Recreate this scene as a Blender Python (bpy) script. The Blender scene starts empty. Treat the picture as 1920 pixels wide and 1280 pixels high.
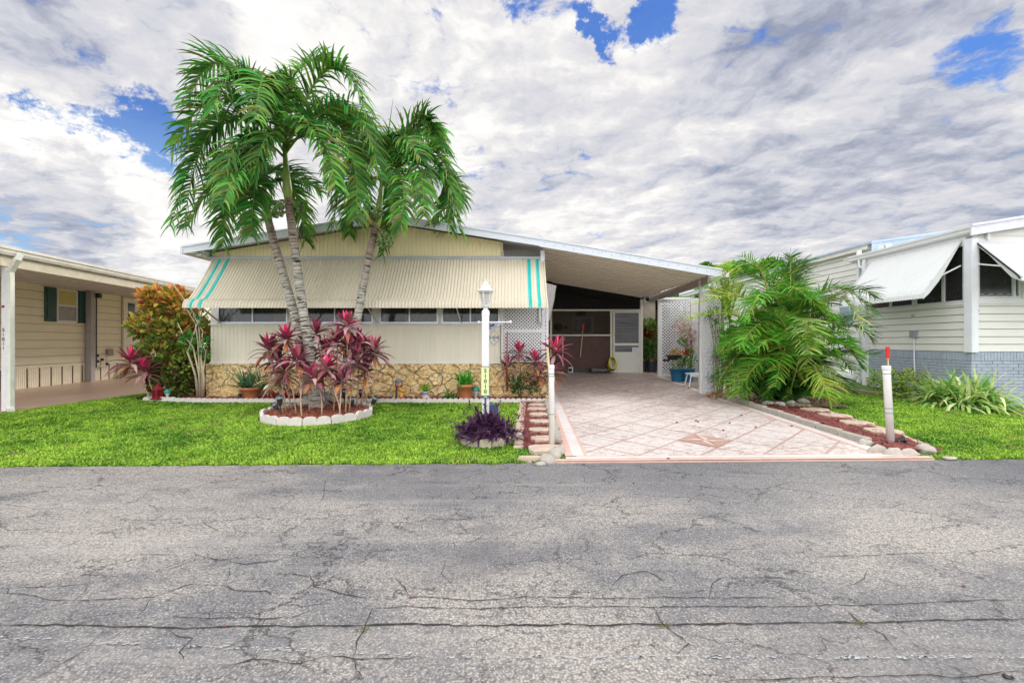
import bpy, math, random
import numpy as np
from mathutils import Vector, noise as mnoise

S = bpy.context.scene
COL = S.collection
R = math.radians
F = 853.333            # focal length in photo pixels (16 mm on a 36 mm wide sensor)
H = 1.4                # eye height over the road

# ------------------------------------------------------------------ camera, sky, sun, exposure
cam = bpy.data.cameras.new('camera'); cam.lens = 16; cam.sensor_width = 36; cam.clip_end = 3000; cam.clip_start = 0.05
co = bpy.data.objects.new('camera', cam); COL.objects.link(co); co.location = (0, 0, H); co.rotation_euler = (R(90), 0, R(0))
S.camera = co
S.view_settings.view_transform = 'Standard'; S.view_settings.look = 'None'
S.view_settings.exposure = 0.22; S.view_settings.gamma = 1.0
S.cycles.max_bounces = 6; S.cycles.transparent_max_bounces = 12
SUN_AZ, SUN_EL = math.atan2(710, 853), R(27)          # azimuth right of +Y, elevation

def dirpx(px, py):
    return Vector(((px-960)/F, 1, -(py-640)/F)).normalized()

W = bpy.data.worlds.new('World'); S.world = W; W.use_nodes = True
def build_world():
    nt = W.node_tree; nt.nodes.clear(); L = nt.links.new
    N = lambda t, **k: (lambda n: ([setattr(n, a, b) for a, b in k.items()], n)[1])(nt.nodes.new(t))
    def math_(op, a, b=None, c=None, clamp=False):
        n = N('ShaderNodeMath', operation=op, use_clamp=clamp)
        for i, v in enumerate((a, b, c)):
            if v is None: continue
            if isinstance(v, (int, float)): n.inputs[i].default_value = v
            else: L(v, n.inputs[i])
        return n.outputs[0]
    def vmath(op, a, b=None, scale=None):
        n = N('ShaderNodeVectorMath', operation=op)
        for i, v in enumerate((a, b)):
            if v is None: continue
            if isinstance(v, (tuple, list, Vector)): n.inputs[i].default_value = tuple(v)
            else: L(v, n.inputs[i])
        if scale is not None:
            if isinstance(scale, (int, float)): n.inputs['Scale'].default_value = scale
            else: L(scale, n.inputs['Scale'])
        return n.outputs['Value'] if op in ('DISTANCE', 'DOT_PRODUCT', 'LENGTH') else n.outputs[0]
    def ramp(v, a, b, c=0., d=1., smooth=True):
        n = N('ShaderNodeMapRange', interpolation_type='SMOOTHSTEP' if smooth else 'LINEAR')
        L(v, n.inputs['Value']); n.inputs['From Min'].default_value = a; n.inputs['From Max'].default_value = b
        n.inputs['To Min'].default_value = c; n.inputs['To Max'].default_value = d
        return n.outputs[0]
    def noise(vec, scale, det=6, rough=.55, dist=0., col=False):
        n = N('ShaderNodeTexNoise'); L(vec, n.inputs['Vector']); n.inputs['Scale'].default_value = scale
        n.inputs['Detail'].default_value = det; n.inputs['Roughness'].default_value = rough; n.inputs['Distortion'].default_value = dist
        return n.outputs['Color' if col else 0]
    tc = N('ShaderNodeTexCoord'); d = tc.outputs['Generated']
    sep = N('ShaderNodeSeparateXYZ'); L(d, sep.inputs[0]); z = sep.outputs['Z']; y = sep.outputs['Y']; x = sep.outputs['X']
    zz = math_('ADD', math_('MAXIMUM', z, 0.), .12)
    inv = math_('DIVIDE', 1., zz)
    pl = vmath('SCALE', d, scale=inv)
    pm = N('ShaderNodeMapping'); L(pl, pm.inputs[0]); pm.inputs['Scale'].default_value = (1, 1, .0); pm.inputs['Location'].default_value = (3.1, 1.7, 0)
    p = pm.outputs[0]
    wn = vmath('SUBTRACT', noise(p, 2.3, 5, .62, col=True), (.5, .5, .5))
    pw = vmath('ADD', p, vmath('SCALE', wn, scale=.32))
    n1 = noise(pw, .95, 8, .52)            # cloud shading
    n2 = noise(pw, 2.3, 9, .56)
    n3 = noise(pw, 8.5, 8, .62)
    pe = vmath('ADD', pw, (math.sin(SUN_AZ)*.085, math.cos(SUN_AZ)*.085, 0.))
    emb = math_('SUBTRACT', noise(pe, 2.3, 6, .56), noise(pw, 2.3, 6, .56))
    pe2 = vmath('ADD', pw, (math.sin(SUN_AZ)*.035, math.cos(SUN_AZ)*.035, 0.))
    emb2 = math_('SUBTRACT', noise(pe2, 8.5, 5, .6), noise(pw, 8.5, 5, .6))
    vo = N('ShaderNodeTexVoronoi', feature='SMOOTH_F1'); L(vmath('ADD', p, vmath('SCALE', wn, scale=.5)), vo.inputs['Vector']); vo.inputs['Scale'].default_value = 3.2; vo.inputs['Smoothness'].default_value = .35
    vo.inputs['Detail'].default_value = 1; vo.inputs['Roughness'].default_value = .55
    puff = math_('SUBTRACT', .42, vo.outputs['Distance'])
    dn = vmath('SUBTRACT', noise(d, 7., 9, .66, col=True), (.5, .5, .5))
    dw = vmath('ADD', d, vmath('SCALE', dn, scale=.26))
    def blobs(lst):
        tot = None
        for (px, py, r, amp) in lst:
            v = ramp(vmath('DISTANCE', dw, dirpx(px, py)), 0., r, amp, 0.)
            tot = v if tot is None else math_('ADD', tot, v)
        return tot
    blue = blobs([(1092,62,.05,1.1),(1103,98,.045,1.2),(1122,126,.04,1.2),(1098,40,.05,.8),(1145,48,.05,.9),(1185,30,.055,1.1),(1215,12,.06,1.1),(1255,-15,.06,.9),(1110,75,.04,.8),
                  (985,20,.07,.9),(950,50,.05,.7),(812,15,.05,.9),(1060,30,.05,.6),
                  (15,190,.05,.9),(60,205,.06,.8),(110,225,.06,.9),(170,240,.06,.8),(215,205,.07,.9),(270,200,.06,.9),(285,260,.07,.9),(250,235,.07,.7),(310,215,.06,.9),(275,290,.06,.6),(330,330,.05,.5),
                  (655,70,.05,.5),(800,165,.05,.6),(835,165,.05,.7),(905,315,.05,.55),(860,310,.05,.5),
                  (1870,75,.11,.42),(1820,100,.11,.45),(1750,125,.09,.40),(1900,60,.09,.4),(1150,452,.04,.5),(1120,445,.03,.5),
                  (0,440,.08,.6),(60,455,.06,.5),(20,370,.04,.6),(200,430,.05,.4),(1320,110,.03,.5),(1105,265,.04,.5)])
    grey = blobs([(110,380,.13,1.0),(130,420,.11,.9),(60,400,.10,.7),(150,350,.08,.6),(110,345,.09,.6),(170,440,.08,.5),(175,310,.04,.6),
                  (50,60,.15,.55),(150,80,.17,.45),(270,110,.16,.3),(1000,135,.16,.35),(1200,210,.20,.45),(1330,300,.22,.55),(1420,280,.2,.4),(1500,150,.3,.40),(1640,60,.35,.35),
                  (1720,230,.3,.55),(1860,230,.3,.55),(1600,320,.3,.40),(1100,350,.3,.25),(1000,380,.25,.25),(1850,330,.2,.25),(1500,420,.2,.25),(1350,20,.3,.35),(900,10,.15,.2),(1420,60,.15,.3)])
    white = blobs([(1672,92,.10,.8),(1672,92,.30,.25),(150,300,.25,.35),(240,330,.2,.3),(1880,290,.12,.4),(1250,100,.12,.5),(1180,120,.12,.4),(1420,170,.12,.3),
                   (950,240,.3,.5),(700,60,.35,.45),(1180,250,.2,.3),(60,270,.2,.4),(1300,330,.12,.3),(1600,370,.12,.3),(1050,80,.1,.4),(600,100,.6,.25),(330,480,.2,.4)])
    # coverage: holes only where a low value of fine noise meets a gap region
    cov = math_('ADD', math_('MULTIPLY', n2, .95), math_('MULTIPLY', n1, .35))
    hole = math_('SUBTRACT', math_('ADD', blue, ramp(cov, .36, .74, .24, -.55, False)), math_('MULTIPLY', math_('SUBTRACT', n3, .5), 3.6))
    holem = ramp(math_('SUBTRACT', hole, math_('MULTIPLY', puff, .5)), .20, 1.20, 0., .93)
    sh = math_('ADD', math_('MULTIPLY', n1, 1.25), math_('MULTIPLY', n2, .80))
    sh = math_('ADD', math_('SUBTRACT', sh, .36), math_('MULTIPLY', n3, .32))
    sh = math_('SUBTRACT', sh, math_('MULTIPLY', emb, 1.25)); sh = math_('SUBTRACT', sh, math_('MULTIPLY', emb2, .42)); sh = math_('ADD', sh, math_('MULTIPLY', puff, .28))
    sh = math_('SUBTRACT', sh, math_('MULTIPLY', math_('MINIMUM', grey, 1.25), .33)); sh = math_('ADD', sh, math_('MULTIPLY', white, .22))
    cr = N('ShaderNodeValToRGB'); L(ramp(sh, .04, 1.02, 0., 1., False), cr.inputs[0])
    e = cr.color_ramp.elements
    e[0].position = 0; e[0].color = (.28, .31, .40, 1); e[1].position = 1; e[1].color = (.88, .87, .86, 1)
    for pos, c in ((.25, (.43, .45, .53, 1)), (.45, (.58, .59, .64, 1)), (.62, (.66, .65, .68, 1)), (.76, (.75, .74, .74, 1)), (.88, (.84, .83, .81, 1))):
        k = e.new(pos); k.color = c
    sky = N('ShaderNodeTexSky', sky_type='NISHITA'); sky.sun_disc = False; sky.sun_elevation = SUN_EL; sky.sun_rotation = SUN_AZ
    sky.air_density = 1.3; sky.dust_density = .3; sky.ozone_density = 3.
    # deep blue of the gaps: the sky texture, filtered by polariser-like tint
    tint = N('ShaderNodeMix', data_type='RGBA', blend_type='MULTIPLY'); tint.inputs[0].default_value = 1.
    L(sky.outputs[0], tint.inputs[6]); tint.inputs[7].default_value = (.045, .085, .16, 1)
    lowb = N('ShaderNodeMix', data_type='RGBA'); L(ramp(z, .18, .42, 1., 0.), lowb.inputs[0]); deep = N('ShaderNodeMix', data_type='RGBA'); deep.inputs[0].default_value = .8; L(tint.outputs[2], deep.inputs[6]); deep.inputs[7].default_value = (.03, .14, .50, 1); L(deep.outputs[2], lowb.inputs[6]); lowb.inputs[7].default_value = (.26, .48, .78, 1)
    mx = N('ShaderNodeMix', data_type='RGBA'); L(holem, mx.inputs[0]); L(cr.outputs[0], mx.inputs[6]); L(lowb.outputs[2], mx.inputs[7])
    # towards the horizon the clouds are paler; overhead and behind the camera extra gain is added, out of view, to light the street
    hz = N('ShaderNodeMix', data_type='RGBA'); L(ramp(z, .0, .16, .75, 0.), hz.inputs[0]); L(mx.outputs[2], hz.inputs[6]); hz.inputs[7].default_value = (.84, .86, .90, 1)
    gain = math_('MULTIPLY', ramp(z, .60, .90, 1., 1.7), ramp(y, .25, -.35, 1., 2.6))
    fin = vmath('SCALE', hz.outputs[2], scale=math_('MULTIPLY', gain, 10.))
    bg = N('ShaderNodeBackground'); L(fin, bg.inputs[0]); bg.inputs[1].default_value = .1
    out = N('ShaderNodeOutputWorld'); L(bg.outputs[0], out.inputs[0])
build_world()
W.cycles.sampling_method = 'MANUAL'; W.cycles.sample_map_resolution = 512

sl = bpy.data.lights.new('sun', 'SUN'); sl.energy = 1.8; sl.angle = R(11); sl.color = (1, .93, .82)
so = bpy.data.objects.new('sun', sl); COL.objects.link(so)
sd = Vector((math.sin(SUN_AZ)*math.cos(SUN_EL), math.cos(SUN_AZ)*math.cos(SUN_EL), math.sin(SUN_EL)))
so.rotation_euler = sd.to_track_quat('Z', 'Y').to_euler(); so.location = (20, 25, 30)

# ------------------------------------------------------------------ placing helpers
def sstep(a, b, v):
    t = min(1, max(0, (v-a)/(b-a))); return t*t*(3-2*t)
def g(X, Y):
    """height of the ground: the lots rise gently from the road"""
    if Y < 5: b = 0.
    elif Y < 10.5: b = .03*(Y-5)
    elif Y < 15: b = .165+.05*(Y-10.5)
    else: b = .39
    t = sstep(-6, -8.4, X) if X > -8.4 else 1
    return b + ((.185 if X > -8.6 else .15)*sstep(5.2, 7.6, Y)-b*sstep(5.2, 6, Y))*(1-sstep(-8.3, -6.2, X)) if X < -6.2 else b
def G(px, py, dz=0):
    a, c = (px-960)/F, (py-640)/F
    lo, hi = .5, 40
    for _ in range(50):
        m = (lo+hi)/2
        if H-c*m > g(a*m, m)+dz: lo = m
        else: hi = m
    return Vector((a*lo, lo, g(a*lo, lo)+dz))
def P(px, py, Y): return Vector(((px-960)/F*Y, Y, H-(py-640)/F*Y))
def XX(px, Y): return (px-960)/F*Y
def ZZ(py, Y): return H-(py-640)/F*Y

rnd = random.Random(7)
def U(a, b): return rnd.uniform(a, b)
def lerp(a, b, t): return a+(b-a)*t

# ------------------------------------------------------------------ materials
MATS = {}
def M(name, col=(.5,.5,.5), rough=.6, var=.12, scale=6., col2=None, bump=0., bscale=60., metal=0., attr=False, trans=0., spec=.5, streak=None, alpha=None):
    if name in MATS: return MATS[name]
    m = bpy.data.materials.new(name); m.use_nodes = True; nt = m.node_tree; L = nt.links.new
    b = nt.nodes['Principled BSDF']; b.inputs['Roughness'].default_value = rough; b.inputs['Metallic'].default_value = metal
    b.inputs['Specular IOR Level'].default_value = spec
    tc = nt.nodes.new('ShaderNodeTexCoord'); mp = nt.nodes.new('ShaderNodeMapping'); L(tc.outputs['Object'], mp.inputs[0])
    if streak: mp.inputs['Scale'].default_value = streak
    nz = nt.nodes.new('ShaderNodeTexNoise'); nz.inputs['Scale'].default_value = scale; nz.inputs['Detail'].default_value = 8; nz.inputs['Roughness'].default_value = .65
    L(mp.outputs[0], nz.inputs['Vector'])
    mr = nt.nodes.new('ShaderNodeMapRange'); L(nz.outputs[0], mr.inputs[0]); mr.inputs[1].default_value = .3; mr.inputs[2].default_value = .7
    mx = nt.nodes.new('ShaderNodeMix'); mx.data_type = 'RGBA'; L(mr.outputs[0], mx.inputs[0])
    if attr:
        at = nt.nodes.new('ShaderNodeVertexColor'); at.layer_name = 'Col'
        ml = nt.nodes.new('ShaderNodeMix'); ml.data_type = 'RGBA'; ml.blend_type = 'MULTIPLY'; ml.inputs[0].default_value = 1
        mx.inputs[6].default_value = (1-var,)*3+(1,); mx.inputs[7].default_value = (1+var,)*3+(1,)
        L(at.outputs[0], ml.inputs[6]); L(mx.outputs[2], ml.inputs[7]); out = ml.outputs[2]
    else:
        c2 = col2 or tuple(min(1, c*(1+var)) for c in col)
        mx.inputs[6].default_value = tuple(c*(1-var) for c in col)+(1,); mx.inputs[7].default_value = tuple(c2)+(1,); out = mx.outputs[2]
    L(out, b.inputs['Base Color'])
    rr = nt.nodes.new('ShaderNodeMapRange'); L(nz.outputs[0], rr.inputs[0]); rr.inputs[3].default_value = max(0, rough-.1); rr.inputs[4].default_value = min(1, rough+.1)
    L(rr.outputs[0], b.inputs['Roughness'])
    if bump:
        bn = nt.nodes.new('ShaderNodeTexNoise'); bn.inputs['Scale'].default_value = bscale; bn.inputs['Detail'].default_value = 6; L(mp.outputs[0], bn.inputs['Vector'])
        bp = nt.nodes.new('ShaderNodeBump'); bp.inputs['Strength'].default_value = bump; bp.inputs['Distance'].default_value = .02
        L(bn.outputs[0], bp.inputs['Height']); L(bp.outputs[0], b.inputs['Normal'])
    o = nt.nodes['Material Output']
    if trans:
        tr = nt.nodes.new('ShaderNodeBsdfTranslucent'); L(out, tr.inputs[0])
        ms = nt.nodes.new('ShaderNodeMixShader'); ms.inputs[0].default_value = trans; L(b.outputs[0], ms.inputs[1]); L(tr.outputs[0], ms.inputs[2]); L(ms.outputs[0], o.inputs[0])
    if alpha is not None:
        tr = nt.nodes.new('ShaderNodeBsdfTransparent')
        ms = nt.nodes.new('ShaderNodeMixShader'); ms.inputs[0].default_value = alpha; L(tr.outputs[0], ms.inputs[1]); L(b.outputs[0], ms.inputs[2]); L(ms.outputs[0], o.inputs[0])
    MATS[name] = m; return m
awnw = M('white awning enamel', (.60,.62,.61), .4, .03, 2)
white = M('white paint', (.70,.70,.71), .45, .05, 3)
lav = M('white painted post', (.74,.75,.80), .45, .06, 3)
cream = M('cream aluminium', (.76,.71,.59), .5, .045, 1.2, streak=(5,5,.35))
ygable = M('pale yellow aluminium', (.76,.66,.40), .5, .05, 2, streak=(1,1,.3))
awn = M('cream awning enamel', (.64,.58,.46), .4, .05, 1.2, streak=(4,.5,.5))
teal = M('turquoise enamel', (.03,.50,.47), .4, .12, 5)
fascm = M('fascia aluminium', (.60,.64,.70), .45, .07, 2.5)
alum = M('bare aluminium', (.55,.57,.60), .35, .1, 6, metal=.6)
dkrail = M('grey rail', (.40,.43,.47), .45, .12, 6)
soff = M('bounce tinted carport underside', (.80,.72,.62), .5, .025, 1.2)  # white underside; the tan of bounced light is put into its colour
roofm = M('roof coating', (.62,.63,.64), .7, .1, 2)
darkin = M('dark interior', (.03,.028,.03), .9, .3, 2)  # near-black: the shade inside rooms and openings is put into the colour
curt = M('curtain fabric', (.48,.45,.41), .9, .15, 5)
blackp = M('black plastic', (.02,.02,.022), .4, .3, 10)
terra = M('terracotta', (.48,.17,.07), .75, .16, 12, bump=.3)
mulch = M('red mulch', (.24,.05,.028), .9, .45, 30, col2=(.45,.14,.07), bump=1., bscale=90)
mulchd = M('dark red mulch', (.17,.035,.035), .9, .45, 30, col2=(.35,.10,.08), bump=1., bscale=90)
scal = M('white painted concrete', (.62,.57,.54), .8, .14, 8, bump=.35, bscale=50)
stonec = M('grey concrete edging', (.38,.35,.30), .85, .2, 7, bump=.4, bscale=40)
stepm = M('tan stepping stone', (.52,.41,.32), .85, .14, 5, bump=.3, bscale=50)
leafm = M('leaf', rough=.62, var=.25, scale=9, attr=True, trans=.30, spec=.22)
paintc = M('painted by colour', rough=.6, var=.08, attr=True)
barkc = M('bark', rough=.85, var=.2, scale=25, attr=True, bump=.5, bscale=70)
lapw = M('white siding', (.73,.72,.68), .5, .05, 1.5, streak=(1,1,2.5))
lapb = M('beige siding', (.76,.70,.52), .55, .04, 2)
mort = M('dark mortar', (.20,.22,.26), .9)
brickb = M('blue grey painted brick', (.36,.41,.50), .7, .14, 7, bump=.3, bscale=60)
greensh = M('dark green shutter', (.012,.06,.055), .5, .2, 6)
glassy = M('window glass', (.045,.05,.06), .06, .2, 1.5, alpha=.50, spec=.8)
screenm = M('insect screen', (.03,.025,.025), .9, .1, 5, alpha=.50)
def addnode_glass(): pass

# ------------------------------------------------------------------ mesh builder
class MB:
    def __init__(s): s.v=[]; s.f=[]; s.m=[]; s.c=[]; s.col=(1,1,1); s.mi=0
    def V(s, p): s.v.append(tuple(p)); s.c.append(s.col); return len(s.v)-1
    def face(s, idx): s.f.append(tuple(idx)); s.m.append(s.mi)
    def poly(s, pts): s.face([s.V(p) for p in pts])
    def box(s, a, b):
        (x0,y0,z0),(x1,y1,z1) = a, b
        s.hexa([(x0,y0,z0),(x1,y0,z0),(x1,y1,z0),(x0,y1,z0)], [(x0,y0,z1),(x1,y0,z1),(x1,y1,z1),(x0,y1,z1)])
    def hexa(s, bot, top):
        n = len(bot); i = [s.V(p) for p in bot]; j = [s.V(p) for p in top]
        s.face(i[::-1]); s.face(j)
        for k in range(n): s.face((i[k], i[(k+1)%n], j[(k+1)%n], j[k]))
    def obox(s, o, u, n, s0, s1, d0, d1, z0, z1):
        f = lambda a, d, z: (o[0]+u[0]*a+n[0]*d, o[1]+u[1]*a+n[1]*d, z)
        s.hexa([f(s0,d0,z0), f(s1,d0,z0), f(s1,d1,z0), f(s0,d1,z0)], [f(s0,d0,z1), f(s1,d0,z1), f(s1,d1,z1), f(s0,d1,z1)])
    def bar(s, a, b, w, t=None, up=(0,0,1)):
        a, b = Vector(a), Vector(b); t = t or w; d = (b-a).normalized(); upv = Vector(up)
        if abs(d.dot(upv)) > .98: upv = Vector((0,1,0))
        x = d.cross(upv).normalized()*w/2; y = x.cross(d).normalized()*t/2
        s.hexa([a-x-y, a+x-y, a+x+y, a-x+y], [b-x-y, b+x-y, b+x+y, b-x+y])
    def tube(s, pts, rad, k=8, cap=True, colf=None):
        pts = [Vector(p) for p in pts]; n = len(pts)
        if not hasattr(rad, '__len__'): rad = [rad]*n
        rings = []; px = None
        for i, p in enumerate(pts):
            t = (pts[min(i+1,n-1)]-pts[max(i-1,0)]).normalized()
            if px is None: px = t.cross(Vector((0,0,1)) if abs(t.z) < .9 else Vector((1,0,0))).normalized()
            px = (px - t*px.dot(t)).normalized(); py = t.cross(px)
            if colf: s.col = colf(i/(n-1))
            rings.append([s.V(p+(px*math.cos(2*math.pi*j/k)+py*math.sin(2*math.pi*j/k))*rad[i]) for j in range(k)])
        for a, b in zip(rings, rings[1:]):
            for j in range(k): s.face((a[j], a[(j+1)%k], b[(j+1)%k], b[j]))
        if cap: s.face(rings[0][::-1]); s.face(rings[-1])
    def lathe(s, c, prof, k=20, sx=1, sy=1, cap=True, colf=None):
        rings = []
        for i, (r, z) in enumerate(prof):
            if colf: s.col = colf(i)
            rings.append([s.V((c[0]+sx*r*math.cos(2*math.pi*j/k), c[1]+sy*r*math.sin(2*math.pi*j/k), c[2]+z)) for j in range(k)])
        for a, b in zip(rings, rings[1:]):
            for j in range(k): s.face((a[j], a[(j+1)%k], b[(j+1)%k], b[j]))
        if cap: s.face(rings[0][::-1]); s.face(rings[-1])
    def ball(s, c, r, k=8, sz=1):
        prof = [(max(.001, r*math.sin(math.pi*i/(k//2+1))), -r*sz*math.cos(math.pi*i/(k//2+1))) for i in range(k//2+2)]
        s.lathe(c, prof, k)
    def blade(s, p, d, L, Wd, droop=.5, col=(.1,.3,.05), n=5, prof=None, fold=.0, wv=None, roll=0., tipcol=None, up=None):
        p = Vector(p); d = Vector(d).normalized()
        if wv is None:
            wv = d.cross(Vector((0,0,1)))
            if wv.length < .05: wv = Vector((math.cos(roll*7), math.sin(roll*7), 0))
        wv = wv.normalized(); step = L/n; prev = None
        for i in range(n+1):
            t = i/n
            w = (prof(t) if prof else (math.sin(math.pi*min(1, .12+.88*t))**.8))*Wd/2
            w = max(w, .0008)
            wv2 = (wv - d*wv.dot(d)).normalized(); nn = d.cross(wv2)
            if roll: wv2 = (wv2*math.cos(roll)+nn*math.sin(roll)); nn = d.cross(wv2)
            c = col if tipcol is None else tuple(lerp(a, b, t) for a, b in zip(col, tipcol))
            s.col = c
            if fold:
                cur = (s.V(p-wv2*w+nn*w*fold), s.V(p), s.V(p+wv2*w+nn*w*fold))
            else: cur = (s.V(p-wv2*w), s.V(p+wv2*w))
            if prev:
                for a in range(len(cur)-1): s.face((prev[a], prev[a+1], cur[a+1], cur[a]))
            prev = cur
            p = p + d*step
            d = (d + Vector((0,0,-1))*droop/n*(1+t)).normalized()
    def build(s, name, mats, parent=None, off=(0,0,0), smooth=False):
        me = bpy.data.meshes.new(name)
        o3 = np.array(off, dtype=float)
        v = np.array(s.v, dtype=float)-o3 if s.v else np.zeros((0,3))
        me.from_pydata(v.tolist(), [], s.f)
        if not isinstance(mats, (list, tuple)): mats = [mats]
        for m in mats: me.materials.append(m)
        me.polygons.foreach_set('material_index', s.m)
        if smooth: me.polygons.foreach_set('use_smooth', [True]*len(s.f))
        ca = me.color_attributes.new('Col', 'FLOAT_COLOR', 'POINT')
        ca.data.foreach_set('color', np.hstack([np.array(s.c, dtype=float), np.ones((len(s.c),1))]).ravel())
        me.update()
        ob = bpy.data.objects.new(name, me); COL.objects.link(ob)
        if parent is not None: ob.parent = parent
        return ob

def tag(o, label=None, cat=None, group=None, kind=None):
    if label: o['label'] = label
    if cat: o['category'] = cat
    if group: o['group'] = group
    if kind: o['kind'] = kind
    return o
class Thing:
    def __init__(s, name, label, cat, base, group=None):
        s.o = bpy.data.objects.new(name, None); COL.objects.link(s.o); s.o.empty_display_size = .2
        s.b = Vector(base); s.o.location = s.b; tag(s.o, label, cat, group)
    def part(s, name, mb, mats, parent=None, smooth=False, label=None):
        o = mb.build(name, mats, parent or s.o, s.b, smooth)
        if label: o['label'] = label
        return o
def single(name, label, cat, mb, mats, base, group=None, smooth=False):
    o = mb.build(name, mats, None, base, smooth); o.location = base; tag(o, label, cat, group); return o
def struct(name, mb, mats, kind='structure', smooth=False):
    o = mb.build(name, mats, None, (0,0,0), smooth); o['kind'] = kind; return o
def text(body, size, loc, mat, thing, parent=None, rot=(R(90),0,0), name='number', depth=.001, bold=.018, sp=1.):
    cu = bpy.data.curves.new('t', 'FONT'); cu.body = body; cu.size = size; cu.extrude = depth; cu.align_x = 'CENTER'; cu.align_y = 'CENTER'
    cu.offset = size*bold; cu.space_character = sp
    t = bpy.data.objects.new('t', cu); COL.objects.link(t)
    bpy.context.view_layer.update()
    me = bpy.data.meshes.new_from_object(t.evaluated_get(bpy.context.evaluated_depsgraph_get()))
    bpy.data.objects.remove(t); me.materials.clear(); me.materials.append(mat)
    o = bpy.data.objects.new(name, me); COL.objects.link(o); o.parent = parent or thing.o
    o.location = Vector(loc)-thing.b; o.rotation_euler = rot; return o

def rib_sheet(mb, x0, x1, y, z0, ztop, pitch=.1, dep=.008, land=.75):
    """vertical ribbed aluminium panel facing -Y"""
    n = int((x1-x0)/pitch); zt = ztop if callable(ztop) else (lambda x: ztop); prev = None
    xs = []
    for i in range(n+1):
        a = x0+i*pitch; xs += [(a, 0), (a+pitch*land, 0), (a+pitch*(land+.06), dep), (a+pitch*.94, dep)]
    for (x, d) in xs+[(x1, 0)]:
        if x > x1: break
        cur = (mb.V((x, y+d, z0)), mb.V((x, y+d, zt(x))))
        if prev: mb.face((prev[0], cur[0], cur[1], prev[1]))
        prev = cur
def lap(mb, o, u, n, s0, s1, z0, z1, h=.2, out=.02):
    z = z0
    f = lambda a, d, zz: (o[0]+u[0]*a+n[0]*d, o[1]+u[1]*a+n[1]*d, zz)
    while z < z1-1e-4:
        zt = min(z+h, z1)
        zg = z+.015
        mb.poly([f(s0,out,zg), f(s1,out,zg), f(s1,.006,zt), f(s0,.006,zt)])
        mb.poly([f(s0,-.034,zg), f(s1,-.034,zg), f(s1,out,zg), f(s0,out,zg)])
        mb.poly([f(s0,.006,zt), f(s1,.006,zt), f(s1,-.034,zt), f(s0,-.034,zt)])
        z = zt
def lattice(mb, o, u, n, s0, s1, z0, z1, sp=.105, w=.036, t=.006, frame=.05):
    Wd, Hh = s1-s0, z1-z0
    f = lambda a, d, z: Vector((o[0]+u[0]*a+n[0]*d, o[1]+u[1]*a+n[1]*d, z))
    hw = w/2*math.sqrt(2)
    for sgn, dd in ((1, 0), (-1, t*1.1)):
        k = -Hh
        while k < Wd:
            # strip s = k + z (sgn 1) or mirrored; clip to the rectangle
            pts = []
            for q in (k-hw, k+hw):
                za, zb = max(0, -q), min(Hh, Wd-q)
                if zb > za: pts.append((q+za, za, q+zb, zb))
            if len(pts) == 2:
                quad = [(pts[0][0],pts[0][1]), (pts[1][0],pts[1][1]), (pts[1][2],pts[1][3]), (pts[0][2],pts[0][3])]
                if sgn < 0: quad = [(Wd-a, b) for a, b in quad]
                mb.hexa([f(s0+a, dd, z0+b) for a, b in quad], [f(s0+a, dd+t, z0+b) for a, b in quad])
            k += sp
    if frame:
        e = .0025
        mb.obox(o,u,n, s0-e, s0+frame, -.01, t*3, z0, z1); mb.obox(o,u,n, s1-frame, s1+e, -.01, t*3, z0, z1)
        mb.obox(o,u,n, s0+frame, s1-frame, -.008, t*2.8, z1-frame, z1); mb.obox(o,u,n, s0+frame, s1-frame, -.008, t*2.8, z0, z0+frame)
def awning(mb, o, u, n, s0, s1, prof, pitch=.066, amp=.013, stripes=(), sw=.034, samp=6):
    """corrugated sheet: profile (d out from the wall, z) swept along u"""
    N = int((s1-s0)/pitch*samp)
    nrm = []
    for i in range(len(prof)):
        a, b = prof[max(0,i-1)], prof[min(len(prof)-1,i+1)]; dx, dz = b[0]-a[0], b[1]-a[1]; l = math.hypot(dx, dz); nrm.append((-dz/l, dx/l))
    prev = None
    for j in range(N+1):
        s = s0+(s1-s0)*j/N; a = amp*math.cos(2*math.pi*(s-s0)/pitch)
        cur = []
        for (d, z), (nd, nz) in zip(prof, nrm):
            dd, zz = d+nd*a, z+nz*a
            cur.append(mb.V((o[0]+u[0]*s+n[0]*dd, o[1]+u[1]*s+n[1]*dd, zz)))
        if prev:
            mb.mi = 1 if any(abs(s-c) < sw for c in stripes) else 0
            for i in range(len(prof)-1): mb.face((prev[i], cur[i], cur[i+1], prev[i+1]))
        prev = cur
    mb.mi = 0
    # end hems
    for s in (s0, s1):
        for i in range(len(prof)-1):
            (d0,z0),(d1,z1) = prof[i], prof[i+1]
            A = Vector((o[0]+u[0]*s+n[0]*d0, o[1]+u[1]*s+n[1]*d0, z0)); B = Vector((o[0]+u[0]*s+n[0]*d1, o[1]+u[1]*s+n[1]*d1, z1))
            mb.bar(A, B, .02, .03)
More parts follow.
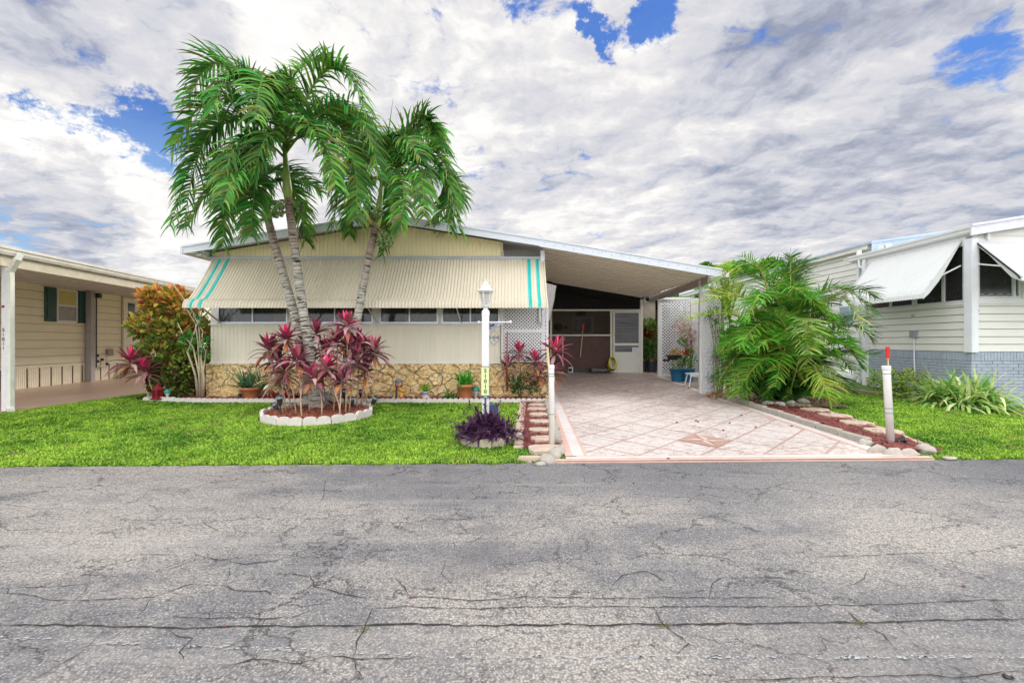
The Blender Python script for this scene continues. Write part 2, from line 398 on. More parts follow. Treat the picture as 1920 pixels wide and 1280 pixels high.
# ------------------------------------------------------------------ node materials for road and driveway
def node_mat(name):
    m = bpy.data.materials.new(name); m.use_nodes = True; nt = m.node_tree
    return m, nt, nt.nodes['Principled BSDF'], nt.links.new
class NB:
    def __init__(s, nt): s.nt = nt; s.L = nt.links.new
    def n(s, t, **k):
        x = s.nt.nodes.new(t)
        for a, b in k.items(): setattr(x, a, b)
        return x
    def m(s, op, a, b=None, clamp=False):
        x = s.n('ShaderNodeMath', operation=op, use_clamp=clamp)
        for i, v in enumerate((a, b)):
            if v is None: continue
            if isinstance(v, (int, float)): x.inputs[i].default_value = v
            else: s.L(v, x.inputs[i])
        return x.outputs[0]
    def noise(s, vec, sc, det=6, r=.6, dist=0, col=False):
        x = s.n('ShaderNodeTexNoise'); s.L(vec, x.inputs['Vector']); x.inputs['Scale'].default_value = sc; x.inputs['Detail'].default_value = det
        x.inputs['Roughness'].default_value = r; x.inputs['Distortion'].default_value = dist; return x.outputs['Color' if col else 0]
    def ramp(s, v, a, b, c=0., d=1.):
        x = s.n('ShaderNodeMapRange', interpolation_type='SMOOTHSTEP'); s.L(v, x.inputs[0])
        for i, q in enumerate((a, b, c, d)): x.inputs[1+i].default_value = q
        return x.outputs[0]
    def mix(s, f, a, b, blend='MIX'):
        x = s.n('ShaderNodeMix', data_type='RGBA', blend_type=blend)
        for i, v in ((0, f), (6, a), (7, b)):
            if isinstance(v, (int, float)): x.inputs[i].default_value = v
            elif isinstance(v, tuple): x.inputs[i].default_value = v+(1,) if len(v) == 3 else v
            else: s.L(v, x.inputs[i])
        return x.outputs[2]
    def mapping(s, vec, sc=(1,1,1), rot=(0,0,0), loc=(0,0,0)):
        x = s.n('ShaderNodeMapping'); s.L(vec, x.inputs[0]); x.inputs['Scale'].default_value = sc; x.inputs['Rotation'].default_value = rot; x.inputs['Location'].default_value = loc
        return x.outputs[0]

def road_material():
    m, nt, b, L = node_mat('aged asphalt'); k = NB(nt); o = k.n('ShaderNodeTexCoord').outputs['Object']
    big = k.noise(k.mapping(o, (.45, .8, 1)), .9, 5, .6); mid = k.noise(o, 3.5, 6, .65); agg = k.noise(o, 95, 4, .75); agg2 = k.noise(o, 33, 5, .7)
    c = k.mix(k.ramp(big, .42, .58), (.15,.153,.17), (.38,.35,.32))
    c = k.mix(k.ramp(mid, .42, .72, 0, .55), c, (.44,.41,.375))
    # newer darker strip of tar along the lawn edge, to the right
    sep = k.n('ShaderNodeSeparateXYZ'); L(o, sep.inputs[0])
    edge = k.m('MULTIPLY', k.ramp(k.m('ADD', sep.outputs[1], k.m('MULTIPLY', mid, .9)), 4.0, 5.0), k.ramp(k.m('ADD', sep.outputs[0], k.m('MULTIPLY', big, 3.)), -1.6, 1.2))
    c = k.mix(k.m('MULTIPLY', edge, .72), c, (.14,.145,.165))
    c = k.mix(k.ramp(agg, .50, .68, 0, .75), c, (.74,.71,.66))
    c = k.mix(k.ramp(agg2, .35, .50, .75, 0), c, (.060,.060,.065))
    v = k.n('ShaderNodeTexVoronoi', feature='F1'); L(o, v.inputs['Vector']); v.inputs['Scale'].default_value = 80
    c = k.mix(k.ramp(v.outputs['Distance'], .30, .62, 0, .55), c, (.07,.068,.07))
    # hairline cracks
    wv = k.n('ShaderNodeVectorMath', operation='ADD'); L(k.mapping(o, (.7,1.5,1)), wv.inputs[0])
    ws = k.n('ShaderNodeVectorMath', operation='SCALE'); L(k.noise(o, 2.2, 8, .7, col=True), ws.inputs[0]); ws.inputs['Scale'].default_value = .55; L(ws.outputs[0], wv.inputs[1])
    ve = k.n('ShaderNodeTexVoronoi', feature='DISTANCE_TO_EDGE'); L(wv.outputs[0], ve.inputs['Vector']); ve.inputs['Scale'].default_value = 1.5
    v2 = k.n('ShaderNodeTexVoronoi', feature='DISTANCE_TO_EDGE'); w2 = k.n('ShaderNodeVectorMath', operation='ADD'); L(o, w2.inputs[0]); s2 = k.n('ShaderNodeVectorMath', operation='SCALE'); L(k.noise(o, 4.5, 8, .72, col=True), s2.inputs[0]); s2.inputs['Scale'].default_value = .28; L(s2.outputs[0], w2.inputs[1]); L(w2.outputs[0], v2.inputs['Vector']); v2.inputs['Scale'].default_value = 3.4
    ck2 = k.m('MULTIPLY', k.ramp(v2.outputs['Distance'], .0, .012, 1, 0), k.ramp(k.noise(k.mapping(o, (1,1,1), loc=(9,3,0)), 1.6, 5, .6), .50, .58))
    ck = k.m('MAXIMUM', k.m('MULTIPLY', k.ramp(ve.outputs['Distance'], .0, .011, 1, 0), k.ramp(k.noise(o, 1.1, 4, .6), .45, .55)), k.m('MULTIPLY', ck2, .8))
    c = k.mix(k.m('MULTIPLY', ck, .75), c, (.035,.033,.033))
    st = k.noise(k.mapping(o, (.8,.8,1), loc=(5,2,0)), .75, 6, .6)
    c = k.mix(k.ramp(st, .54, .66, 0, .42), c, (.10,.098,.108))
    tr_ = k.noise(k.mapping(o, (.12, 2.2, 1), loc=(1,7,0)), 1.0, 5, .6); c = k.mix(k.ramp(tr_, .52, .70, 0, .28), c, (.45,.42,.39))
    L(c, b.inputs['Base Color']); b.inputs['Roughness'].default_value = .82
    bp = k.n('ShaderNodeBump'); bp.inputs['Strength'].default_value = .8; bp.inputs['Distance'].default_value = .008
    h = k.m('SUBTRACT', k.m('ADD', agg, k.m('MULTIPLY', v.outputs['Distance'], -.8)), k.m('MULTIPLY', ck, 1.5)); L(h, bp.inputs['Height']); L(bp.outputs[0], b.inputs['Normal'])
    return m
STAR = G(1322, 827)
TILE = .525
def drive_material():
    m, nt, b, L = node_mat('stamped driveway'); k = NB(nt); o = k.n('ShaderNodeTexCoord').outputs['Object']
    mp = k.mapping(o, (1,1,0), loc=(-STAR.x, -STAR.y, 0)); mp = k.mapping(mp, (1/TILE,)*3, rot=(0,0,R(45)))
    wob = k.n('ShaderNodeVectorMath', operation='ADD'); L(mp, wob.inputs[0]); ws = k.n('ShaderNodeVectorMath', operation='SCALE'); L(k.noise(o, 9, 3, .5, col=True), ws.inputs[0]); ws.inputs['Scale'].default_value = .02; L(ws.outputs[0], wob.inputs[1])
    sep = k.n('ShaderNodeSeparateXYZ'); L(wob.outputs[0], sep.inputs[0])
    def line(v):
        f = k.m('FRACT', k.m('ADD', v, 100.5)); d = k.m('ABSOLUTE', k.m('SUBTRACT', f, .5)); return k.ramp(d, .462, .474)
    ln = k.m('MAXIMUM', line(sep.outputs[0]), line(sep.outputs[1]))
    st = k.noise(k.mapping(o, (3.0, 9, 1), rot=(0,0,R(8))), 2.6, 9, .72, .6); st2 = k.noise(o, 45, 6, .7); big = k.noise(o, .8, 3, .5)
    sp2 = k.n('ShaderNodeSeparateXYZ'); L(o, sp2.inputs[0])
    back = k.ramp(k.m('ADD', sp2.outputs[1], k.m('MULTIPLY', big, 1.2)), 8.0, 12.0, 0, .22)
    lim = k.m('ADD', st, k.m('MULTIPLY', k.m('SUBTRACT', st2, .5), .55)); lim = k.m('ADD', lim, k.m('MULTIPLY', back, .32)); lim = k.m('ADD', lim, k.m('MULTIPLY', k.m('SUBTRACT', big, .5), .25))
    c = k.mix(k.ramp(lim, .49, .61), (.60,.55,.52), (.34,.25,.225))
    c = k.mix(k.ramp(k.noise(o, 1.7, 5, .6), .58, .75, 0, .35), c, (.50,.38,.33))
    c = k.mix(k.m('MULTIPLY', ln, .72), c, (.37,.215,.18))
    L(c, b.inputs['Base Color']); b.inputs['Roughness'].default_value = .6
    bp = k.n('ShaderNodeBump'); bp.inputs['Strength'].default_value = .5; bp.inputs['Distance'].default_value = .01
    L(k.m('SUBTRACT', st2, k.m('MULTIPLY', ln, .8)), bp.inputs['Height']); L(bp.outputs[0], b.inputs['Normal'])
    return m
def lawn_material():
    m, nt, b, L = node_mat('lawn soil and thatch'); k = NB(nt); o = k.n('ShaderNodeTexCoord').outputs['Object']
    c = k.mix(k.noise(o, 1.4, 5, .6), (.06,.13,.02), (.12,.22,.03)); c = k.mix(k.ramp(k.noise(o, 60, 5, .7), .45, .6), c, (.05,.09,.015))
    L(c, b.inputs['Base Color']); b.inputs['Roughness'].default_value = .95
    return m
roadm, drivem, lawnm = road_material(), drive_material(), lawn_material()
slabm = M('red brown painted slab', (.50,.35,.27), .35, .14, 2.0, streak=(1,.5,1))
pinkb = M('pink border paint', (.62,.40,.33), .6, .12, 9, bump=.2)
whiteb = M('white border paint', (.60,.56,.54), .6, .10, 9, bump=.2)
crackm = M('crack', (.022,.021,.02), .95, .4, 30)
chalk = M('faded paint line', (.34,.355,.37), .85, .25, 40)

# ------------------------------------------------------------------ ground, road, driveway
def ground_sheet():
    xs = sorted(set([-500,-200,-90,-50,-30]+[-20+.5*i for i in range(81)]+[30,50,90,200,500]))
    ys = sorted(set([-500,-200,-80,-30,-10,-4]+[0+.25*i for i in range(65)]+[18,20,25,30,40,60,90,200,500]))
    mb = MB(); idx = {}
    for i, x in enumerate(xs):
        for j, y in enumerate(ys): idx[i,j] = mb.V((x, y, g(x,y)-.012 if y > 5.3 else -.02))
    for i in range(len(xs)-1):
        for j in range(len(ys)-1): mb.face((idx[i,j], idx[i+1,j], idx[i+1,j+1], idx[i,j+1]))
    struct('ground', mb, lawnm, smooth=True)
ground_sheet()
def road_edge(x): return 5.24+.028*x if x < 20 else 5.8      # line where asphalt meets the lots
CR = [[(0,1172),(100,1171),(200,1175),(350,1178),(500,1175),(620,1173),(700,1172),(850,1174),(1000,1172),(1050,1171),(1150,1173),(1300,1169),(1400,1170),(1600,1167),(1750,1163),(1920,1160)],
 [(698,1141),(690,1160),(682,1183),(669,1204),(661,1235)],[(698,1141),(760,1136),(850,1140),(900,1143),(1000,1138),(1140,1137),(1300,1138),(1450,1138),(1550,1134),(1600,1136),(1680,1132),(1735,1129),(1800,1127),(1860,1125),(1920,1126)],
 [(1000,1117),(1060,1121),(1180,1121),(1300,1120),(1460,1122)],[(8,1100),(14,1112),(88,1123),(172,1125),(286,1120),(359,1094),(427,1097),(443,1107),(500,1107),(516,1118)],
 [(21,1102),(104,1100),(172,1095)],[(141,1144),(117,1170)],[(286,1120),(265,1150)],[(182,1193),(151,1225),(104,1251),(57,1279)],[(182,1193),(215,1180)],
 [(294,1071),(370,1042),(365,1034)],[(370,1042),(458,1058),(521,1050),(542,1042)],[(271,943),(292,954),(318,956)],[(378,972),(391,985),(409,998)],
 [(312,1157),(391,1159),(464,1157),(495,1162),(547,1158),(591,1141)],[(307,1178),(339,1193),(359,1198),(333,1225),(344,1240)],
 [(417,1251),(469,1238),(557,1245),(604,1232),(641,1231),(677,1238),(755,1235),(797,1230)],[(557,1245),(526,1274)],[(661,1235),(670,1255),(685,1275)],
 [(521,1074),(583,1079),(591,1100),(625,1110),(693,1125)],[(742,1081),(771,1120),(885,1126),(1000,1118)],[(835,1050),(828,1075),(850,1100)],
 [(1225,1135),(1244,1171),(1278,1195),(1292,1207),(1273,1224),(1270,1228)],[(1292,1207),(1311,1212)],[(1580,1138),(1613,1169),(1656,1190),(1680,1217)],
 [(1345,1277),(1445,1274),(1561,1270),(1661,1267),(1786,1270),(1910,1258)],[(1148,1097),(1168,1078),(1211,1071),(1240,1085),(1247,1097)],
 [(1330,1119),(1335,1095),(1354,1083),(1460,1083),(1532,1095)],[(1307,1040),(1364,1047),(1385,1060)],[(1527,1044),(1642,1041),(1766,1035)],[(1120,949),(1187,951),(1249,944)],
 [(0,945),(60,950),(120,944)],[(205,975),(300,975),(370,970)],[(610,900),(608,925),(600,945)],[(432,1062),(430,1078),(424,1095)],[(250,1040),(320,1041)],[(495,1162),(492,1174)],[(963,1140),(970,1160)],[(1590,1100),(1620,1085),(1625,1070)]]
def build_road():
    mb = MB(); X0, X1 = -60, 60; n = 60
    for i in range(n):
        a, b = lerp(X0, X1, i/n), lerp(X0, X1, (i+1)/n)
        mb.poly([(a,-8,0), (b,-8,0), (b,road_edge(b),0), (a,road_edge(a),0)])
    rr = random.Random(3)
    for line in CR:
        mb.mi = 1; pts = []
        wmax = 8 if line is CR[0] else (4.2 if len(line) > 3 else 3.6)
        for (a, b) in zip(line, line[1:]):
            A, B = G(*a), G(*b); l = (B-A).length; k = max(3, int(l/.035))
            off = 0
            for i in range(k):
                off = off*.75+rr.uniform(-1,1)*.006
                p = A.lerp(B, i/k); pts.append((p.x+off*.6, p.y+off))
        A = G(*line[-1]); pts.append((A.x, A.y)); prev = None; N = len(pts)
        for i, (x, y) in enumerate(pts):
            q = pts[min(i+1, N-1)]; r0 = pts[max(i-1, 0)]; dx, dy = q[0]-r0[0], q[1]-r0[1]; l = math.hypot(dx, dy) or 1
            w = .0005*wmax*(.5+rr.random()*1.3)*min(1, .25+i/4, .25+(N-1-i)/4)
            nx, ny = -dy/l*w, dx/l*w
            cur = (mb.V((x+nx, y+ny, .004)), mb.V((x-nx, y-ny, .004)))
            if prev: mb.face((prev[0], prev[1], cur[1], cur[0]))
            prev = cur
    # remnants of a faded paint line
    mb.mi = 2
    for i in range(240):
        px = rr.uniform(0, 1920); t = px/1000 if px < 1000 else 1
        py = 1197+36*min(1, px/900)+rr.uniform(-3, 3)
        A = G(px, py); l = rr.uniform(.004, .016); h = rr.uniform(.002, .005)
        mb.poly([(A.x-l+rr.uniform(-.01,.01), A.y-h, .006), (A.x+l, A.y-h*.6, .006), (A.x+l*.8, A.y+h, .006), (A.x-l*.7, A.y+h*.8, .006)])
    struct('road', mb, [roadm, crackm, chalk])
build_road()
# a few weeds and leaves in the cracks
def drive_poly():
    """driveway outline: left edge, right edge as functions of Y"""
    return (lambda y: .80+.03*(y-5.5)), (lambda y: 4.62-.012*(y-5.5))
DL, DR = drive_poly(); DY0 = 5.36; DY1 = 14.75
def build_drive():
    mb = MB(); ys = [DY0+.10+(DY1-DY0-.10)*i/44 for i in range(45)]
    def strip(fa, fb, z, mi, ys=ys):
        mb.mi = mi
        for a, b in zip(ys, ys[1:]):
            mb.poly([(fa(a),a,g(0,a)+z), (fb(a),a,g(0,a)+z), (fb(b),b,g(0,b)+z), (fa(b),b,g(0,b)+z)])
    strip(lambda y: DL(y)+.07, lambda y: DR(y)-.10, .012, 0)
    strip(lambda y: DL(y)-.07, lambda y: DL(y)+.07, .014, 1)
    strip(lambda y: DL(y)-.16, lambda y: DL(y)-.07, .013, 2); strip(lambda y: DL(y)+.07, lambda y: DL(y)+.10, .016, 2)
    strip(lambda y: DR(y)-.17, lambda y: DR(y)-.10, .016, 2); strip(lambda y: DR(y)-.10, lambda y: DR(y)+.03, .014, 1)
    # flare at the road
    e = lambda x: road_edge(x)
    n = 24; xl, xr = .48, 4.98
    for i in range(n):
        a, b = lerp(xl, xr, i/n), lerp(xl, xr, (i+1)/n)
        for (q0, q1, mi, z) in ((.0, .085, 2, .012), (.085, .16, 1, .014), (.16, .19, 2, .013), (.19, .40, 0, .010)):
            mb.mi = mi; c = .25 if q0 >= .16 else 0
            aa, bb = max(a, xl+q0*1.8), min(b, xr-q0*2.2)
            if bb <= aa: continue
            gz = lambda y: max(0, g(0,y))+.002
            z2 = .0085 if q0 >= .19 else z+.006
            mb.poly([(X_,Y_,gz(Y_)+z2) for X_, Y_ in ((aa,e(aa)-.02+q0), (bb,e(bb)-.02+q0), (bb,e(bb)-.02+q1), (aa,e(aa)-.02+q1))])
    mb.mi = 2
    for i in range(n):
        a, b = lerp(xl, xr, i/n), lerp(xl, xr, (i+1)/n); mb.poly([(a,e(a)-.0205,-.01), (b,e(b)-.0205,-.01), (b,e(b)-.0205,.022), (a,e(a)-.0205,.022)])
    # eight-pointed compass star let into one tile
    c = STAR; zz = g(0, c.y)+.018; r1, r2 = TILE*.70, TILE*.17
    mb.mi = 3; 
    dia = [(c.x-r1,c.y),(c.x,c.y-r1),(c.x+r1,c.y),(c.x,c.y+r1)]
    mb.poly([(x,y,g(0,y)+.017) for x,y in dia])
    for i in range(4):
        a = math.pi/2*i; q = a+math.pi/4; p = a-math.pi/4
        tip = (c.x+math.cos(a)*r1*.98, c.y+math.sin(a)*r1*.98); l = (c.x+math.cos(q)*r2*1.15, c.y+math.sin(q)*r2*1.15); rr_ = (c.x+math.cos(p)*r2*1.15, c.y+math.sin(p)*r2*1.15)
        mb.mi = 4; mb.poly([(c.x,c.y,g(0,c.y)+.020), (*rr_, g(0,rr_[1])+.020), (*tip, g(0,tip[1])+.020)])
        mb.mi = 5; mb.poly([(c.x,c.y,g(0,c.y)+.020), (*tip, g(0,tip[1])+.020), (*l, g(0,l[1])+.020)])
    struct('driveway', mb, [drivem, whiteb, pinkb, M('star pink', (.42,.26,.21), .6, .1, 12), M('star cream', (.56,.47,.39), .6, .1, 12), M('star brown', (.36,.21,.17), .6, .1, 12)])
build_drive()
def slab_left():
    mb = MB(); z = .2
    e = [(-9.1,5.25),(-8.75,7.76),(-8.55,10.2),(-8.5,13),(-8.6,30)]
    for (x0,y0),(x1,y1) in zip(e, e[1:]):
        mb.hexa([(-14.5,y0,-.05),(x0,y0,-.05),(x1,y1,-.05),(-14.5,y1,-.05)], [(-14.5,y0,z if y0>6 else .02),(x0,y0,z if y0>6 else .02),(x1,y1,z),(-14.5,y1,z)])
    struct('driveway_left', mb, slabm)
slab_left()
def slab_house():
    mb = MB(); mb.box((-6.6,10.1,-.1),(1.15,22,.12)); mb.hexa([(.8,12,-.05),(5.9,12,-.05),(5.9,22,-.05),(.8,22,-.05)], [(.8,14.74,.392),(5.9,14.74,.392),(5.9,22,.392),(.8,22,.392)])
    # strip beside the driveway under the carport
    mb.hexa([(DR(10)+.031,10.4,0),(5.6,10.4,0),(5.6,14.74,0),(DR(14.7)+.031,14.74,0)], [(DR(10)+.031,10.4,g(0,10.4)+.006),(5.6,10.4,g(0,10.4)+.006),(5.6,14.74,g(0,14.74)+.006),(DR(14.7)+.031,14.74,g(0,14.74)+.006)])
    struct('patio_slab', mb, M('patio concrete', (.40,.34,.29), .8, .15, 4, bump=.2))
slab_house()
def bed(name, pts, z, m, rise=.03, seed=1):
    """mulch bed: polygon filled with a bumpy sheet"""
    mb = MB(); xs = [p[0] for p in pts]; ys = [p[1] for p in pts]; st = .07
    def inside(x, y):
        c = False; n = len(pts)
        for i in range(n):
            (x1,y1),(x2,y2) = pts[i], pts[(i+1)%n]
            if (y1 > y) != (y2 > y) and x < (x2-x1)*(y-y1)/(y2-y1)+x1: c = not c
        return c
    nx, ny = int((max(xs)-min(xs))/st)+1, int((max(ys)-min(ys))/st)+1; idx = {}
    for i in range(nx+1):
        for j in range(ny+1):
            x, y = min(xs)+i*st, min(ys)+j*st; idx[i,j] = (x, y)
    vid = {}
    def vv(i, j):
        if (i,j) not in vid:
            x, y = idx[i,j]; vid[i,j] = mb.V((x, y, g(x,y)+z+rise*mnoise.noise((x*5, y*5, seed))+.02*mnoise.noise((x*19, y*19, seed))))
        return vid[i,j]
    for i in range(nx):
        for j in range(ny):
            x, y = idx[i,j]
            if inside(x+st/2, y+st/2): mb.face((vv(i,j), vv(i+1,j), vv(i+1,j+1), vv(i,j+1)))
    # loose bark chips
    rr = random.Random(seed); n = int(sum(1 for _ in mb.f)*3.0); mb.mi = 1
    for _ in range(n):
        x, y = rr.uniform(min(xs), max(xs)), rr.uniform(min(ys), max(ys))
        if not inside(x, y): continue
        a = rr.uniform(0, 6.28); l, w = rr.uniform(.012,.035), rr.uniform(.004,.010); zz = g(x,y)+z+.012+rr.uniform(0,.02); q = rr.uniform(-.012,.012)
        ca, sa = math.cos(a), math.sin(a)
        mb.col = rr.choice(((1,1,1),(.7,.7,.7),(1.5,1.4,1.2)))
        mb.poly([(x-ca*l-sa*w, y-sa*l+ca*w, zz-q), (x+ca*l-sa*w, y+sa*l+ca*w, zz+q), (x+ca*l+sa*w, y+sa*l-ca*w, zz+q+.003), (x-ca*l+sa*w, y-sa*l-ca*w, zz-q+.003)])
    o = mb.build(name, m, None, (0,0,0), True); o['kind'] = 'structure'; return o
chip = M('bark chip', (.33,.09,.05), .9, .3, 30, col2=(.42,.16,.09))
chipd = M('dark red bark chip', (.20,.04,.04), .9, .3, 30, col2=(.35,.10,.08))
RC = Vector((-3.43, 8.06)); RA, RB = .91, .84      # ring bed round the palms
ring_pts = [(RC.x+RA*.96*math.cos(a*math.pi/18), RC.y+RB*.96*math.sin(a*math.pi/18)) for a in range(36)]
bed('mulch_bed', ring_pts, .07, [mulch, chip], .05, 2)
BY = 9.42                                            # front line of the bed along the house
bed('house_bed', [(-7.75,9.5),(-7.5,10.2),(-7.2,13.4),(-6.7,13.4),(-6.65,9.98),(.72,9.98),(.72,BY+.02),(-7.6,BY+.02)], .045, [mulchd, chipd], .03, 5)
bed('stepping_path_bed', [(.12,5.85),(.62,5.75),(.70,6.8),(.74,9.38),(.20,9.38),(.13,7)], .02, [mulchd, chipd], .02, 8)
bed('verge_bed', [(4.72,5.75),(5.30,5.62),(5.55,6.6),(5.72,8.4),(5.2,9.6),(4.66,10.3)], .03, [mulchd, chipd], .02, 9)
bed('palm_bed', [(4.95,10.5),(4.75,9.4),(5.3,8.55),(6.4,8.7),(6.6,9.6),(6.2,11.2)], .04, [M('leaf litter', (.16,.11,.07), .9, .4, 20), M('dry leaf chip', (.36,.25,.15), .9, .3, 20)], .05, 10)

# ------------------------------------------------------------------ grass (nobody could count it)
def in_poly(px, py, pts):
    c = np.zeros(px.shape, bool); n = len(pts)
    for i in range(n):
        (x1,y1),(x2,y2) = pts[i], pts[(i+1)%n]
        if y1 == y2: continue
        c ^= ((y1 > py) != (y2 > py)) & (px < (x2-x1)*(py-y1)/(y2-y1)+x1)
    return c
def vnoise(x, y, s, seed):
    r = np.random.RandomState(seed); T = r.rand(256,256)
    def one(x, y):
        xi, yi = np.floor(x).astype(int), np.floor(y).astype(int); fx, fy = x-xi, y-yi; fx = fx*fx*(3-2*fx); fy = fy*fy*(3-2*fy)
        a = T[xi%256,yi%256]; b = T[(xi+1)%256,yi%256]; c = T[xi%256,(yi+1)%256]; d = T[(xi+1)%256,(yi+1)%256]
        return (a*(1-fx)+b*fx)*(1-fy)+(c*(1-fx)+d*fx)*fy
    return .55*one(x*s,y*s)+.3*one(x*s*2.1,y*s*2.1)+.15*one(x*s*4.3,y*s*4.3)
gvec = np.vectorize(g)
def grass(name, label, poly, holes, dens, seed, road=True):
    r = np.random.RandomState(seed); P_ = np.array(poly); x0,y0 = P_.min(0); x1,y1 = P_.max(0)
    n = int((x1-x0)*(y1-y0)*dens); X = r.uniform(x0,x1,n); Y = r.uniform(y0,y1,n)
    keep = in_poly(X, Y, poly) & (r.rand(n) < np.clip((7.5/Y)**1.5, .15, 1))
    for h in holes: keep &= ~h(X, Y)
    X, Y = X[keep], Y[keep]; n = len(X)
    Z = gvec(X, Y)-.012
    far = np.clip(Y/6.5, 1, 2.2)
    a = r.uniform(0, 2*np.pi, n); tilt = r.uniform(.25, 1.15, n); Lh = r.uniform(.028,.060,n)*(.7+.6*vnoise(X,Y,2.3,seed+3)); w = r.uniform(.0045,.0085,n)*far
    dx, dy = np.cos(a)*np.sin(tilt), np.sin(a)*np.sin(tilt); dz = np.cos(tilt)
    wx, wy = -np.sin(a)*w, np.cos(a)*w
    m = .5
    v = np.zeros((n,5,3))
    v[:,0] = np.c_[X-wx*.6, Y-wy*.6, Z]; v[:,1] = np.c_[X+wx*.6, Y+wy*.6, Z]
    mx_, my_, mz_ = X+dx*Lh*m, Y+dy*Lh*m, Z+dz*Lh*m+.006
    v[:,2] = np.c_[mx_+wx, my_+wy, mz_]; v[:,3] = np.c_[mx_-wx, my_-wy, mz_]
    v[:,4] = np.c_[X+dx*Lh*1.1, Y+dy*Lh*1.1, Z+dz*Lh*.85]
    me = bpy.data.meshes.new(name); me.vertices.add(n*5); me.vertices.foreach_set('co', v.ravel())
    base = np.arange(n)*5
    q = np.c_[base, base+1, base+2, base+3]; t = np.c_[base+3, base+2, base+4]
    loops = np.concatenate([q.ravel(), t.ravel()]); me.loops.add(len(loops)); me.loops.foreach_set('vertex_index', loops.astype(np.int32))
    me.polygons.add(2*n); st = np.concatenate([np.arange(n)*4, 4*n+np.arange(n)*3]); me.polygons.foreach_set('loop_start', st.astype(np.int32))
    nv = vnoise(X, Y, 1.1, seed); nf = vnoise(X, Y, 6.0, seed+1); k = np.clip(.10+1.0*nv+.9*(nf-.5)+r.uniform(-.38,.38,n), 0, 1)
    c0, c1 = np.array([.05,.20,.015]), np.array([.40,.62,.07]); C = c0+(c1-c0)*k[:,None]
    dry = (r.rand(n) < .018+.05*(vnoise(X,Y,2.7,seed+9) > .70)); C[dry] = np.array([.45,.42,.16]); bare = (r.rand(n) < .45) & (vnoise(X,Y,1.7,seed+13) > .76); C[bare] = np.array([.30,.30,.10])
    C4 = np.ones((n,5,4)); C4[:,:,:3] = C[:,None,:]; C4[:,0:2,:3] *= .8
    ca = me.color_attributes.new('Col','FLOAT_COLOR','POINT'); ca.data.foreach_set('color', C4.ravel())
    me.materials.append(leafm); me.update(); me.validate()
    o = bpy.data.objects.new(name, me); COL.objects.link(o); tag(o, label, 'grass', None, 'stuff')
ell = lambda cx, cy, a, b: (lambda X, Y: ((X-cx)/a)**2+((Y-cy)/b)**2 < 1)
PC = Vector((-.35, 6.22)); PR = .32                    # purple plant ring
edge_w = [(x, road_edge(x)+U(-.05,.05)+.05*mnoise.noise((x*1.3,0,0))) for x in np.arange(-9.0, .5, .06)]
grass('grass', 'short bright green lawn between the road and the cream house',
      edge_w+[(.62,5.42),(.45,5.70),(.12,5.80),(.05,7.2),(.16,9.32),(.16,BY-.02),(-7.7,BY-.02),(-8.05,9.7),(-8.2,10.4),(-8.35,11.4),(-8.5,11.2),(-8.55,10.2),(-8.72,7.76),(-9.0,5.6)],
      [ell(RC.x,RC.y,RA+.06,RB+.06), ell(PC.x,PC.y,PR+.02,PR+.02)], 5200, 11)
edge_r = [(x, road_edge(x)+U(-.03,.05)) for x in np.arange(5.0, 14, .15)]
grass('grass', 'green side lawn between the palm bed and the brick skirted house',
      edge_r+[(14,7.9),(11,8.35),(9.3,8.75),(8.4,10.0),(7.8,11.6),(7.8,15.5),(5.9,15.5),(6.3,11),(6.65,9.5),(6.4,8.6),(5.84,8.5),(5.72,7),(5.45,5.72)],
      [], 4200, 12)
# ================================================================== MAIN HOUSE
HY = 10.0
hx = lambda px: XX(px, HY); hz = lambda py: ZZ(py, HY)
EX, EN = (1,0,0), (0,-1,0)
house = Thing('mobile_home', 'cream mobile home with striped awning, coral stone base and open carport on its right', 'house', (-3, 10, .12))
def win(house, x0, x1, y, z0, z1, mull, name='window', o=None, u=EX, n=EN, curtain=True, fm=None, depth=.25):
    """sliding window: frame (part) > pane, curtain (sub-parts); o,u,n give the wall's frame"""
    o = o or (0, y, 0); fm = fm or alum
    mb = MB(); t = .035
    mb.obox(o,u,n, x0,x1, -.03,.022, z0,z0+t); mb.obox(o,u,n, x0,x1, -.03,.022, z1-t,z1)
    mb.obox(o,u,n, x0,x0+t, -.03,.020, z0+t,z1-t); mb.obox(o,u,n, x1-t,x1, -.03,.020, z0+t,z1-t)
    for q in mull: mb.obox(o,u,n, q-.015,q+.015, -.025,.016, z0+t,z1-t)
    fr = house.part(name, mb, fm)
    mb = MB(); mb.obox(o,u,n, x0+t,x1-t, -.012,-.006, z0+t,z1-t); house.part('pane', mb, glassy, fr)
    if curtain:
        mb = MB(); prev = None; k = int((x1-x0)/.02)
        for i in range(k+1):
            s = x0+.02+(x1-x0-.04)*i/k; d = -.12+.025*math.sin(s*42+3*math.sin(s*7))
            cur = (mb.V((o[0]+u[0]*s+n[0]*d, o[1]+u[1]*s+n[1]*d, z0+.01)), mb.V((o[0]+u[0]*s+n[0]*d, o[1]+u[1]*s+n[1]*d, z1)))
            if prev and not (math.sin(s*3.1+x0) > .75): mb.face((prev[0], cur[0], cur[1], prev[1]))
            prev = cur
        house.part('curtain', mb, curt, fr, True)
    mb = MB(); mb.obox(o,u,n, x0-.02,x1+.02, -.5-depth,-.5, z0-.05,z1+.05); house.part('dark_room', mb, darkin, fr)
    return fr
XL, XR = hx(395), hx(938)
ZS, ZW0, ZW1, ZA = hz(679), 1.79, 2.78, 3.20
mb = MB(); rib_sheet(mb, XL, XR, HY, ZS, ZW0-.03, .088, .008, .72)
mb.box((XL, HY+.0085, ZS), (XR, HY+.06, ZW0-.03)); house.part('lower_wall', mb, cream)
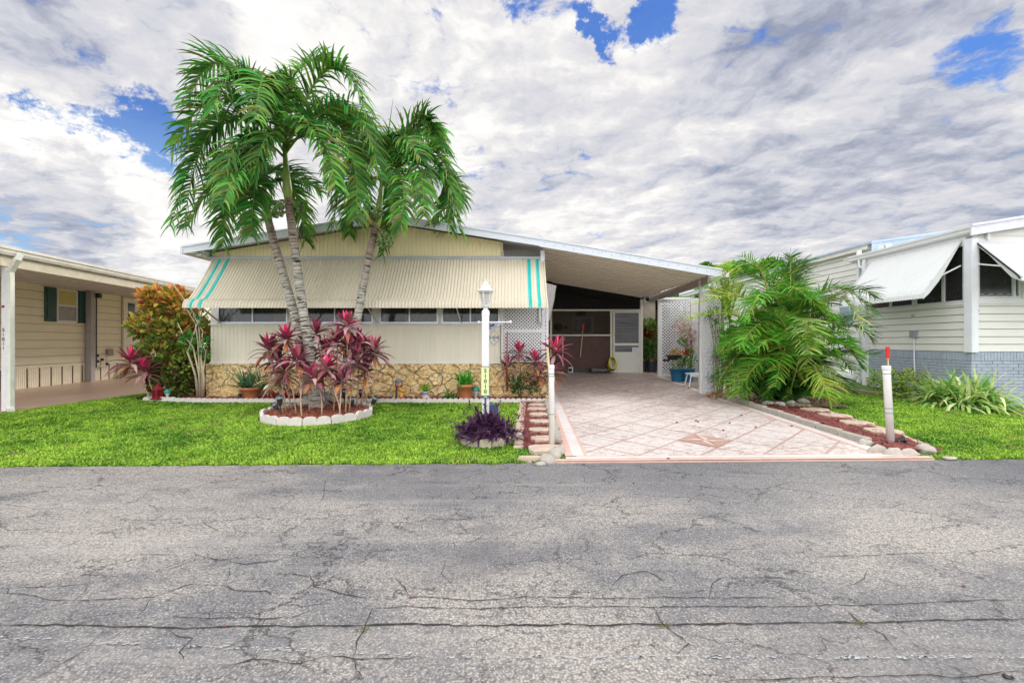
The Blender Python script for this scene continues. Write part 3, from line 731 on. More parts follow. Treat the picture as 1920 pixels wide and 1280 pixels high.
mb = MB(); mb.box((XL-.02, HY-.02, ZS-.028), (XR+.01, HY+.02, ZS+.004)); mb.box((XL-.03, HY-.03, ZW0-.03), (XR+.02, HY+.05, ZW0)); house.part('sill_trim', mb, white)
WINS = [(408,540,(474,)),(568,700,(628,)),(712,822,(768,)),(828,937,(882,))]
for a, b, m in WINS: win(house, hx(a), hx(b), HY, ZW0+.004, ZW1, [hx(q) for q in m])
mb = MB(); edges = [XL]+[hx(q) for w in WINS for q in w[:2]]+[XR+.03]
for a, b in zip(edges[::2], edges[1::2]): mb.box((a, HY-.004, ZW0), (b, HY+.05, ZW1))
mb.box((XL, HY, ZW1), (XR+.03, HY+.05, ZA)); house.part('window_band', mb, M('window post paint', (.72,.70,.66), .5, .06))
# corner and side walls
mb = MB(); mb.box((XL-.01, HY+.06, .6), (XL+.03, 20, ZA+.1)); mb.box((.66, HY+1.0, .15), (.70, 14.7, 3.3)); mb.box((XR, HY+1.2, .15), (.66, HY+1.25, 3.6))
mb.box((XL, 19.9, .1), (5.6, 20, 3.2)); house.part('side_wall', mb, cream)
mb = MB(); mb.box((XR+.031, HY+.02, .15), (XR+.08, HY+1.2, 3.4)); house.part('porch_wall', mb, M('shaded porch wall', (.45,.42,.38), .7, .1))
# stone base: real relief of coral rock slabs
def stone_base():
    r = np.random.RandomState(4); x0, x1, z0, z1 = XL-.07, hx(1030), .08, ZS-.03
    pts = []
    rows = [(.15,.36),(.36,.40),(.57,.36),(.76,.42),(.93,.46)]
    for zc, w in rows:
        x = x0-r.rand()*.3
        while x < x1+.3: pts.append((x, zc+r.uniform(-.09,.09), r.rand())); x += w*r.uniform(.5,1.35)
    pts = np.array(pts); st = .014
    nx, nz = int((x1-x0)/st), int((z1-z0)/st); gx, gz = np.meshgrid(np.linspace(x0,x1,nx+1), np.linspace(z0,z1,nz+1), indexing='ij')
    wx = gx+.22*(vnoise(gx+50,gz+50,4.5,21)-.5); wz = gz+.16*(vnoise(gx+50,gz+50,4.5,22)-.5)
    d = np.sqrt(((wx[...,None]-pts[:,0])*.80)**2+((wz[...,None]-pts[:,1])*1.12)**2)
    i = np.argsort(d, -1)[...,:2]; d1 = np.take_along_axis(d, i[...,:1], -1)[...,0]; d2 = np.take_along_axis(d, i[...,1:2], -1)[...,0]
    e = d2-d1; cid = pts[i[...,0],2]
    fine = vnoise(gx+20,gz+20,22,5); fine2 = vnoise(gx+20,gz+20,60,6); med = vnoise(gx+20,gz+20,9,7)
    sm = np.clip((e-.004)/.022, 0, 1); stone = np.clip(sm*1.3, 0, 1)
    relief = .035*stone*(.6+.8*cid)+stone*(.040*(fine-.5)+.030*(fine2-.5)+.03*(med-.5))
    mort_ = np.array([.33,.29,.22]); a = np.array([.78,.58,.27]); b = np.array([.46,.22,.05]); cc = np.array([.92,.78,.48])
    k = np.clip(.55*cid+.9*(med-.35), 0, 1)[...,None]; C = a*(1-k)+cc*k
    pits = np.clip((fine*.6+fine2*.4-.50)*7*(.5+cid), 0, 1)[...,None]; C = C*(1-.85*pits)+b*.85*pits
    dk = np.clip((.32-fine2)*5, 0, .7)[...,None]; C = C*(1-dk)+np.array([.20,.11,.04])*dk
    # towards the left the slabs are duller and flatter
    C = mort_*(1-stone[...,None])+C*stone[...,None]
    mb = MB(); n1 = nz+1
    mb.v = list(map(tuple, np.c_[gx.ravel(), (HY-.02-relief).ravel(), gz.ravel()])); mb.c = list(map(tuple, C.reshape(-1,3)))
    for p in range(nx):
        for q in range(nz):
            k0 = p*n1+q; mb.f.append((k0, k0+n1, k0+n1+1, k0+1))
    mb.m = [0]*len(mb.f)
    mb.col = (.6,.47,.3); mb.box((x0, HY-.02, z0), (x1, HY+.10, z1)); 
    mb.col = (.66,.52,.30); mb.box((x0-.005, HY-.04, z1-.012), (x1, HY+.02, ZS-.029))
    house.part('stone_base', mb, M('coral stone', rough=.9, var=.22, scale=45, attr=True, bump=.6, bscale=130))
stone_base()
# gable
def roof_z(x):            # underside of the front fascia
    return 4.066-.15-.158*(x+2.70) if x > -2.70 else 4.066-.15-.163*(-2.70-x)
mb = MB(); rib_sheet(mb, hx(398), hx(943), HY-.006, ZA+.07, lambda x: roof_z(x)+.06, .088, .007, .72)
mb.poly([(hx(398), HY+.03, ZA+.05), (hx(943), HY+.03, ZA+.05), (hx(943), HY+.03, roof_z(hx(943))+.06), (-2.7, HY+.03, roof_z(-2.7)+.06), (hx(398), HY+.03, roof_z(hx(398))+.06)])
house.part('gable_panel', mb, ygable)
mb = MB(); mb.box((hx(390), HY-.05, ZA), (hx(1022), HY+.05, ZA+.055))
for i in range(42):
    x = lerp(hx(400), hx(1012), i/41); mb.box((x-.006, HY-.056, ZA+.02), (x+.006, HY-.0505, ZA+.032))
house.part('awning_rail', mb, dkrail)
mb = MB(); mb.box((hx(943)+.002, HY+.25, ZA), (hx(1017), HY+.27, roof_z(.3)+.02)); house.part('gable_recess', mb, M('grey recess', (.30,.29,.29), .7))
mb = MB(); mb.box((hx(1013), HY-.07, ZA-.1), (hx(1021), HY+.02, roof_z(.65))); mb.box((hx(1016), HY-.01, .12), (hx(1021)+.012, HY+.05, ZA-.1)); house.part('corner_post', mb, lav)
mb = MB(); mb.box((hx(385), HY-.28, ZA+.03), (hx(393), HY-.0, ZA+.16)); house.part('rafter_tail', mb, white)
# roof
FYf = 9.6
PEAK = (-2.70, 4.066); LE = (-6.95, 3.385); RE = (4.40, 2.90); KN = (.70, 3.53)
def roof_prism(mb, pts, t, y0, y1):
    for (xa, za), (xb, zb) in zip(pts, pts[1:]):
        mb.hexa([(xa,y0,za-t),(xb,y0,zb-t),(xb,y1,zb-t),(xa,y1,za-t)], [(xa,y0,za),(xb,y0,zb),(xb,y1,zb),(xa,y1,za)])
mb = MB(); roof_prism(mb, [LE, PEAK, KN], .05, FYf+.012, 20.2); house.part('roof', mb, roofm)
mb = MB(); roof_prism(mb, [(LE[0], LE[1]+.012), (PEAK[0], PEAK[1]+.012)], .150, FYf-.012, FYf+.010); roof_prism(mb, [(PEAK[0], PEAK[1]+.012), (KN[0]-.12, KN[1]+.034)], .150, FYf-.012, FYf+.010)
roof_prism(mb, [(LE[0], LE[1]+.030), PEAK[0:1]+(PEAK[1]+.030,)], .035, FYf-.030, FYf-.012); roof_prism(mb, [PEAK[0:1]+(PEAK[1]+.030,), (KN[0]-.12, KN[1]+.052)], .035, FYf-.030, FYf-.012)
house.part('fascia', mb, fascm)
mb = MB(); roof_prism(mb, [(LE[0]+.02, LE[1]-.125), (-6.64, roof_z(-6.64)+.01)], .01, FYf+.012, 19); house.part('soffit', mb, M('white soffit', (.66,.63,.57), .6))
mb = MB(); mb.bar((LE[0]-.01, FYf-.02, LE[1]-.06), (LE[0]-.01, 20.2, LE[1]-.06), .05, .15); house.part('eave_gutter', mb, fascm)
# carport roof and its deep fascia with screw heads
mb = MB(); roof_prism(mb, [KN, RE], .03, FYf+.015, 15.0); house.part('carport_roof', mb, roofm)
mb = MB()
cz = lambda x: KN[1]-.035+(RE[1]-KN[1])*(x-KN[0])/(RE[0]-KN[0])
y = FYf+.03
while y < 14.9:
    y2 = y+.285
    mb.poly([(KN[0],y,cz(KN[0])), (RE[0]-.05,y,cz(RE[0]-.05)), (RE[0]-.05,y2,cz(RE[0]-.05)), (KN[0],y2,cz(KN[0]))][::-1])
    mb.hexa([(KN[0],y2,cz(KN[0])-.035),(RE[0]-.05,y2,cz(RE[0]-.05)-.035),(RE[0]-.05,y2+.018,cz(RE[0]-.05)-.035),(KN[0],y2+.018,cz(KN[0])-.035)], [(KN[0],y2,cz(KN[0])),(RE[0]-.05,y2,cz(RE[0]-.05)),(RE[0]-.05,y2+.018,cz(RE[0]-.05)),(KN[0],y2+.018,cz(KN[0]))])
    y = y2+.018
house.part('carport_ceiling', mb, soff)
mb = MB(); roof_prism(mb, [(KN[0]-.12, KN[1]+.034), (RE[0]+.03, RE[1]+.012)], .165, FYf-.012, FYf+.010)
roof_prism(mb, [(KN[0]-.12, KN[1]+.05), (RE[0]+.03, RE[1]+.028)], .03, FYf-.028, FYf-.012)
cf = house.part('carport_fascia', mb, fascm)
mb = MB()
for i in range(19):
    x = lerp(KN[0], RE[0]-.1, i/18); z = lerp(KN[1], RE[1], (x-KN[0])/(RE[0]-KN[0]))-.045-.03*(i % 2); mb.ball((x, FYf-.014, z), .010, 6)
house.part('screw_heads', mb, dkrail, cf)
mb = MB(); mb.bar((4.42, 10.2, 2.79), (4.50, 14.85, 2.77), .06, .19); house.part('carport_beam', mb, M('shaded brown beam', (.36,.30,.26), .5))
mb = MB(); mb.box((RE[0]+.125, FYf+.02, RE[1]-.14), (RE[0]+.19, 15, RE[1]-.02)); house.part('carport_gutter', mb, white)
mb = MB(); mb.box((4.385, 10.62, .15), (4.435, 10.68, 2.83)); house.part('carport_post', mb, white)
mb = MB(); mb.box((4.445, 13.86, .30), (4.52, 13.92, 2.72)); house.part('carport_post', mb, white)
mb = MB(); mb.box((4.66, 10.55, 2.60), (4.72, 10.61, 2.86)); house.part('post_bracket', mb, white)
# awning with turquoise stripes
aw_prof = [(.02,3.215),(.20,2.96),(.40,2.70),(.60,2.45),(.78,2.255)]+[(.80+.155*math.sin(a), 2.255-.165*(1-math.cos(a))-.03*math.sin(a)*.2) for a in (0.2,.5,.8,1.1,1.4)]+[(.965,2.065)]
aw_prof = [(d, z) for d, z in aw_prof]
AX0, AX1 = hx(404)-.02, .705
mb = MB(); awning(mb, (0,HY,0), EX, EN, AX0, AX1, aw_prof, stripes=(-6.40,-6.215,.375,.555)); aw = house.part('awning', mb, [awn, teal])
for px in (415, 590, 708, 865, 1010):
    mb = MB(); x = hx(px); mb.bar((x, HY-.03, ZW0+.02), (x-.05, HY-.80, 2.22), .022, .022); house.part('awning_arm', mb, alum, aw)
# scalloped bottom rail
mb = MB(); mb.bar((AX0, HY-.945, 2.09), (AX1, HY-.945, 2.09), .012, .02); house.part('awning_hem', mb, awn, aw)
# side awning of the house, seen folded edge-on beside the carport
sp = [(.02, 3.0),(.14,2.78),(.25,2.55),(.33,2.35),(.36,2.16)]
mb = MB(); prev = None; N_ = 24
for i in range(N_+1):
    q = i/N_; dy = .025*math.cos(i*math.pi/2); cur = []
    for zt, wd in ((2.72,.30),(2.66,.285),(2.40,.25),(2.18,.20),(2.0,.15),(1.90,.13)): cur.append(mb.V((.735+q*wd, 10.2+dy+.35*q, zt-.03*q)))
    if prev:
        for j in range(5): mb.face((prev[j], cur[j], cur[j+1], prev[j+1]))
    prev = cur
house.part('side_awning', mb, M('pale grey awning', (.68,.66,.66), .45, .12, 4))
# lattice screen at the corner
mb = MB(); lattice(mb, (0,HY-.012,0), EX, EN, hx(940), hx(1028), ZS-.0, hz(573), .076, .0235, .005, .045)
mb.obox((0,HY-.012,0), EX, EN, hx(940)+.05, hx(1028)-.05, -.005, .022, hz(623), hz(617)); house.part('lattice_screen', mb, white)
mb = MB(); mb.box((XR+.1, HY+.5, ZS-.2), (hx(1020), HY+.54, 2.9)); house.part('porch_back', mb, M('painted porch shade', (.10,.10,.12), .8))  # dark sheet: the gloom behind the lattice put into its colour
mb = MB(); mb.box((hx(1009), HY-.055, hz(602)), (hx(1014), HY-.05, hz(572))); 
pl = house.part('number_plate', mb, white)
text('0', .11, (hx(1017.3), HY-.062, hz(578)), M('blue digit', (.02,.25,.42), .5, .1), house, pl, name='digit')
mb = MB(); mb.box((hx(1015), HY-.058, hz(591)), (hx(1020), HY-.052, hz(572))); house.part('plate_board', mb, white, pl)
mb = MB(); mb.tube([(hx(1015.5), HY-.06, hz(572)), (hx(1015.8), HY-.06, hz(609)), (hx(1012), HY-.06, hz(609.5))], .008, 6); house.part('awning_crank', mb, dkrail)

# screened front of the porch at the back of the carport
SY = 14.8
sx = lambda px: XX(px, SY); sz = lambda py: ZZ(py, SY)
creamfr = M('cream screen frame', (.74,.72,.62), .45, .06)
mb = MB()
zr = lambda x: cz(x)-.05
mb.box((sx(1000), SY-.03, sz(583)), (sx(1203), SY+.03, sz(580)))
mb.box((sx(1028), SY-.025, sz(629.5)), (sx(1146), SY+.03, sz(627)))
mb.box((sx(1144), SY-.032, .385), (sx(1148), SY+.03, sz(580))); mb.box((sx(1200.5), SY-.034, .385), (sx(1205), SY+.03, sz(561)))
mb.box((sx(1031), SY-.028, .385), (sx(1035), SY+.03, sz(580)-.02)); mb.box((sx(1054.5), SY-.02, .385), (sx(1056), SY+.02, sz(629)))
mb.box((sx(1028), SY-.03, .385), (sx(1146), SY+.02, sz(699)))
mb.bar((sx(1035), SY, zr(sx(1035))), (sx(1204), SY, zr(sx(1204))), .06, .05)
house.part('screen_frame', mb, creamfr)
mb = MB(); mb.poly([(sx(1000), SY+.005, sz(581)), (sx(1202), SY+.005, sz(581)), (sx(1202), SY+.005, zr(sx(1202))), (sx(1000), SY+.005, zr(sx(1000)))])
mb.poly([(sx(1000), SY+.005, sz(628)), (sx(1145), SY+.005, sz(628)), (sx(1145), SY+.005, sz(583)), (sx(1000), SY+.005, sz(583))]); house.part('insect_screen', mb, screenm)
mb = MB(); mb.box((sx(1000), SY+.01, .52), (sx(1144.5), SY+.02, sz(629))); house.part('kick_panel', mb, M('maroon panel', (.055,.018,.012), .5, .4, 2.5, col2=(.10,.028,.016)))
mb = MB(); mb.box((sx(1000), SY+.005, .39), (sx(1146), SY+.03, .52)); house.part('threshold', mb, M('dark threshold', (.03,.03,.034), .5))
# porch interior seen dimly through the screen
mb = MB(); mb.box((.9, 17.2, .39), (5.6, 17.25, 2.62)); mb.mi = 1; mb.box((.9, 17.19, 2.62), (5.6, 17.24, 3.6)); mb.box((.68, 15.1, .39), (.72, 17.2, 3.6)); mb.box((5.5, 15.1, .39), (5.54, 17.2, 3.0)); mb.hexa([(.7,15.0,3.40),(5.6,15.0,2.64),(5.6,17.3,2.64),(.7,17.3,3.40)], [(.7,15.0,3.44),(5.6,15.0,2.68),(5.6,17.3,2.68),(.7,17.3,3.44)]); house.part('inner_wall', mb, [M('tan porch wall', (.60,.46,.28), .7, .1, 3), darkin])  # upper wall, sides and ceiling: interior shade put in as near-black colour
ix = lambda px: XX(px, 17.15); iz = lambda py: ZZ(py, 17.15)
mb = MB()
for a, b in (((1073,1111),(595,597.5)), ((1073,1111),(624,627))): mb.box((ix(a[0]), 17.12, iz(b[1])), (ix(a[1]), 17.19, iz(b[0])))
mb.box((ix(1072), 17.11, iz(640)), (ix(1075), 17.19, iz(595))); mb.box((ix(1108), 17.11, iz(640)), (ix(1112), 17.19, iz(595)))
idr = house.part('inner_door', mb, white)
mb = MB(); mb.box((ix(1080), 17.13, iz(626)), (ix(1103), 17.18, iz(600))); house.part('door_window', mb, M('dark glass', (.01,.012,.03), .2), idr)
mb = MB()
for px, py, r in ((1047,613,.16),(1060.5,613.5,.06)): 
    for k in range(12): pass
    c = (ix(px), 17.1, iz(py)); v0 = [mb.V((c[0]+r*math.cos(a*.3927), c[1], c[2]+r*math.sin(a*.3927))) for a in range(16)]; mb.face(v0)
house.part('wall_ornament', mb, M('navy ornament', (.008,.01,.03), .6))
mb = MB(); mb.box((ix(1081), 17.0, iz(592)), (ix(1098), 17.1, iz(583))); 
for i in range(6): mb.box((ix(1082+i*2.6), 16.98, iz(591)), (ix(1083.2+i*2.6), 17.0, iz(584)))
house.part('wind_chime', mb, M('chime', (.04,.03,.03), .6))
# screen door
dm = M('off white door', (.70,.70,.66), .45, .07, 3)
mb = MB(); a, b = sx(1149), sx(1200)
for q in ((a, a+.055), (b-.055, b)): mb.box((q[0], SY-.05, .40), (q[1], SY-.034, sz(583.5)))
for zt, zb in ((583.5,586.5),(643,647.5),(659.5,662),(696.5,698.4)): mb.box((a+.055, SY-.05, sz(zb)), (b-.055, SY-.034, sz(zt)))
dr = house.part('screen_door', mb, dm)
mb = MB(); mb.box((a+.056, SY-.044, sz(696.5)), (b-.056, SY-.038, sz(662))); house.part('kick_plate', mb, dm, dr)
mb = MB(); mb.box((a+.056, SY-.044, sz(643)), (b-.056, SY-.041, sz(586.5))); mb.box((a+.056, SY-.044, sz(659.5)), (b-.056, SY-.041, sz(647.5)))
house.part('glass', mb, M('grey door glass', (.17,.17,.19), .18, .35, 3, streak=(.5,1,4)), dr)
mb = MB()
for i in range(7): zz = lerp(sz(622), sz(590), i/6); mb.box((a+.06, SY-.048, zz), (b-.06, SY-.0445, zz+.014))
house.part('louvre_slat', mb, M('louvre', (.08,.075,.08), .4), dr)
mb = MB(); mb.box((a-.03, SY-.075, sz(629)), (a+.04, SY-.05, sz(623))); house.part('door_handle', mb, M('brass', (.55,.42,.16), .35, .1, metal=.6), dr)
mb = MB(); mb.box((sx(1184.5), SY-.058, sz(660)), (sx(1199), SY-.051, sz(651)))
mb.mi = 1
for k in range(2): mb.box((sx(1187), SY-.061, sz(654.2+k*2.8)), (sx(1193), SY-.059, sz(653.4+k*2.8)))
house.part('door_notice', mb, [white, dkrail], dr)
mb = MB(); mb.ball((sx(1204), SY-.25, sz(566.5)), .065, 14); mb.mi = 1; mb.tube([(sx(1204), SY-.25, sz(566.5)+.06), (sx(1204), SY-.22, sz(566.5)+.14)], .03, 8); house.part('globe_lamp', mb, [M('globe glass', (.75,.73,.68), .3), dkrail])
# blind and post behind the door side
mb = MB(); mb.box((sx(1206), 15.2, 1.95), (sx(1236), 15.22, 2.75)); house.part('roller_blind', mb, M('beige blind', (.50,.44,.36), .8, .12, 6))

# lattice fence beside the carport
lf = Thing('lattice_fence', 'white lattice fence panel behind the blue planter beside the carport', 'fence', (5.0, 13.9, .33))
mb = MB(); lattice(mb, (0,13.90,0), EX, EN, 4.53, 5.48, .34, 2.74, .098, .030, .006, .05); lf.part('lattice_panel', mb, white)
mb = MB(); mb.box((5.25, 13.93, .34), (5.32, 13.97, 2.70)); lf.part('fence_post', mb, M('dark green post', (.02,.05,.05), .5))
lf = Thing('lattice_fence', 'white lattice fence panel running forward between the dark posts', 'fence', (5.5, 12.5, .3))
ax, ay, bx, by = 5.50, 13.88, 5.45, 12.3; l = math.hypot(bx-ax, by-ay); uu = ((bx-ax)/l, (by-ay)/l, 0); nn = (-1, 0, 0)
mb = MB(); lattice(mb, (ax,ay,0), uu, nn, 0, l, .30, 2.60, .075, .03, .006, .05); lf.part('lattice_panel', mb, white)
mb = MB(); mb.box((5.02,12.2,.22), (5.07,12.25,2.50)); lf.part('fence_post', mb, M('dark green post'))
mb = MB(); mb.bar((5.03,12.22,2.42), (4.42,10.7,2.42), .05, .07); mb.bar((4.5,13.8,2.62), (5.5,12.4,2.56), .05, .08); lf.part('top_rail', mb, white)
# front lattice pillar at the carport corner
pf = Thing('lattice_pillar', 'white lattice panel with a curved solid guard at the front carport corner', 'fence', (4.6, 10.6, .18))
mb = MB(); lattice(mb, (0,10.60,0), EX, EN, 4.445, 4.86, .17, 2.55, .083, .026, .006, .03); pf.part('lattice_panel', mb, white)
mb = MB(); z = .16; prof = []
gw = lambda z: 4.50-.10*sstep(1.1,1.32,z)+0
rows = 30
for i in range(rows):
    z0, z1 = lerp(.165, 1.27, i/rows), lerp(.165, 1.27, (i+1)/rows)
    x0 = 4.447+.13*sstep(1.08, 1.27, z0); 
    mb.hexa([(x0,10.55,z0),(4.66,10.55,z0),(4.66,10.575,z0),(x0,10.575,z0)], [(x0,10.55,z1),(4.66,10.55,z1),(4.66,10.575,z1),(x0,10.575,z1)])
for i in range(11):
    zc = .25+i*.092
    for j in range(2):
        mb.ball((4.51+j*.085+(i%2)*.03, 10.55, zc), .028, 6)
pf.part('embossed_guard', mb, M('embossed white', (.62,.62,.66), .6, .12, 12, bump=.5))

# ================================================================== LEFT HOUSE
class Wall:
    def __init__(s, o, u, n): s.o, s.u, s.n = o, u, n
    def s(w, px): a = (px-960)/F; return (a*w.o[1]-w.o[0])/(w.u[0]-a*w.u[1])
    def Y(w, px): return w.o[1]+w.s(px)*w.u[1]
    def z(w, px, py): return ZZ(py, w.Y(px))
def nrmz(x, y): l = math.hypot(x, y); return (x/l, y/l, 0)
lu = nrmz(-.146, 1); lnn = (lu[1], -lu[0], 0)
LW = Wall((-12.4, 11.0, 0), lu, lnn)
lh = Thing('mobile_home', 'beige lap sided mobile home with dark green shutters and a covered driveway', 'house', (-13, 12, .2))
o = LW.o; zsk = LW.z(60, 688)
mb = MB(); lap(mb, o, lu, lnn, -5, 11, zsk+.05, 2.93, .215); mb.obox(o,lu,lnn, -5, 11, -.1, -.034, .2, 2.95); lh.part('siding', mb, lapb)
mb = MB(); mb.obox(o,lu,lnn, -5, LW.s(226), 0, .03, zsk-.03, zsk+.05); lh.part('skirt_trim', mb, M('cream trim', (.76,.70,.56), .5))
mb = MB(); s = -5
while s < LW.s(226):
    mb.obox(o,lu,lnn, s, s+.30, 0, .018, .2, zsk-.03); 
    for q in range(5): mb.obox(o,lu,lnn, s+.03+q*.055, s+.05+q*.055, .018, .024, .2, zsk-.03)
    s += .36
lh.part('skirting', mb, M('cream skirting', (.78,.71,.57), .5, .08))
mb = MB(); mb.obox(o,lu,lnn, -5, LW.s(226), .0, .004, .2, zsk-.03); lh.part('skirt_gap', mb, M('dark skirt gap', (.12,.08,.06), .9))
s0, s1 = LW.s(104), LW.s(142); z0, z1 = LW.z(104,602), LW.z(104,541)
mb = MB(); t = .03
for q in ((s0,s0+t),(s1-t,s1)): mb.obox(o,lu,lnn, q[0],q[1], .016,.05, z0,z1)
for q in ((z0,z0+t),(z1-t,z1),((z0+z1)/2-.02,(z0+z1)/2+.02)): mb.obox(o,lu,lnn, s0+t,s1-t, .016,.048, q[0],q[1])
wf = lh.part('window', mb, white)
mb = MB(); mb.obox(o,lu,lnn, s0+t,s1-t, .016,.034, (z0+z1)/2,z1-t); lh.part('roller_shade', mb, M('yellow shade', (.50,.44,.16), .7), wf)
mb = MB(); mb.obox(o,lu,lnn, s0+t,s1-t, .016,.032, z0+t,(z0+z1)/2); lh.part('pane', mb, M('brown reflecting pane', (.22,.17,.12), .2, .25, 6), wf)
for a, b in ((81.5,103),(143,159)):
    mb = MB(); sa, sb = LW.s(a), LW.s(b); za, zb = LW.z(a, 603 if a < 100 else 606), z1+.02
    mb.obox(o,lu,lnn, sa,sb, .016,.04, z0-.02,zb); m_ = (sa+sb)/2; w = (sb-sa)/2-.06
    for p, q in ((z0+.04,(z0+zb)/2-.03),((z0+zb)/2+.03,zb-.06)): mb.obox(o,lu,lnn, m_-w,m_+w, .04,.05, p,q)
    lh.part('shutter', mb, greensh)
mb = MB(); s0, s1 = LW.s(228.5), LW.s(259); z0, z1 = LW.z(228,669), LW.z(228,558)
mb.obox(o,lu,lnn, s0,s1, .016,.045, z0,z1); dl = lh.part('door', mb, M('beige door', (.74,.69,.56), .5, .05))
mb = MB(); mb.obox(o,lu,lnn, s0-.06,s0, .016,.06, z0,z1+.06); mb.obox(o,lu,lnn, s0,s1+.06, .016,.06, z1,z1+.06); lh.part('door_trim', mb, M('door trim', (.45,.42,.36), .5), dl)
mb = MB(); za, zb = LW.z(240,607), LW.z(240,568); mb.obox(o,lu,lnn, LW.s(237),LW.s(250), .045,.052, za,zb); mb.obox(o,lu,lnn, s0,s1, .045,.05, z0,z0+.03); lh.part('door_window', mb, M('dark pane', (.02,.02,.025), .15), dl)
mb = MB(); mb.obox(o,lu,lnn, LW.s(238),LW.s(249), .052,.06, (za+zb)/2-.02,(za+zb)/2+.02); lh.part('glazing_bar', mb, white, dl)
mb = MB()
for i in range(3): mb.obox(o,lu,lnn, LW.s(224)-.0,LW.s(300), .03,.9-.28*i, .2+.16*i, .2+.16*(i+1))
lh.part('brick_step', mb, M('tan brick', (.50,.38,.24), .8, .2, 20, bump=.5))
sp0 = LW.s(157); mb = MB(); mb.obox(o,lu,lnn, sp0,sp0+.16, .05,.20, .2, 2.9); lh.part('grey_column', mb, M('grey column', (.36,.33,.33), .6))
mb = MB(); mb.obox(o,lu,lnn, sp0+.16,sp0+.28, .1,.3, 2.72,2.86); mb.tube([(o[0]+lu[0]*(sp0+.2)+lnn[0]*.2, o[1]+lu[1]*(sp0+.2)+lnn[1]*.2, 2.75),(o[0]+lu[0]*(sp0+.2)+lnn[0]*.2, o[1]+lu[1]*(sp0+.2)+lnn[1]*.2, .6)], .018, 6); lh.part('conduit', mb, blackp)
mb = MB(); f = lambda s, d, z: (o[0]+lu[0]*s+lnn[0]*d, o[1]+lu[1]*s+lnn[1]*d, z)
sa, sb = LW.s(172), LW.s(190); z0 = LW.z(180,689); z1 = LW.z(180,666)
mb.tube([f(sa,.12,z0+.05), f(sa,.14,z1), f(sb,.14,z1), f(sb,.14,z0), f(sa-.2,.14,z0+.12)], .02, 6); mb.tube([f((sa+sb)/2,.12,z0), f((sa+sb)/2,.12,z1-.1), f(sa,.12,z1-.1)], .02, 6)
mb.mi = 1
for q in ((sa,z1),(sb,z0+.1),((sa+sb)/2,z0+.25),(sa,z0+.2)): mb.ball(f(q[0],.16,q[1]), .045, 6)
lh.part('water_pipe', mb, [M('old white pipe', (.6,.58,.5), .6), blackp])
mb = MB(); sv = LW.s(197); zv = LW.z(201,661); mb.obox(o,lu,lnn, sv,sv+.22, .016,.10, zv-.1,zv+.12); lh.part('dryer_vent', mb, M('brown vent', (.30,.25,.20), .6))
# covered driveway: ceiling, beam, gutter, posts
GW = Wall((-8.74, 8.0, 0), lu, lnn); go = GW.o
Q = lambda s, d, z, o=None: ((go[0]+lu[0]*s+lnn[0]*d), (go[1]+lu[1]*s+lnn[1]*d), z)
mb = MB(); s = -3
while s < 12:
    a = Q(s,-4.2,2.93); b = Q(s,.0,2.90); c = Q(s+.38,.0,2.90); d = Q(s+.38,-4.2,2.93); mb.poly([a,b,c,d])
    mb.hexa([Q(s+.38,-4.2,2.91),Q(s+.38,0,2.88),Q(s+.40,0,2.88),Q(s+.40,-4.2,2.91)], [Q(s+.38,-4.2,2.94),Q(s+.38,0,2.91),Q(s+.40,0,2.91),Q(s+.40,-4.2,2.94)]); s += .40
lh.part('carport_ceiling', mb, M('grey carport ceiling', (.62,.58,.55), .5, .06))
mb = MB(); mb.obox(go,lu,lnn, -3, 12, -.12,-.02, 2.70,2.87); lh.part('carport_beam', mb, M('beige beam', (.62,.56,.45), .5))
mb = MB()
prof = [(0,2.885),(.05,2.885),(.075,2.93),(.075,2.97),(.10,2.985),(.10,3.03),(0,3.03)]
for s0 in [-3+i*1.5 for i in range(10)]:
    mb.hexa([Q(s0,d,z) for d,z in prof], [Q(s0+1.5,d,z) for d,z in prof])
lh.part('gutter', mb, M('cream gutter', (.70,.67,.62), .45))
mb = MB(); mb.hexa([Q(-3,-.01,2.99),Q(12,-.01,2.99),Q(12,-4.4,3.3),Q(-3,-4.4,3.3)], [Q(-3,-.01,3.04),Q(12,-.01,3.04),Q(12,-4.4,3.36),Q(-3,-4.4,3.36)])
mb.poly([Q(-3,-4.4,3.3),Q(12,-4.4,3.3),Q(12,-9,3.5),Q(-3,-9,3.5)]); lh.part('roof', mb, roofm)
spx = GW.s(18); spx2 = GW.s(26)
mb = MB(); p0 = Q(GW.s(21.5),-.07,0); mb.box((p0[0]-.045,p0[1]-.045,.15), (p0[0]+.03,p0[1]+.045,2.72)); cp = lh.part('carport_post', mb, lav)
for i, ch in enumerate('51011'):
    zc = ZZ(619+(0,8.5,17,25.5,33.5)[i], p0[1]); text(ch, .088 if ch in '50' else .062, (p0[0]-.008, p0[1]-.048, zc), M('black digit', (.02,.02,.03), .5), lh, cp, name='digit')
mb = MB(); mb.lathe((0,0,0), [(.001,0)],4) if False else None
mb.ball((p0[0]-.01, p0[1]-.05, ZZ(575,p0[1])), .022, 8); lh.part('red_reflector', mb, M('rust red', (.30,.04,.02), .5), cp)
mb = MB(); e = p0; x = e[0]+.10; yy = e[1]-.04
mb.bar((x,yy,.22),(x,yy,2.62),.085,.07); mb.bar((x,yy,2.60),(x+.16,yy-.02,2.83),.08,.07); mb.bar((x+.15,yy-.02,2.80),(x+.17,yy+.02,2.93),.09,.07)
mb.bar((x,yy,.24),(x+.13,yy-.10,.205),.09,.07); lh.part('downspout', mb, M('cream downspout', (.72,.72,.66), .45))

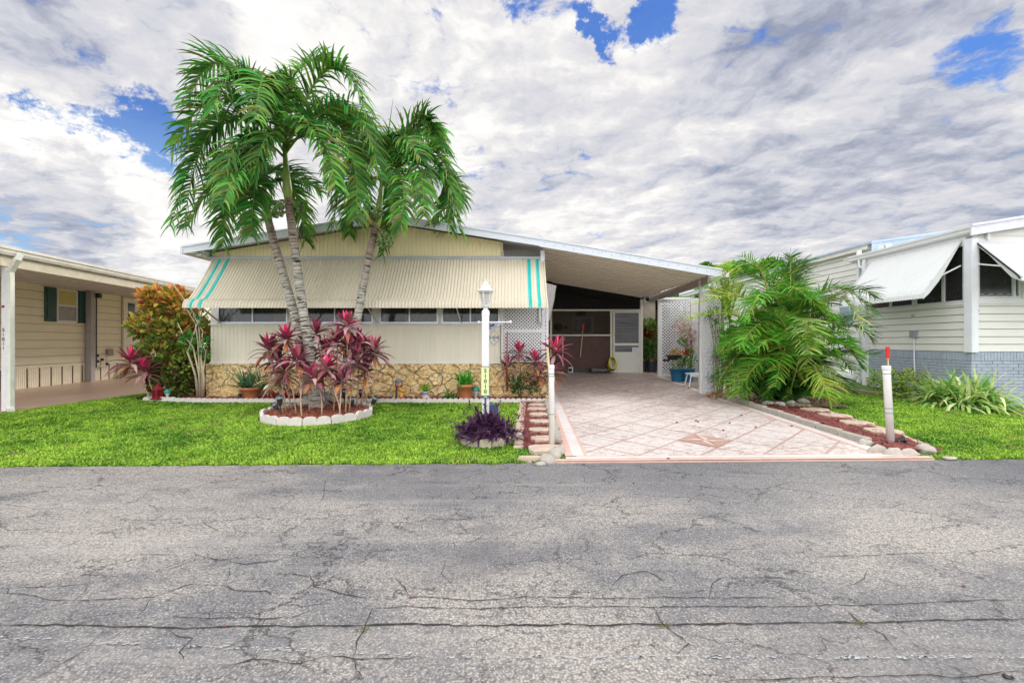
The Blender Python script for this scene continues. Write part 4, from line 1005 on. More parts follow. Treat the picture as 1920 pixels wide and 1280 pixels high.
# ================================================================== RIGHT HOUSE
rh = Thing('mobile_home', 'white lap sided mobile home with white awnings over a blue grey painted brick skirt', 'house', (10, 10, .15))
ru = nrmz(.028, 1); rn = (-ru[1], ru[0], 0); C0 = (9.39, 9.3, 0)
RS = Wall(C0, ru, rn); fx = lambda px: XX(px, 9.3); fz = lambda py: ZZ(py, 9.3)
FO = (9.39, 9.3, 0); FU, FN = (1,0,0), (0,-1,0)
zb = 1.18; zsid = fz(569); zwt = 3.38; SL = RS.s(1629)
mb = MB(); lap(mb, C0, ru, rn, .0, SL, zb, zsid, .155); mb.obox(C0,ru,rn, 0,SL, -.1,-.034, zb-.02,zsid); rh.part('side_siding', mb, lapw)
mb = MB(); lap(mb, FO, FU, FN, .0, 5, zb, zsid, .155); mb.obox(FO,FU,FN, 0,5, -.1,-.034, zb-.02,zsid); rh.part('front_siding', mb, lapw)
def bricks(mb, o, u, n, s0, s1, z0, z1):
    rr = random.Random(2); hb = .067; zt = z1-.17; s = s0
    while s < s1: mb.obox(o,u,n, s, min(s+.058, s1), -.01, .012+rr.uniform(0,.004), zt, z1); s += .066
    z = zt-.009-hb+.008; k = 0
    while z > z0-hb:
        s = s0-(.11 if k % 2 else 0)
        while s < s1:
            a, b = max(s, s0), min(s+.205, s1)
            if b > a+.01: mb.obox(o,u,n, a, b, -.01, .010+rr.uniform(0,.005), z, z+hb-.010)
            s += .215
        z -= hb; k += 1
mb = MB(); bricks(mb, C0, ru, rn, .012, SL+.1, .05, zb); mb.mi = 1; mb.obox(C0,ru,rn, 0,SL+.1, -.1,.002, .0,zb-.005); rh.part('brick_skirt', mb, [brickb, mort])
mb = MB(); bricks(mb, FO, FU, FN, -.012, 5, .05, zb); mb.mi = 1; mb.obox(FO,FU,FN, 0,5, -.1,.002, .0,zb-.005); rh.part('brick_skirt', mb, [brickb, mort])
mb = MB(); mb.box((9.33, 9.235, zb), (9.47, 9.40, 3.50)); mb.mi = 1; mb.box((9.345,9.232,zb+.05),(9.36,9.2348,3.4)); rh.part('corner_post', mb, [lav, white])
grn = M('aqua edge trim', (.45,.62,.58), .5)
mb = MB(); mb.obox(C0,ru,rn, .10,SL, -.05,.03, zsid-.01,zsid+.04); mb.obox(C0,ru,rn, .10,SL, -.05,.03, zwt,3.62)
mb.obox(FO,FU,FN, .08,5, -.05,.03, zsid-.01,zsid+.10); mb.obox(FO,FU,FN, .08,5, -.05,.03, zwt,3.50); rh.part('window_rail', mb, white)
def rwin(o, u, n, s0, s1, mulls, z0, z1):
    mb = MB(); t = .05
    mb.obox(o,u,n, s0,s1, -.03,.02, z0,z0+t); mb.obox(o,u,n, s0,s0+t, -.03,.02, z0+t,z1); mb.obox(o,u,n, s1-t,s1, -.03,.02, z0+t,z1)
    for q in mulls: mb.obox(o,u,n, q-.03,q+.03, -.03,.018, z0+t,z1)
    w = rh.part('window', mb, M('pale window frame', (.60,.60,.60), .45))
    mb = MB(); mb.obox(o,u,n, s0+t,s1-t, -.02,-.012, z0+t,z1); rh.part('pane', mb, M('dark screen pane', (.020,.018,.022), .25, .3, 3), w)
rwin(C0, ru, rn, .12, 1.35, [.62], zsid+.04, zwt); rwin(C0, ru, rn, 1.36, SL-.05, [2.05], zsid+.04, zwt)
rwin(FO, FU, FN, .10, 1.0, [.86], zsid+.10, zwt); rwin(FO, FU, FN, 1.01, 2.4, [1.7], zsid+.10, zwt)
mb = MB(); 
for i in range(24):
    s = .15+i*.033; mb.tube([(9.39+s, 9.33, zsid+.17), (9.39+s+.033, 9.33, zsid+.17+.03*math.sin(i*1.1))], .03, 5)
rh.part('cafe_curtain', mb, M('grey lace', (.28,.25,.26), .9))
# side awning
prof = [(.03,3.50),(.25,3.19),(.45,2.90),(.62,2.66),(.74,2.50),(.80,2.40),(.825,2.30)]
mb = MB(); awning(mb, C0, ru, rn, .18, SL-.15, prof, pitch=.075, amp=.011); ra = rh.part('side_awning', mb, awnw)
mb = MB(); f = lambda s, d, z: (C0[0]+ru[0]*s+rn[0]*d, C0[1]+ru[1]*s+rn[1]*d, z)
mb.bar(f(.19,.04,2.98), f(.20,.62,2.68), .025); house_ = rh.part('awning_arm', mb, white, ra)
mb = MB(); mb.poly([f(.175,.03,3.50), f(.175,.62,2.66), f(.175,.80,2.40), f(.175,.825,2.28), f(.175,.70,2.40), f(.175,.50,2.66)]); mb.poly([f(.165,.03,3.50), f(.165,.62,2.66), f(.165,.80,2.40), f(.165,.825,2.28), f(.165,.70,2.40), f(.165,.50,2.66)]); rh.part('awning_wing', mb, awnw, ra)
mb = MB(); awning(mb, FO, FU, FN, .06, 2.6, [(.03,3.42),(.3,3.14),(.6,2.84),(.80,2.64),(.88,2.52)], pitch=.075, amp=.011); fa = rh.part('front_awning', mb, awnw)
mb = MB(); mb.bar((9.46,9.27,2.98), (9.47,8.65,2.82), .025); rh.part('awning_arm', mb, white, fa)
mb = MB(); mb.poly([(9.455,9.27,3.42),(9.455,8.70,2.86),(9.455,8.44,2.60),(9.455,8.42,2.50),(9.455,8.62,2.62)]); mb.bar((9.45,9.27,3.42),(9.45,8.44,2.58),.02,.06); rh.part('awning_wing', mb, awnw, fa)
# eaves and roof
ge = lambda s, d, z: f(s, d, z)
mb = MB(); prof = [(.02,3.60),(.06,3.58),(.10,3.62),(.10,3.69),(.12,3.70),(.12,3.745),(.02,3.745)]
for s0 in (-.12+i*.7 for i in range(6)): 
    if s0 < SL+.6: mb.hexa([f(s0,d,z) for d,z in prof], [f(s0+.7,d,z) for d,z in prof])
mb = mb; rh.part('gutter', mb, white)
mb = MB(); mb.obox(C0,ru,rn, -.10,SL+.6, -.02,.02, 3.55,3.72); rh.part('side_fascia', mb, white)
rs = lambda x: 3.74+.158*(x-9.27)
mb = MB(); x0, x1 = 9.25, 13.5
mb.hexa([(x0,9.16,rs(x0)-.20),(x1,9.16,rs(x1)-.20),(x1,9.19,rs(x1)-.20),(x0,9.19,rs(x0)-.20)], [(x0,9.16,rs(x0)),(x1,9.16,rs(x1)),(x1,9.19,rs(x1)),(x0,9.19,rs(x0))])
mb.hexa([(x0,9.14,rs(x0)-.02),(x1,9.14,rs(x1)-.02),(x1,9.16,rs(x1)-.02),(x0,9.16,rs(x0)-.02)], [(x0,9.14,rs(x0)+.03),(x1,9.14,rs(x1)+.03),(x1,9.16,rs(x1)+.03),(x0,9.16,rs(x0)+.03)])
rh.part('front_fascia', mb, M('lavender fascia', (.66,.67,.75), .45))
mb = MB(); mb.hexa([(9.28,9.19,rs(9.28)-.05),(13.5,9.19,rs(13.5)-.05),(13.6,12.9,rs(13.5)-.05),(9.40,12.9,rs(9.28)-.05)], [(9.28,9.19,rs(9.28)-.01),(13.5,9.19,rs(13.5)-.01),(13.6,12.9,rs(13.5)-.01),(9.40,12.9,rs(9.28)-.01)])
rh.part('roof', mb, roofm)
mb = MB(); mb.poly([(9.40,9.29,3.48),(13.5,9.29,3.48),(13.5,9.29,rs(13.5)-.1),(9.40,9.29,rs(9.40)-.1)]); z = 3.6
mb2 = mb
for i in range(5): mb.box((9.5+i*1.0, 9.275, 3.55+.16*i), (13.4, 9.289, 3.555+.16*i))
rh.part('front_gable', mb, lapw)
mb = MB(); mb.box((9.64,9.22,rs(9.6)-.32),(9.70,9.288,rs(9.6)-.19)); rh.part('rafter_tail', mb, white)
# rear wing
V2 = Wall((10.15, 12.4, 0), nrmz(0.0,1), (-1,0,0)); v2u, v2n = (0,1,0), (-1,0,0)
mb = MB(); lap(mb, (10.15,12.4,0), v2u, v2n, 0, 19, .3, 4.02, .17); mb.obox((10.15,12.4,0),v2u,v2n, 0,19, -.2,-.034, .2,4.05)
mb.box((9.47,12.05,.2),(10.15,12.12,3.7)); rh.part('rear_wall', mb, lapw)
mb = MB(); mb.obox((10.15,12.4,0),v2u,v2n, .4,18, .02,.16, 4.00,4.16); rh.part('rear_gutter', mb, M('cream gutter'))
mb = MB(); mb.hexa([(9.96,12.6,4.12),(13.5,12.6,4.6),(13.5,31,4.6),(9.96,31,4.12)], [(9.96,12.6,4.18),(13.5,12.6,4.68),(13.5,31,4.68),(9.96,31,4.18)]); mb.poly([(9.97,12.62,3.6),(13.5,12.62,3.6),(13.5,12.62,4.62),(9.97,12.62,4.14)]); rh.part('rear_roof', mb, M('blue grey metal roof', (.38,.48,.60), .35, .12, 3))
for (a, b, z0, z1) in ((1.0,1.7,1.9,2.8),(4.2,5.4,2.0,2.9)):
    mb = MB(); oo = (10.15,12.4,0)
    for q in ((a,a+.05),(b-.05,b)): mb.obox(oo,v2u,v2n, q[0],q[1], .015,.045, z0,z1)
    for q in ((z0,z0+.05),(z1-.05,z1)): mb.obox(oo,v2u,v2n, a+.05,b-.05, .015,.045, q[0],q[1])
    w = rh.part('window', mb, white); mb = MB(); mb.obox(oo,v2u,v2n, a+.05,b-.05, .015,.034, z0+.05,z1-.05); rh.part('pane', mb, M('pale blue pane', (.25,.36,.38), .15, .1), w)
mb = MB(); awning(mb, (10.15,12.4,0), v2u, v2n, 4.0, 5.9, [(.02,3.35),(.4,3.0),(.75,2.75)], pitch=.09, amp=.012); rh.part('rear_awning', mb, awnw)
# posts and downspouts where the two volumes meet
mb = MB(); mb.box((9.40,12.12,.2),(9.50,12.22,3.6)); mb.box((9.52,12.5,.2),(9.60,12.58,3.9)); rh.part('porch_post', mb, lav)
mb = MB(); mb.tube([f(SL+.25,.07,3.6), f(SL+.25,.07,3.42), f(SL+.02,-.05,3.30), f(SL+.02,-.0,.3)], .04, 8); rh.part('downspout', mb, lav)
# conduit and junction box, small fittings
s = RS.s(1717); mb = MB(); mb.tube([f(s,.05,zb+.42), f(s,.04,zb+.1), f(s-.06,.06,.18)], .016, 6); cdt = rh.part('conduit', mb, white)
zc = RS.z(1720,625); mb = MB(); mb.obox(C0,ru,rn, s-.07,s+.06, .016,.10, zc-.10,zc+.07); rh.part('junction_box', mb, M('grey box', (.25,.27,.30), .5), cdt)
mb = MB(); mb.obox(C0,ru,rn, RS.s(1713)-.04,RS.s(1713)+.04, .01,.03, RS.z(1713,592)-.03,RS.z(1713,592)+.03); rh.part('hose_clip', mb, dkrail)
for i, (px, py) in enumerate(((1831.5,582),(1812,583))):
    x = fx(px); text('36' if i == 0 else '36', .075, (x, 9.3-.018, fz(py)), M('bronze digit', (.14,.09,.07), .5), rh, None, name='house_number') if i == 0 else None
# ================================================================== PLANTS
def vc(c, k): return tuple(max(0, x*k) for x in c)
def frond(S0, Mid, E, n=46, ll=.55, lw=.036, droop=1.1, cols=((.045,.13,.02),(.12,.26,.04)), t0=.10, rach=(.22,.34,.07), spread=.75, rr=rnd, nseg=4, taper=.45):
    """pinnate palm leaf: rachis through Mid to E with leaflets on both sides"""
    mb = MB(); S0, Mid, E = Vector(S0), Vector(Mid), Vector(E); C = Mid*2-(S0+E)/2
    bz = lambda t: S0*(1-t)**2+C*2*t*(1-t)+E*t*t
    tg = lambda t: ((C-S0)*(1-t)+(E-C)*t).normalized()
    mb.col = rach; mb.tube([bz(i/14) for i in range(15)], [.020*(1-i/14)+.004 for i in range(15)], 5)
    side = None
    for i in range(n):
        t = t0+(1-t0)*(i+.5)/n; p = bz(t); T = tg(t)
        s_ = T.cross(Vector((0,0,1)))
        if s_.length < .15: s_ = side if side is not None else Vector((1,0,0))
        s_.normalize(); 
        if side is not None and s_.dot(side) < 0: s_ = -s_
        side = s_; up = s_.cross(T)
        prof = (min(1, .55+(t-t0)*2.2))*(1-taper*max(0, (t-.55)/.45)**1.5)
        for sg in (-1, 1):
            fwd = rr.uniform(.35,.8)+.6*max(0, t-.7); u_ = rr.uniform(-.1, .65)
            d = (s_*sg*spread+T*fwd+up*u_)
            L = ll*prof*rr.uniform(.8, 1.08); q = rr.random()
            c = tuple(lerp(a, b, min(1, q*rr.random()*1.6)) for a, b in zip(*cols))
            if rr.random() < .025: c = vc((.26,.34,.06), .9)
            wv = T-d.normalized()*T.dot(d.normalized())
            mb.blade(p, d, L, lw*rr.uniform(.8,1.2), droop*rr.uniform(.5,1.5), c, nseg, wv=wv, roll=rr.uniform(-.5,.5), prof=lambda t: (1-t)**.55*(.7+.3*min(1,t*6)), tipcol=vc(c, 1.15))
    return mb
def coconut_trunk(T, pts, rads, name='trunk', lab=None):
    # smooth resampled centre line
    P_ = [Vector(p) for p in pts]; out = []; ro = []
    n = 46
    for i in range(n+1):
        u = i/n*(len(P_)-1); k = min(int(u), len(P_)-2); f_ = u-k
        p0, p1, p2, p3 = P_[max(0,k-1)], P_[k], P_[k+1], P_[min(len(P_)-1,k+2)]
        q = .5*((2*p1)+(p2-p0)*f_+(2*p0-5*p1+4*p2-p3)*f_*f_+(3*p1-p0-3*p2+p3)*f_**3)
        r = lerp(rads[k], rads[k+1], f_); out.append(q); ro.append(r)
    # ring scars: fine steps along the trunk
    pts2, r2, cc = [], [], []
    rr = random.Random(int(out[0].x*100)); Ls = [0]
    for a, b in zip(out, out[1:]): Ls.append(Ls[-1]+(b-a).length)
    tot = Ls[-1]; s = 0; j = 0
    def at(s):
        k = 0
        while k < len(Ls)-2 and Ls[k+1] < s: k += 1
        f_ = (s-Ls[k])/max(1e-6, Ls[k+1]-Ls[k]); f_ = min(1, max(0, f_)); return out[k].lerp(out[k+1], f_), lerp(ro[k], ro[k+1], f_)
    while s < tot:
        st = rr.uniform(.03,.085)
        for ds, dr, c in ((0, 0, None), (st*.72, .003, None), (st*.80, -.004, 'd'), (st*.93, -.004, 'd')):
            p, r = at(min(tot, s+ds)); h = min(tot, s+ds)/tot
            base = (.46,.44,.38) if h < .62 else tuple(lerp(a, b, min(1,(h-.62)*3)) for a, b in zip((.46,.44,.38), (.30,.21,.17)))
            base = vc(base, rr.uniform(.78,1.05)); pts2.append(p+Vector((rr.uniform(-.004,.004),rr.uniform(-.004,.004),0))); r2.append(r+dr*.6); cc.append(vc(base, rr.choice((.35,.5,.7)) if c else 1))
        s += st
    mb = MB(); N = len(pts2); mb.tube(pts2, r2, 12, colf=lambda t: cc[min(N-1, int(round(t*(N-1))))])
    return T.part(name, mb, barkc, None, True)
def berries(T, c, r, n, cols, name='fruit_cluster', sz=.8, stem=None, br=.024):
    mb = MB(); rr = random.Random(n)
    for i in range(n):
        while True:
            v = Vector((rr.uniform(-1,1), rr.uniform(-1,1), rr.uniform(-1,1)))
            if v.length < 1: break
        v = v.normalized()*(v.length**.4); p = Vector(c)+Vector((v.x*r, v.y*r, v.z*r*sz)); mb.col = vc(rr.choice(cols), rr.uniform(.7,1.2)); mb.ball(p, rr.uniform(.7,1.1)*br, 6, 1.15)
        if stem and i % 5 == 0: mb.col = (.25,.30,.12); mb.tube([stem, (Vector(stem)+p)/2+Vector((0,0,.03)), p], .004, 3, False)
    if stem: mb.col = (.30,.33,.15); mb.tube([stem, Vector(stem).lerp(Vector(c), .5)+Vector((0,0,.06)), c], .012, 5)
    T.part(name, mb, paintc)
def palm(label, pts, rads, shaft, crown, fronds, Y0, cols, base, clusters, spear=None, seed=1, ll=.58, n=48):
    rr = random.Random(seed)
    T = Thing('palm_tree', label, 'palm tree', base, 'palm trees in the ring bed')
    coconut_trunk(T, pts, rads)
    mb = MB(); mb.tube([pts[-1], Vector(pts[-1]).lerp(Vector(shaft), .25), Vector(pts[-1]).lerp(Vector(shaft), .7), shaft, crown], [rads[-1]*1.02, rads[-1]*1.28, rads[-1]*1.0, rads[-1]*.75, rads[-1]*.45], 12, colf=lambda t: tuple(lerp(a, b, t) for a, b in zip((.36,.46,.10), (.16,.30,.06))))
    T.part('crownshaft', mb, M('crownshaft', rough=.35, var=.10, scale=5, attr=True), None, True)
    fr2 = []
    for f_ in fronds:
        fr2.append(f_)
        if rr.random() < .30: fr2.append((f_[0]+rr.uniform(-22,22), f_[1]+rr.uniform(-18,22), f_[2]+rr.uniform(-.25,.35), f_[3]+rr.uniform(-32,32), f_[4]+rr.uniform(-15,35), f_[5]+rr.uniform(-.3,.5))+tuple(f_[6:]))
    for (mx, my, my_d, ex, ey, ed, *op) in fr2:
        Sx = Vector(crown)+Vector((rr.uniform(-.03,.03), rr.uniform(-.03,.03), rr.uniform(-.25,.05)))
        Mp, Ep = P(mx, my, Y0+my_d), P(ex, ey, Y0+ed)
        mb = frond(Sx, Mp, Ep, n=n+22, ll=ll*1.15*(op[0] if op else 1), lw=.048, droop=.95, cols=cols, rr=rr, t0=.10, nseg=5)
        T.part('frond', mb, leafm)
    if spear:
        mb = MB(); mb.col = (.14,.30,.05); a, b = Vector(crown), P(*spear); mb.tube([a, a.lerp(b,.6), b], [.02,.012,.002], 6); T.part('spear_leaf', mb, leafm)
    for c in clusters: berries(T, *c)
    return T
GRN = ((.035,.125,.025),(.17,.38,.05)); gb = [(.16,.26,.08),(.24,.34,.12),(.10,.18,.05)]
Y0 = 8.35
def tp(lst, Ys): return [P(x, y, Y) for (x, y), Y in zip(lst, Ys)]
bA = G(597,771)
palm('tallest palm, its pale trunk in the middle of the three with a bright green crownshaft',
     [bA-Vector((0,0,.05))]+tp([(592,740),(583,680),(574,620),(561,530),(549,440),(540,372)], [8.4]*6), [.145,.108,.086,.081,.078,.073,.066], P(536,312,8.4), P(533,268,8.4),
     [(425,120,.25,352,195,.3),(455,150,-.5,400,205,-1.0,.9),(500,150,-.5,478,225,-1.3,.95),(560,130,.7,640,130,1.3,.9),(618,128,-.1,690,225,-.3),(425,180,-.35,322,285,-.6),(408,232,.2,345,425,.3),
      (645,200,-.35,712,335,-.7),(635,235,.35,690,400,.9),(455,262,-.6,412,385,-1.0,.9),(500,258,-.7,478,345,-.9,.75),(590,240,-.8,628,345,-1.3,.8),(640,262,-.5,668,410,-.8,.9),(480,150,.6,440,140,1.2,.9),(600,200,.6,660,240,1.3,.9),(535,190,-.2,548,150,-.2,.8)],
     8.4, GRN, bA, [(P(517,392,8.28), .17, 150, gb, 'fruit_cluster', .85, P(540,376,8.35)), (P(558,392,8.5), .14, 60, gb, 'fruit_cluster', .85, P(542,376,8.42))], None, 11)
bB = G(578,768)
palm('left palm of the clump, grey trunk leaning left under a hanging round fruit bunch',
     [bB-Vector((0,0,.05))]+tp([(577,735),(572,690),(560,620),(540,545),(518,470),(503,412)], [8.62]*6), [.120,.094,.082,.080,.078,.075,.068], P(497,372,8.65), P(494,335,8.65),
     [(432,318,-.1,352,425,-.3,.9),(440,345,.2,418,462,.3,.9),(545,350,.4,572,452,.7,.85),(455,300,.7,400,360,1.3,.9),(480,350,-.6,470,440,-.9,.85),(530,320,.5,600,360,1.2,.9),(470,300,.5,450,400,.9,.8)],
     8.65, GRN, bB, [(P(462,430,8.55), .185, 130, [(.10,.17,.06),(.16,.24,.09),(.20,.20,.10)], 'fruit_cluster', .85, P(503,408,8.6), .015)], None, 12)
bC = G(617,763)
palm('right palm of the clump, its trunk bending right, orange and green fruit at its neck',
     [bC-Vector((0,0,.05))]+tp([(628,738),(643,700),(661,640),(675,570),(690,490),(705,425)], [8.7,8.72,8.75,8.8,8.8,8.8]), [.14,.10,.084,.077,.075,.071,.066], P(713,372,8.8), P(718,325,8.8),
     [(785,225,.1,838,290,.1,.95),(808,300,-.2,862,432,-.3,.95),(775,300,-.6,795,405,-1.0,.85),(660,300,-.2,625,425,-.4,.9),(685,235,.3,640,215,.5,.9),(735,372,.6,718,478,.9,.75),(752,330,-.7,752,425,-1.1,.85),
      (695,270,.5,668,330,.9,.9),(760,250,.6,820,260,1.3,.9),(670,350,.4,655,440,.8,.8),(745,260,-.4,790,300,-.9,.9),(835,335,.3,815,420,.7,.8)],
     8.8, GRN, bC, [(P(700,398,8.65), .20, 150, gb, 'fruit_cluster', .55, P(707,420,8.75)), (P(722,452,8.72), .15, 90, gb, 'fruit_cluster', .95, P(709,428,8.78)), (P(684,412,8.6), .13, 55, [(.55,.14,.02),(.45,.30,.08),(.60,.22,.04),(.2,.25,.08)], 'fruit_cluster', .9, P(706,424,8.75))], (737,185,8.8), 13, .55, 46)

# ---------------------------------------------------------------- cordylines
def ti_plant(label, base, head, n=16, L=.42, Wd=.072, pink=.5, old=.25, lean=0, group='ti plants in the ring bed', seed=1, flop=1., branches=0, tone=None):
    rr = random.Random(seed); T = Thing('ti_plant', label, 'ti plant', base, group)
    base, head = Vector(base), Vector(head); mid = base.lerp(head, .5)+Vector((rr.uniform(-.05,.05), rr.uniform(-.04,.04), 0))
    mb = MB(); mb.tube([base-Vector((0,0,.03)), base.lerp(mid,.5)+Vector((rr.uniform(-.015,.015),0,0)), mid, mid.lerp(head,.6), head], [.013,.012,.011,.010,.012], 7, colf=lambda t: tuple(lerp(a,b,t) for a,b in zip((.50,.36,.24),(.34,.16,.13))))
    T.part('stem', mb, barkc, None, True)
    mb = MB(); N = n
    for i in range(N):
        t = i/(N-1)                       # 0 youngest, 1 oldest
        az = i*2.4+rr.uniform(-.3,.3); el = lerp(1.45, -.15, t**.8)*1+rr.uniform(-.15,.15); 
        d = Vector((math.cos(az)*math.cos(el), math.sin(az)*math.cos(el), math.sin(el)))
        l = L*lerp(.62, 1.05, min(1, t*1.8))*rr.uniform(.85,1.1)
        if t < pink*.26: c = rr.choice(((.72,.05,.16),(.62,.035,.13),(.80,.12,.22)))
        elif t < pink*.8: c = rr.choice(((.40,.05,.11),(.28,.055,.09),(.46,.16,.20),(.34,.08,.12)))
        else: c = rr.choice(((.24,.085,.11),(.34,.14,.17),(.17,.06,.075),(.52,.32,.34),(.22,.13,.08),(.55,.36,.34),(.30,.10,.15),(.10,.04,.05)))  # the palest mauves also stand in for highlights on the leaves
        if t > 1-old*.5 and rr.random() < .6: c = rr.choice(((.45,.20,.08),(.38,.15,.09),(.50,.30,.18)))
        if tone: c = tuple(a*b for a, b in zip(c, tone))
        p = head-Vector((0,0,t*.16))
        mb.blade(p, d, l, Wd*rr.uniform(.8,1.15)*(.7 if t < .1 else 1), flop*lerp(.1, 1.5, t)*rr.uniform(.6,1.4), c, 6, fold=.28, roll=rr.uniform(-.35,.35),
                 prof=lambda q: (math.sin(math.pi*min(1,(.06+.94*q))**.85))**.85 if q > .12 else .22+q, tipcol=vc(c, rr.uniform(.7,1.3)))
    T.part('leaf_rosette', mb, leafm, None, True)
    return T
def rb(px, py, dz=.06): p = G(px, py); return Vector((p.x, p.y, p.z+dz))
TI = [('low left with arching rust red leaves spreading over the aloe side', (548,775), (505,648), 8.35, 20, .46, .35, .5),
      ('left with one hot pink upright leaf before the leaning palm', (556,783), (537,628), 8.1, 22, .40, .55, .2),
      ('left centre with dusky leaves before the leaning grey trunk', (566,790), (556,668), 7.9, 22, .42, .4, .2),
      ('small drooping with pinkish brown leaves low before the middle trunk', (603,786), (588,700), 7.8, 18, .38, .35, .3),
      ('tallest with a vivid pink flame top beside the bending trunk', (648,783), (650,603), 8.0, 20, .40, .6, .2),
      ('centre with a bright pink split top between the trunks', (625,778), (634,632), 8.1, 22, .42, .6, .2),
      ('brownish behind the middle trunk with a single brown sword leaf upright', (612,764), (592,618), 8.7, 14, .44, .1, .7),
      ('right with a red brown upright leaf and spreading purple leaves', (668,772), (672,638), 8.2, 24, .42, .4, .2),
      ('far right reaching out over the lawn with dusky purple leaves', (676,768), (700,652), 8.3, 20, .44, .3, .1),
      ('short centre right with a magenta spike low between the trunks', (640,786), (614,682), 7.85, 20, .34, .65, .2),
      ('lower right with dark plum leaves before the bending trunk', (655,780), (668,668), 8.0, 18, .40, .25, .2),
      ('low left back with pale straw coloured drooping leaves', (540,770), (520,705), 8.6, 22, .42, .1, 1.6),
      ('lower right on a thin bent stem with bronze leaves', (690,764), (684,690), 8.35, 12, .36, .1, .4),
      ('behind the trunks with wine red leaves above the window sill line', (600,762), (612,650), 8.9, 20, .42, .4, .2),
      ('high left of centre with pale mauve leaves against the window', (580,778), (574,640), 8.6, 18, .38, .3, .2),
      ('right of centre with wide pale mauve leaves before the bending trunk', (660,776), (652,645), 8.05, 20, .40, .35, .2),
      ('at the left edge with long thin plum leaves', (536,778), (520,668), 8.2, 18, .44, .2, .4),
      ('squat one low in front of the bending trunk foot', (636,788), (640,704), 7.9, 16, .32, .25, .4),
      ('back right with dull purple leaves against the wall', (682,764), (684,650), 8.6, 20, .42, .3, .2),
      ('low in the middle left with mauve leaves above the bare stems', (530,780), (536,690), 8.0, 20, .38, .3, .5)]
for i, (lab, b, h, Y, n, L, pk, od) in enumerate(TI):
    bb = rb(*b); hd = P(h[0], h[1], Y)
    ti_plant('ti plant '+lab, bb, hd, n+12, L*.95, .082, pk, od, seed=20+i, tone=(1.1,1.0,1.1) if i != 11 else (1.6,2.4,2.6))
for i, (lab, b, h, Y, n, L, pk) in enumerate([('left of the two by the croton, its top magenta pink', (283,752), (245,672), 9.45, 18, .48, .6), ('right of the two by the croton, above the red lantern', (289,751), (272,690), 9.5, 20, .44, .6)]):
    ti_plant('ti plant '+lab, rb(*b), P(*h, Y), n+8, L, .085, pk, .3, group='ti plants beside the croton', seed=60+i)
for i, (lab, b, h, Y, n, L, pk) in enumerate([('with a pink top against the lattice', (975,745), (972,655), 9.6, 18, .36, .55), ('with a bright magenta top right of centre before the lattice', (1003,745), (1003,672), 9.65, 18, .36, .55),
       ('largest and pinkest at the house corner behind the white pipe', (1030,744), (1040,652), 9.3, 22, .48, .8), ('low and coppery below the largest one at the corner', (1024,744), (1034,690), 9.4, 24, .42, .15), ('thin with dull red leaves left of the lattice ones', (948,745), (950,682), 9.6, 14, .36, .3),
       ('short with bronze leaves low under the magenta one', (1008,746), (1012,694), 9.55, 16, .32, .2)]):
    ti_plant('ti plant '+lab, rb(*b), P(*h, Y), n+8, L, .075, pk, .5 if i in (3,5) else .2, group='ti plants at the lattice corner', seed=70+i)
# tall red flower spike beside the lattice
T = Thing('flower_spike', 'thin red flower spike rising from a pink stalk in front of the lattice', 'flower', rb(951,746)); mb = MB(); a = rb(951,746)
mb.col = (.50,.16,.12); mb.tube([a, P(950,690,9.58), P(951,640,9.58), P(951,622,9.58)], [.028,.022,.010,.004], 6)
T.part('stalk', mb, leafm); mb = MB(); rr = random.Random(5)
for i in range(40): mb.blade(P(951, 624+i*.7, 9.58), (rr.uniform(-1,1), rr.uniform(-1,1), .8), .05, .015, .2, (.55,.05,.07), 2)
T.part('flower', mb, leafm)

# ---------------------------------------------------------------- leaf clouds
def leaf_cloud(mb, c, r, n, size, colf, rr, flat=0., shell=.6, up=.2):
    c = Vector(c)
    for _ in range(n):
        v = Vector((rr.gauss(0,1), rr.gauss(0,1), rr.gauss(0,1))).normalized(); q = rr.uniform(shell**3, 1)**(1/3)
        p = c+Vector((v.x*r[0]*q, v.y*r[1]*q, v.z*r[2]*q))
        d = (v+Vector((rr.uniform(-.8,.8), rr.uniform(-.8,.8), rr.uniform(-.3,.9)))+Vector((0,0,up))).normalized()
        s = size*rr.uniform(.6,1.25); col = colf(p, rr)
        mb.blade(p, d, s, s*.55, rr.uniform(0,1.2), col, 3, roll=rr.uniform(-1.2,1.2), fold=.2, tipcol=vc(col, rr.uniform(.8,1.25)))
def branchy(mb, base, tips, r0, rr, col):
    for t in tips:
        b = Vector(base)+Vector((rr.uniform(-.05,.05), rr.uniform(-.05,.05), -.03)); t = Vector(t); m = b.lerp(t, .5)+Vector((rr.uniform(-.08,.08), rr.uniform(-.06,.06), 0))
        mb.col = vc(col, rr.uniform(.8,1.2)); mb.tube([b, b.lerp(m,.5), m, m.lerp(t,.5), t], [r0, r0*.9, r0*.7, r0*.5, r0*.25], 6)
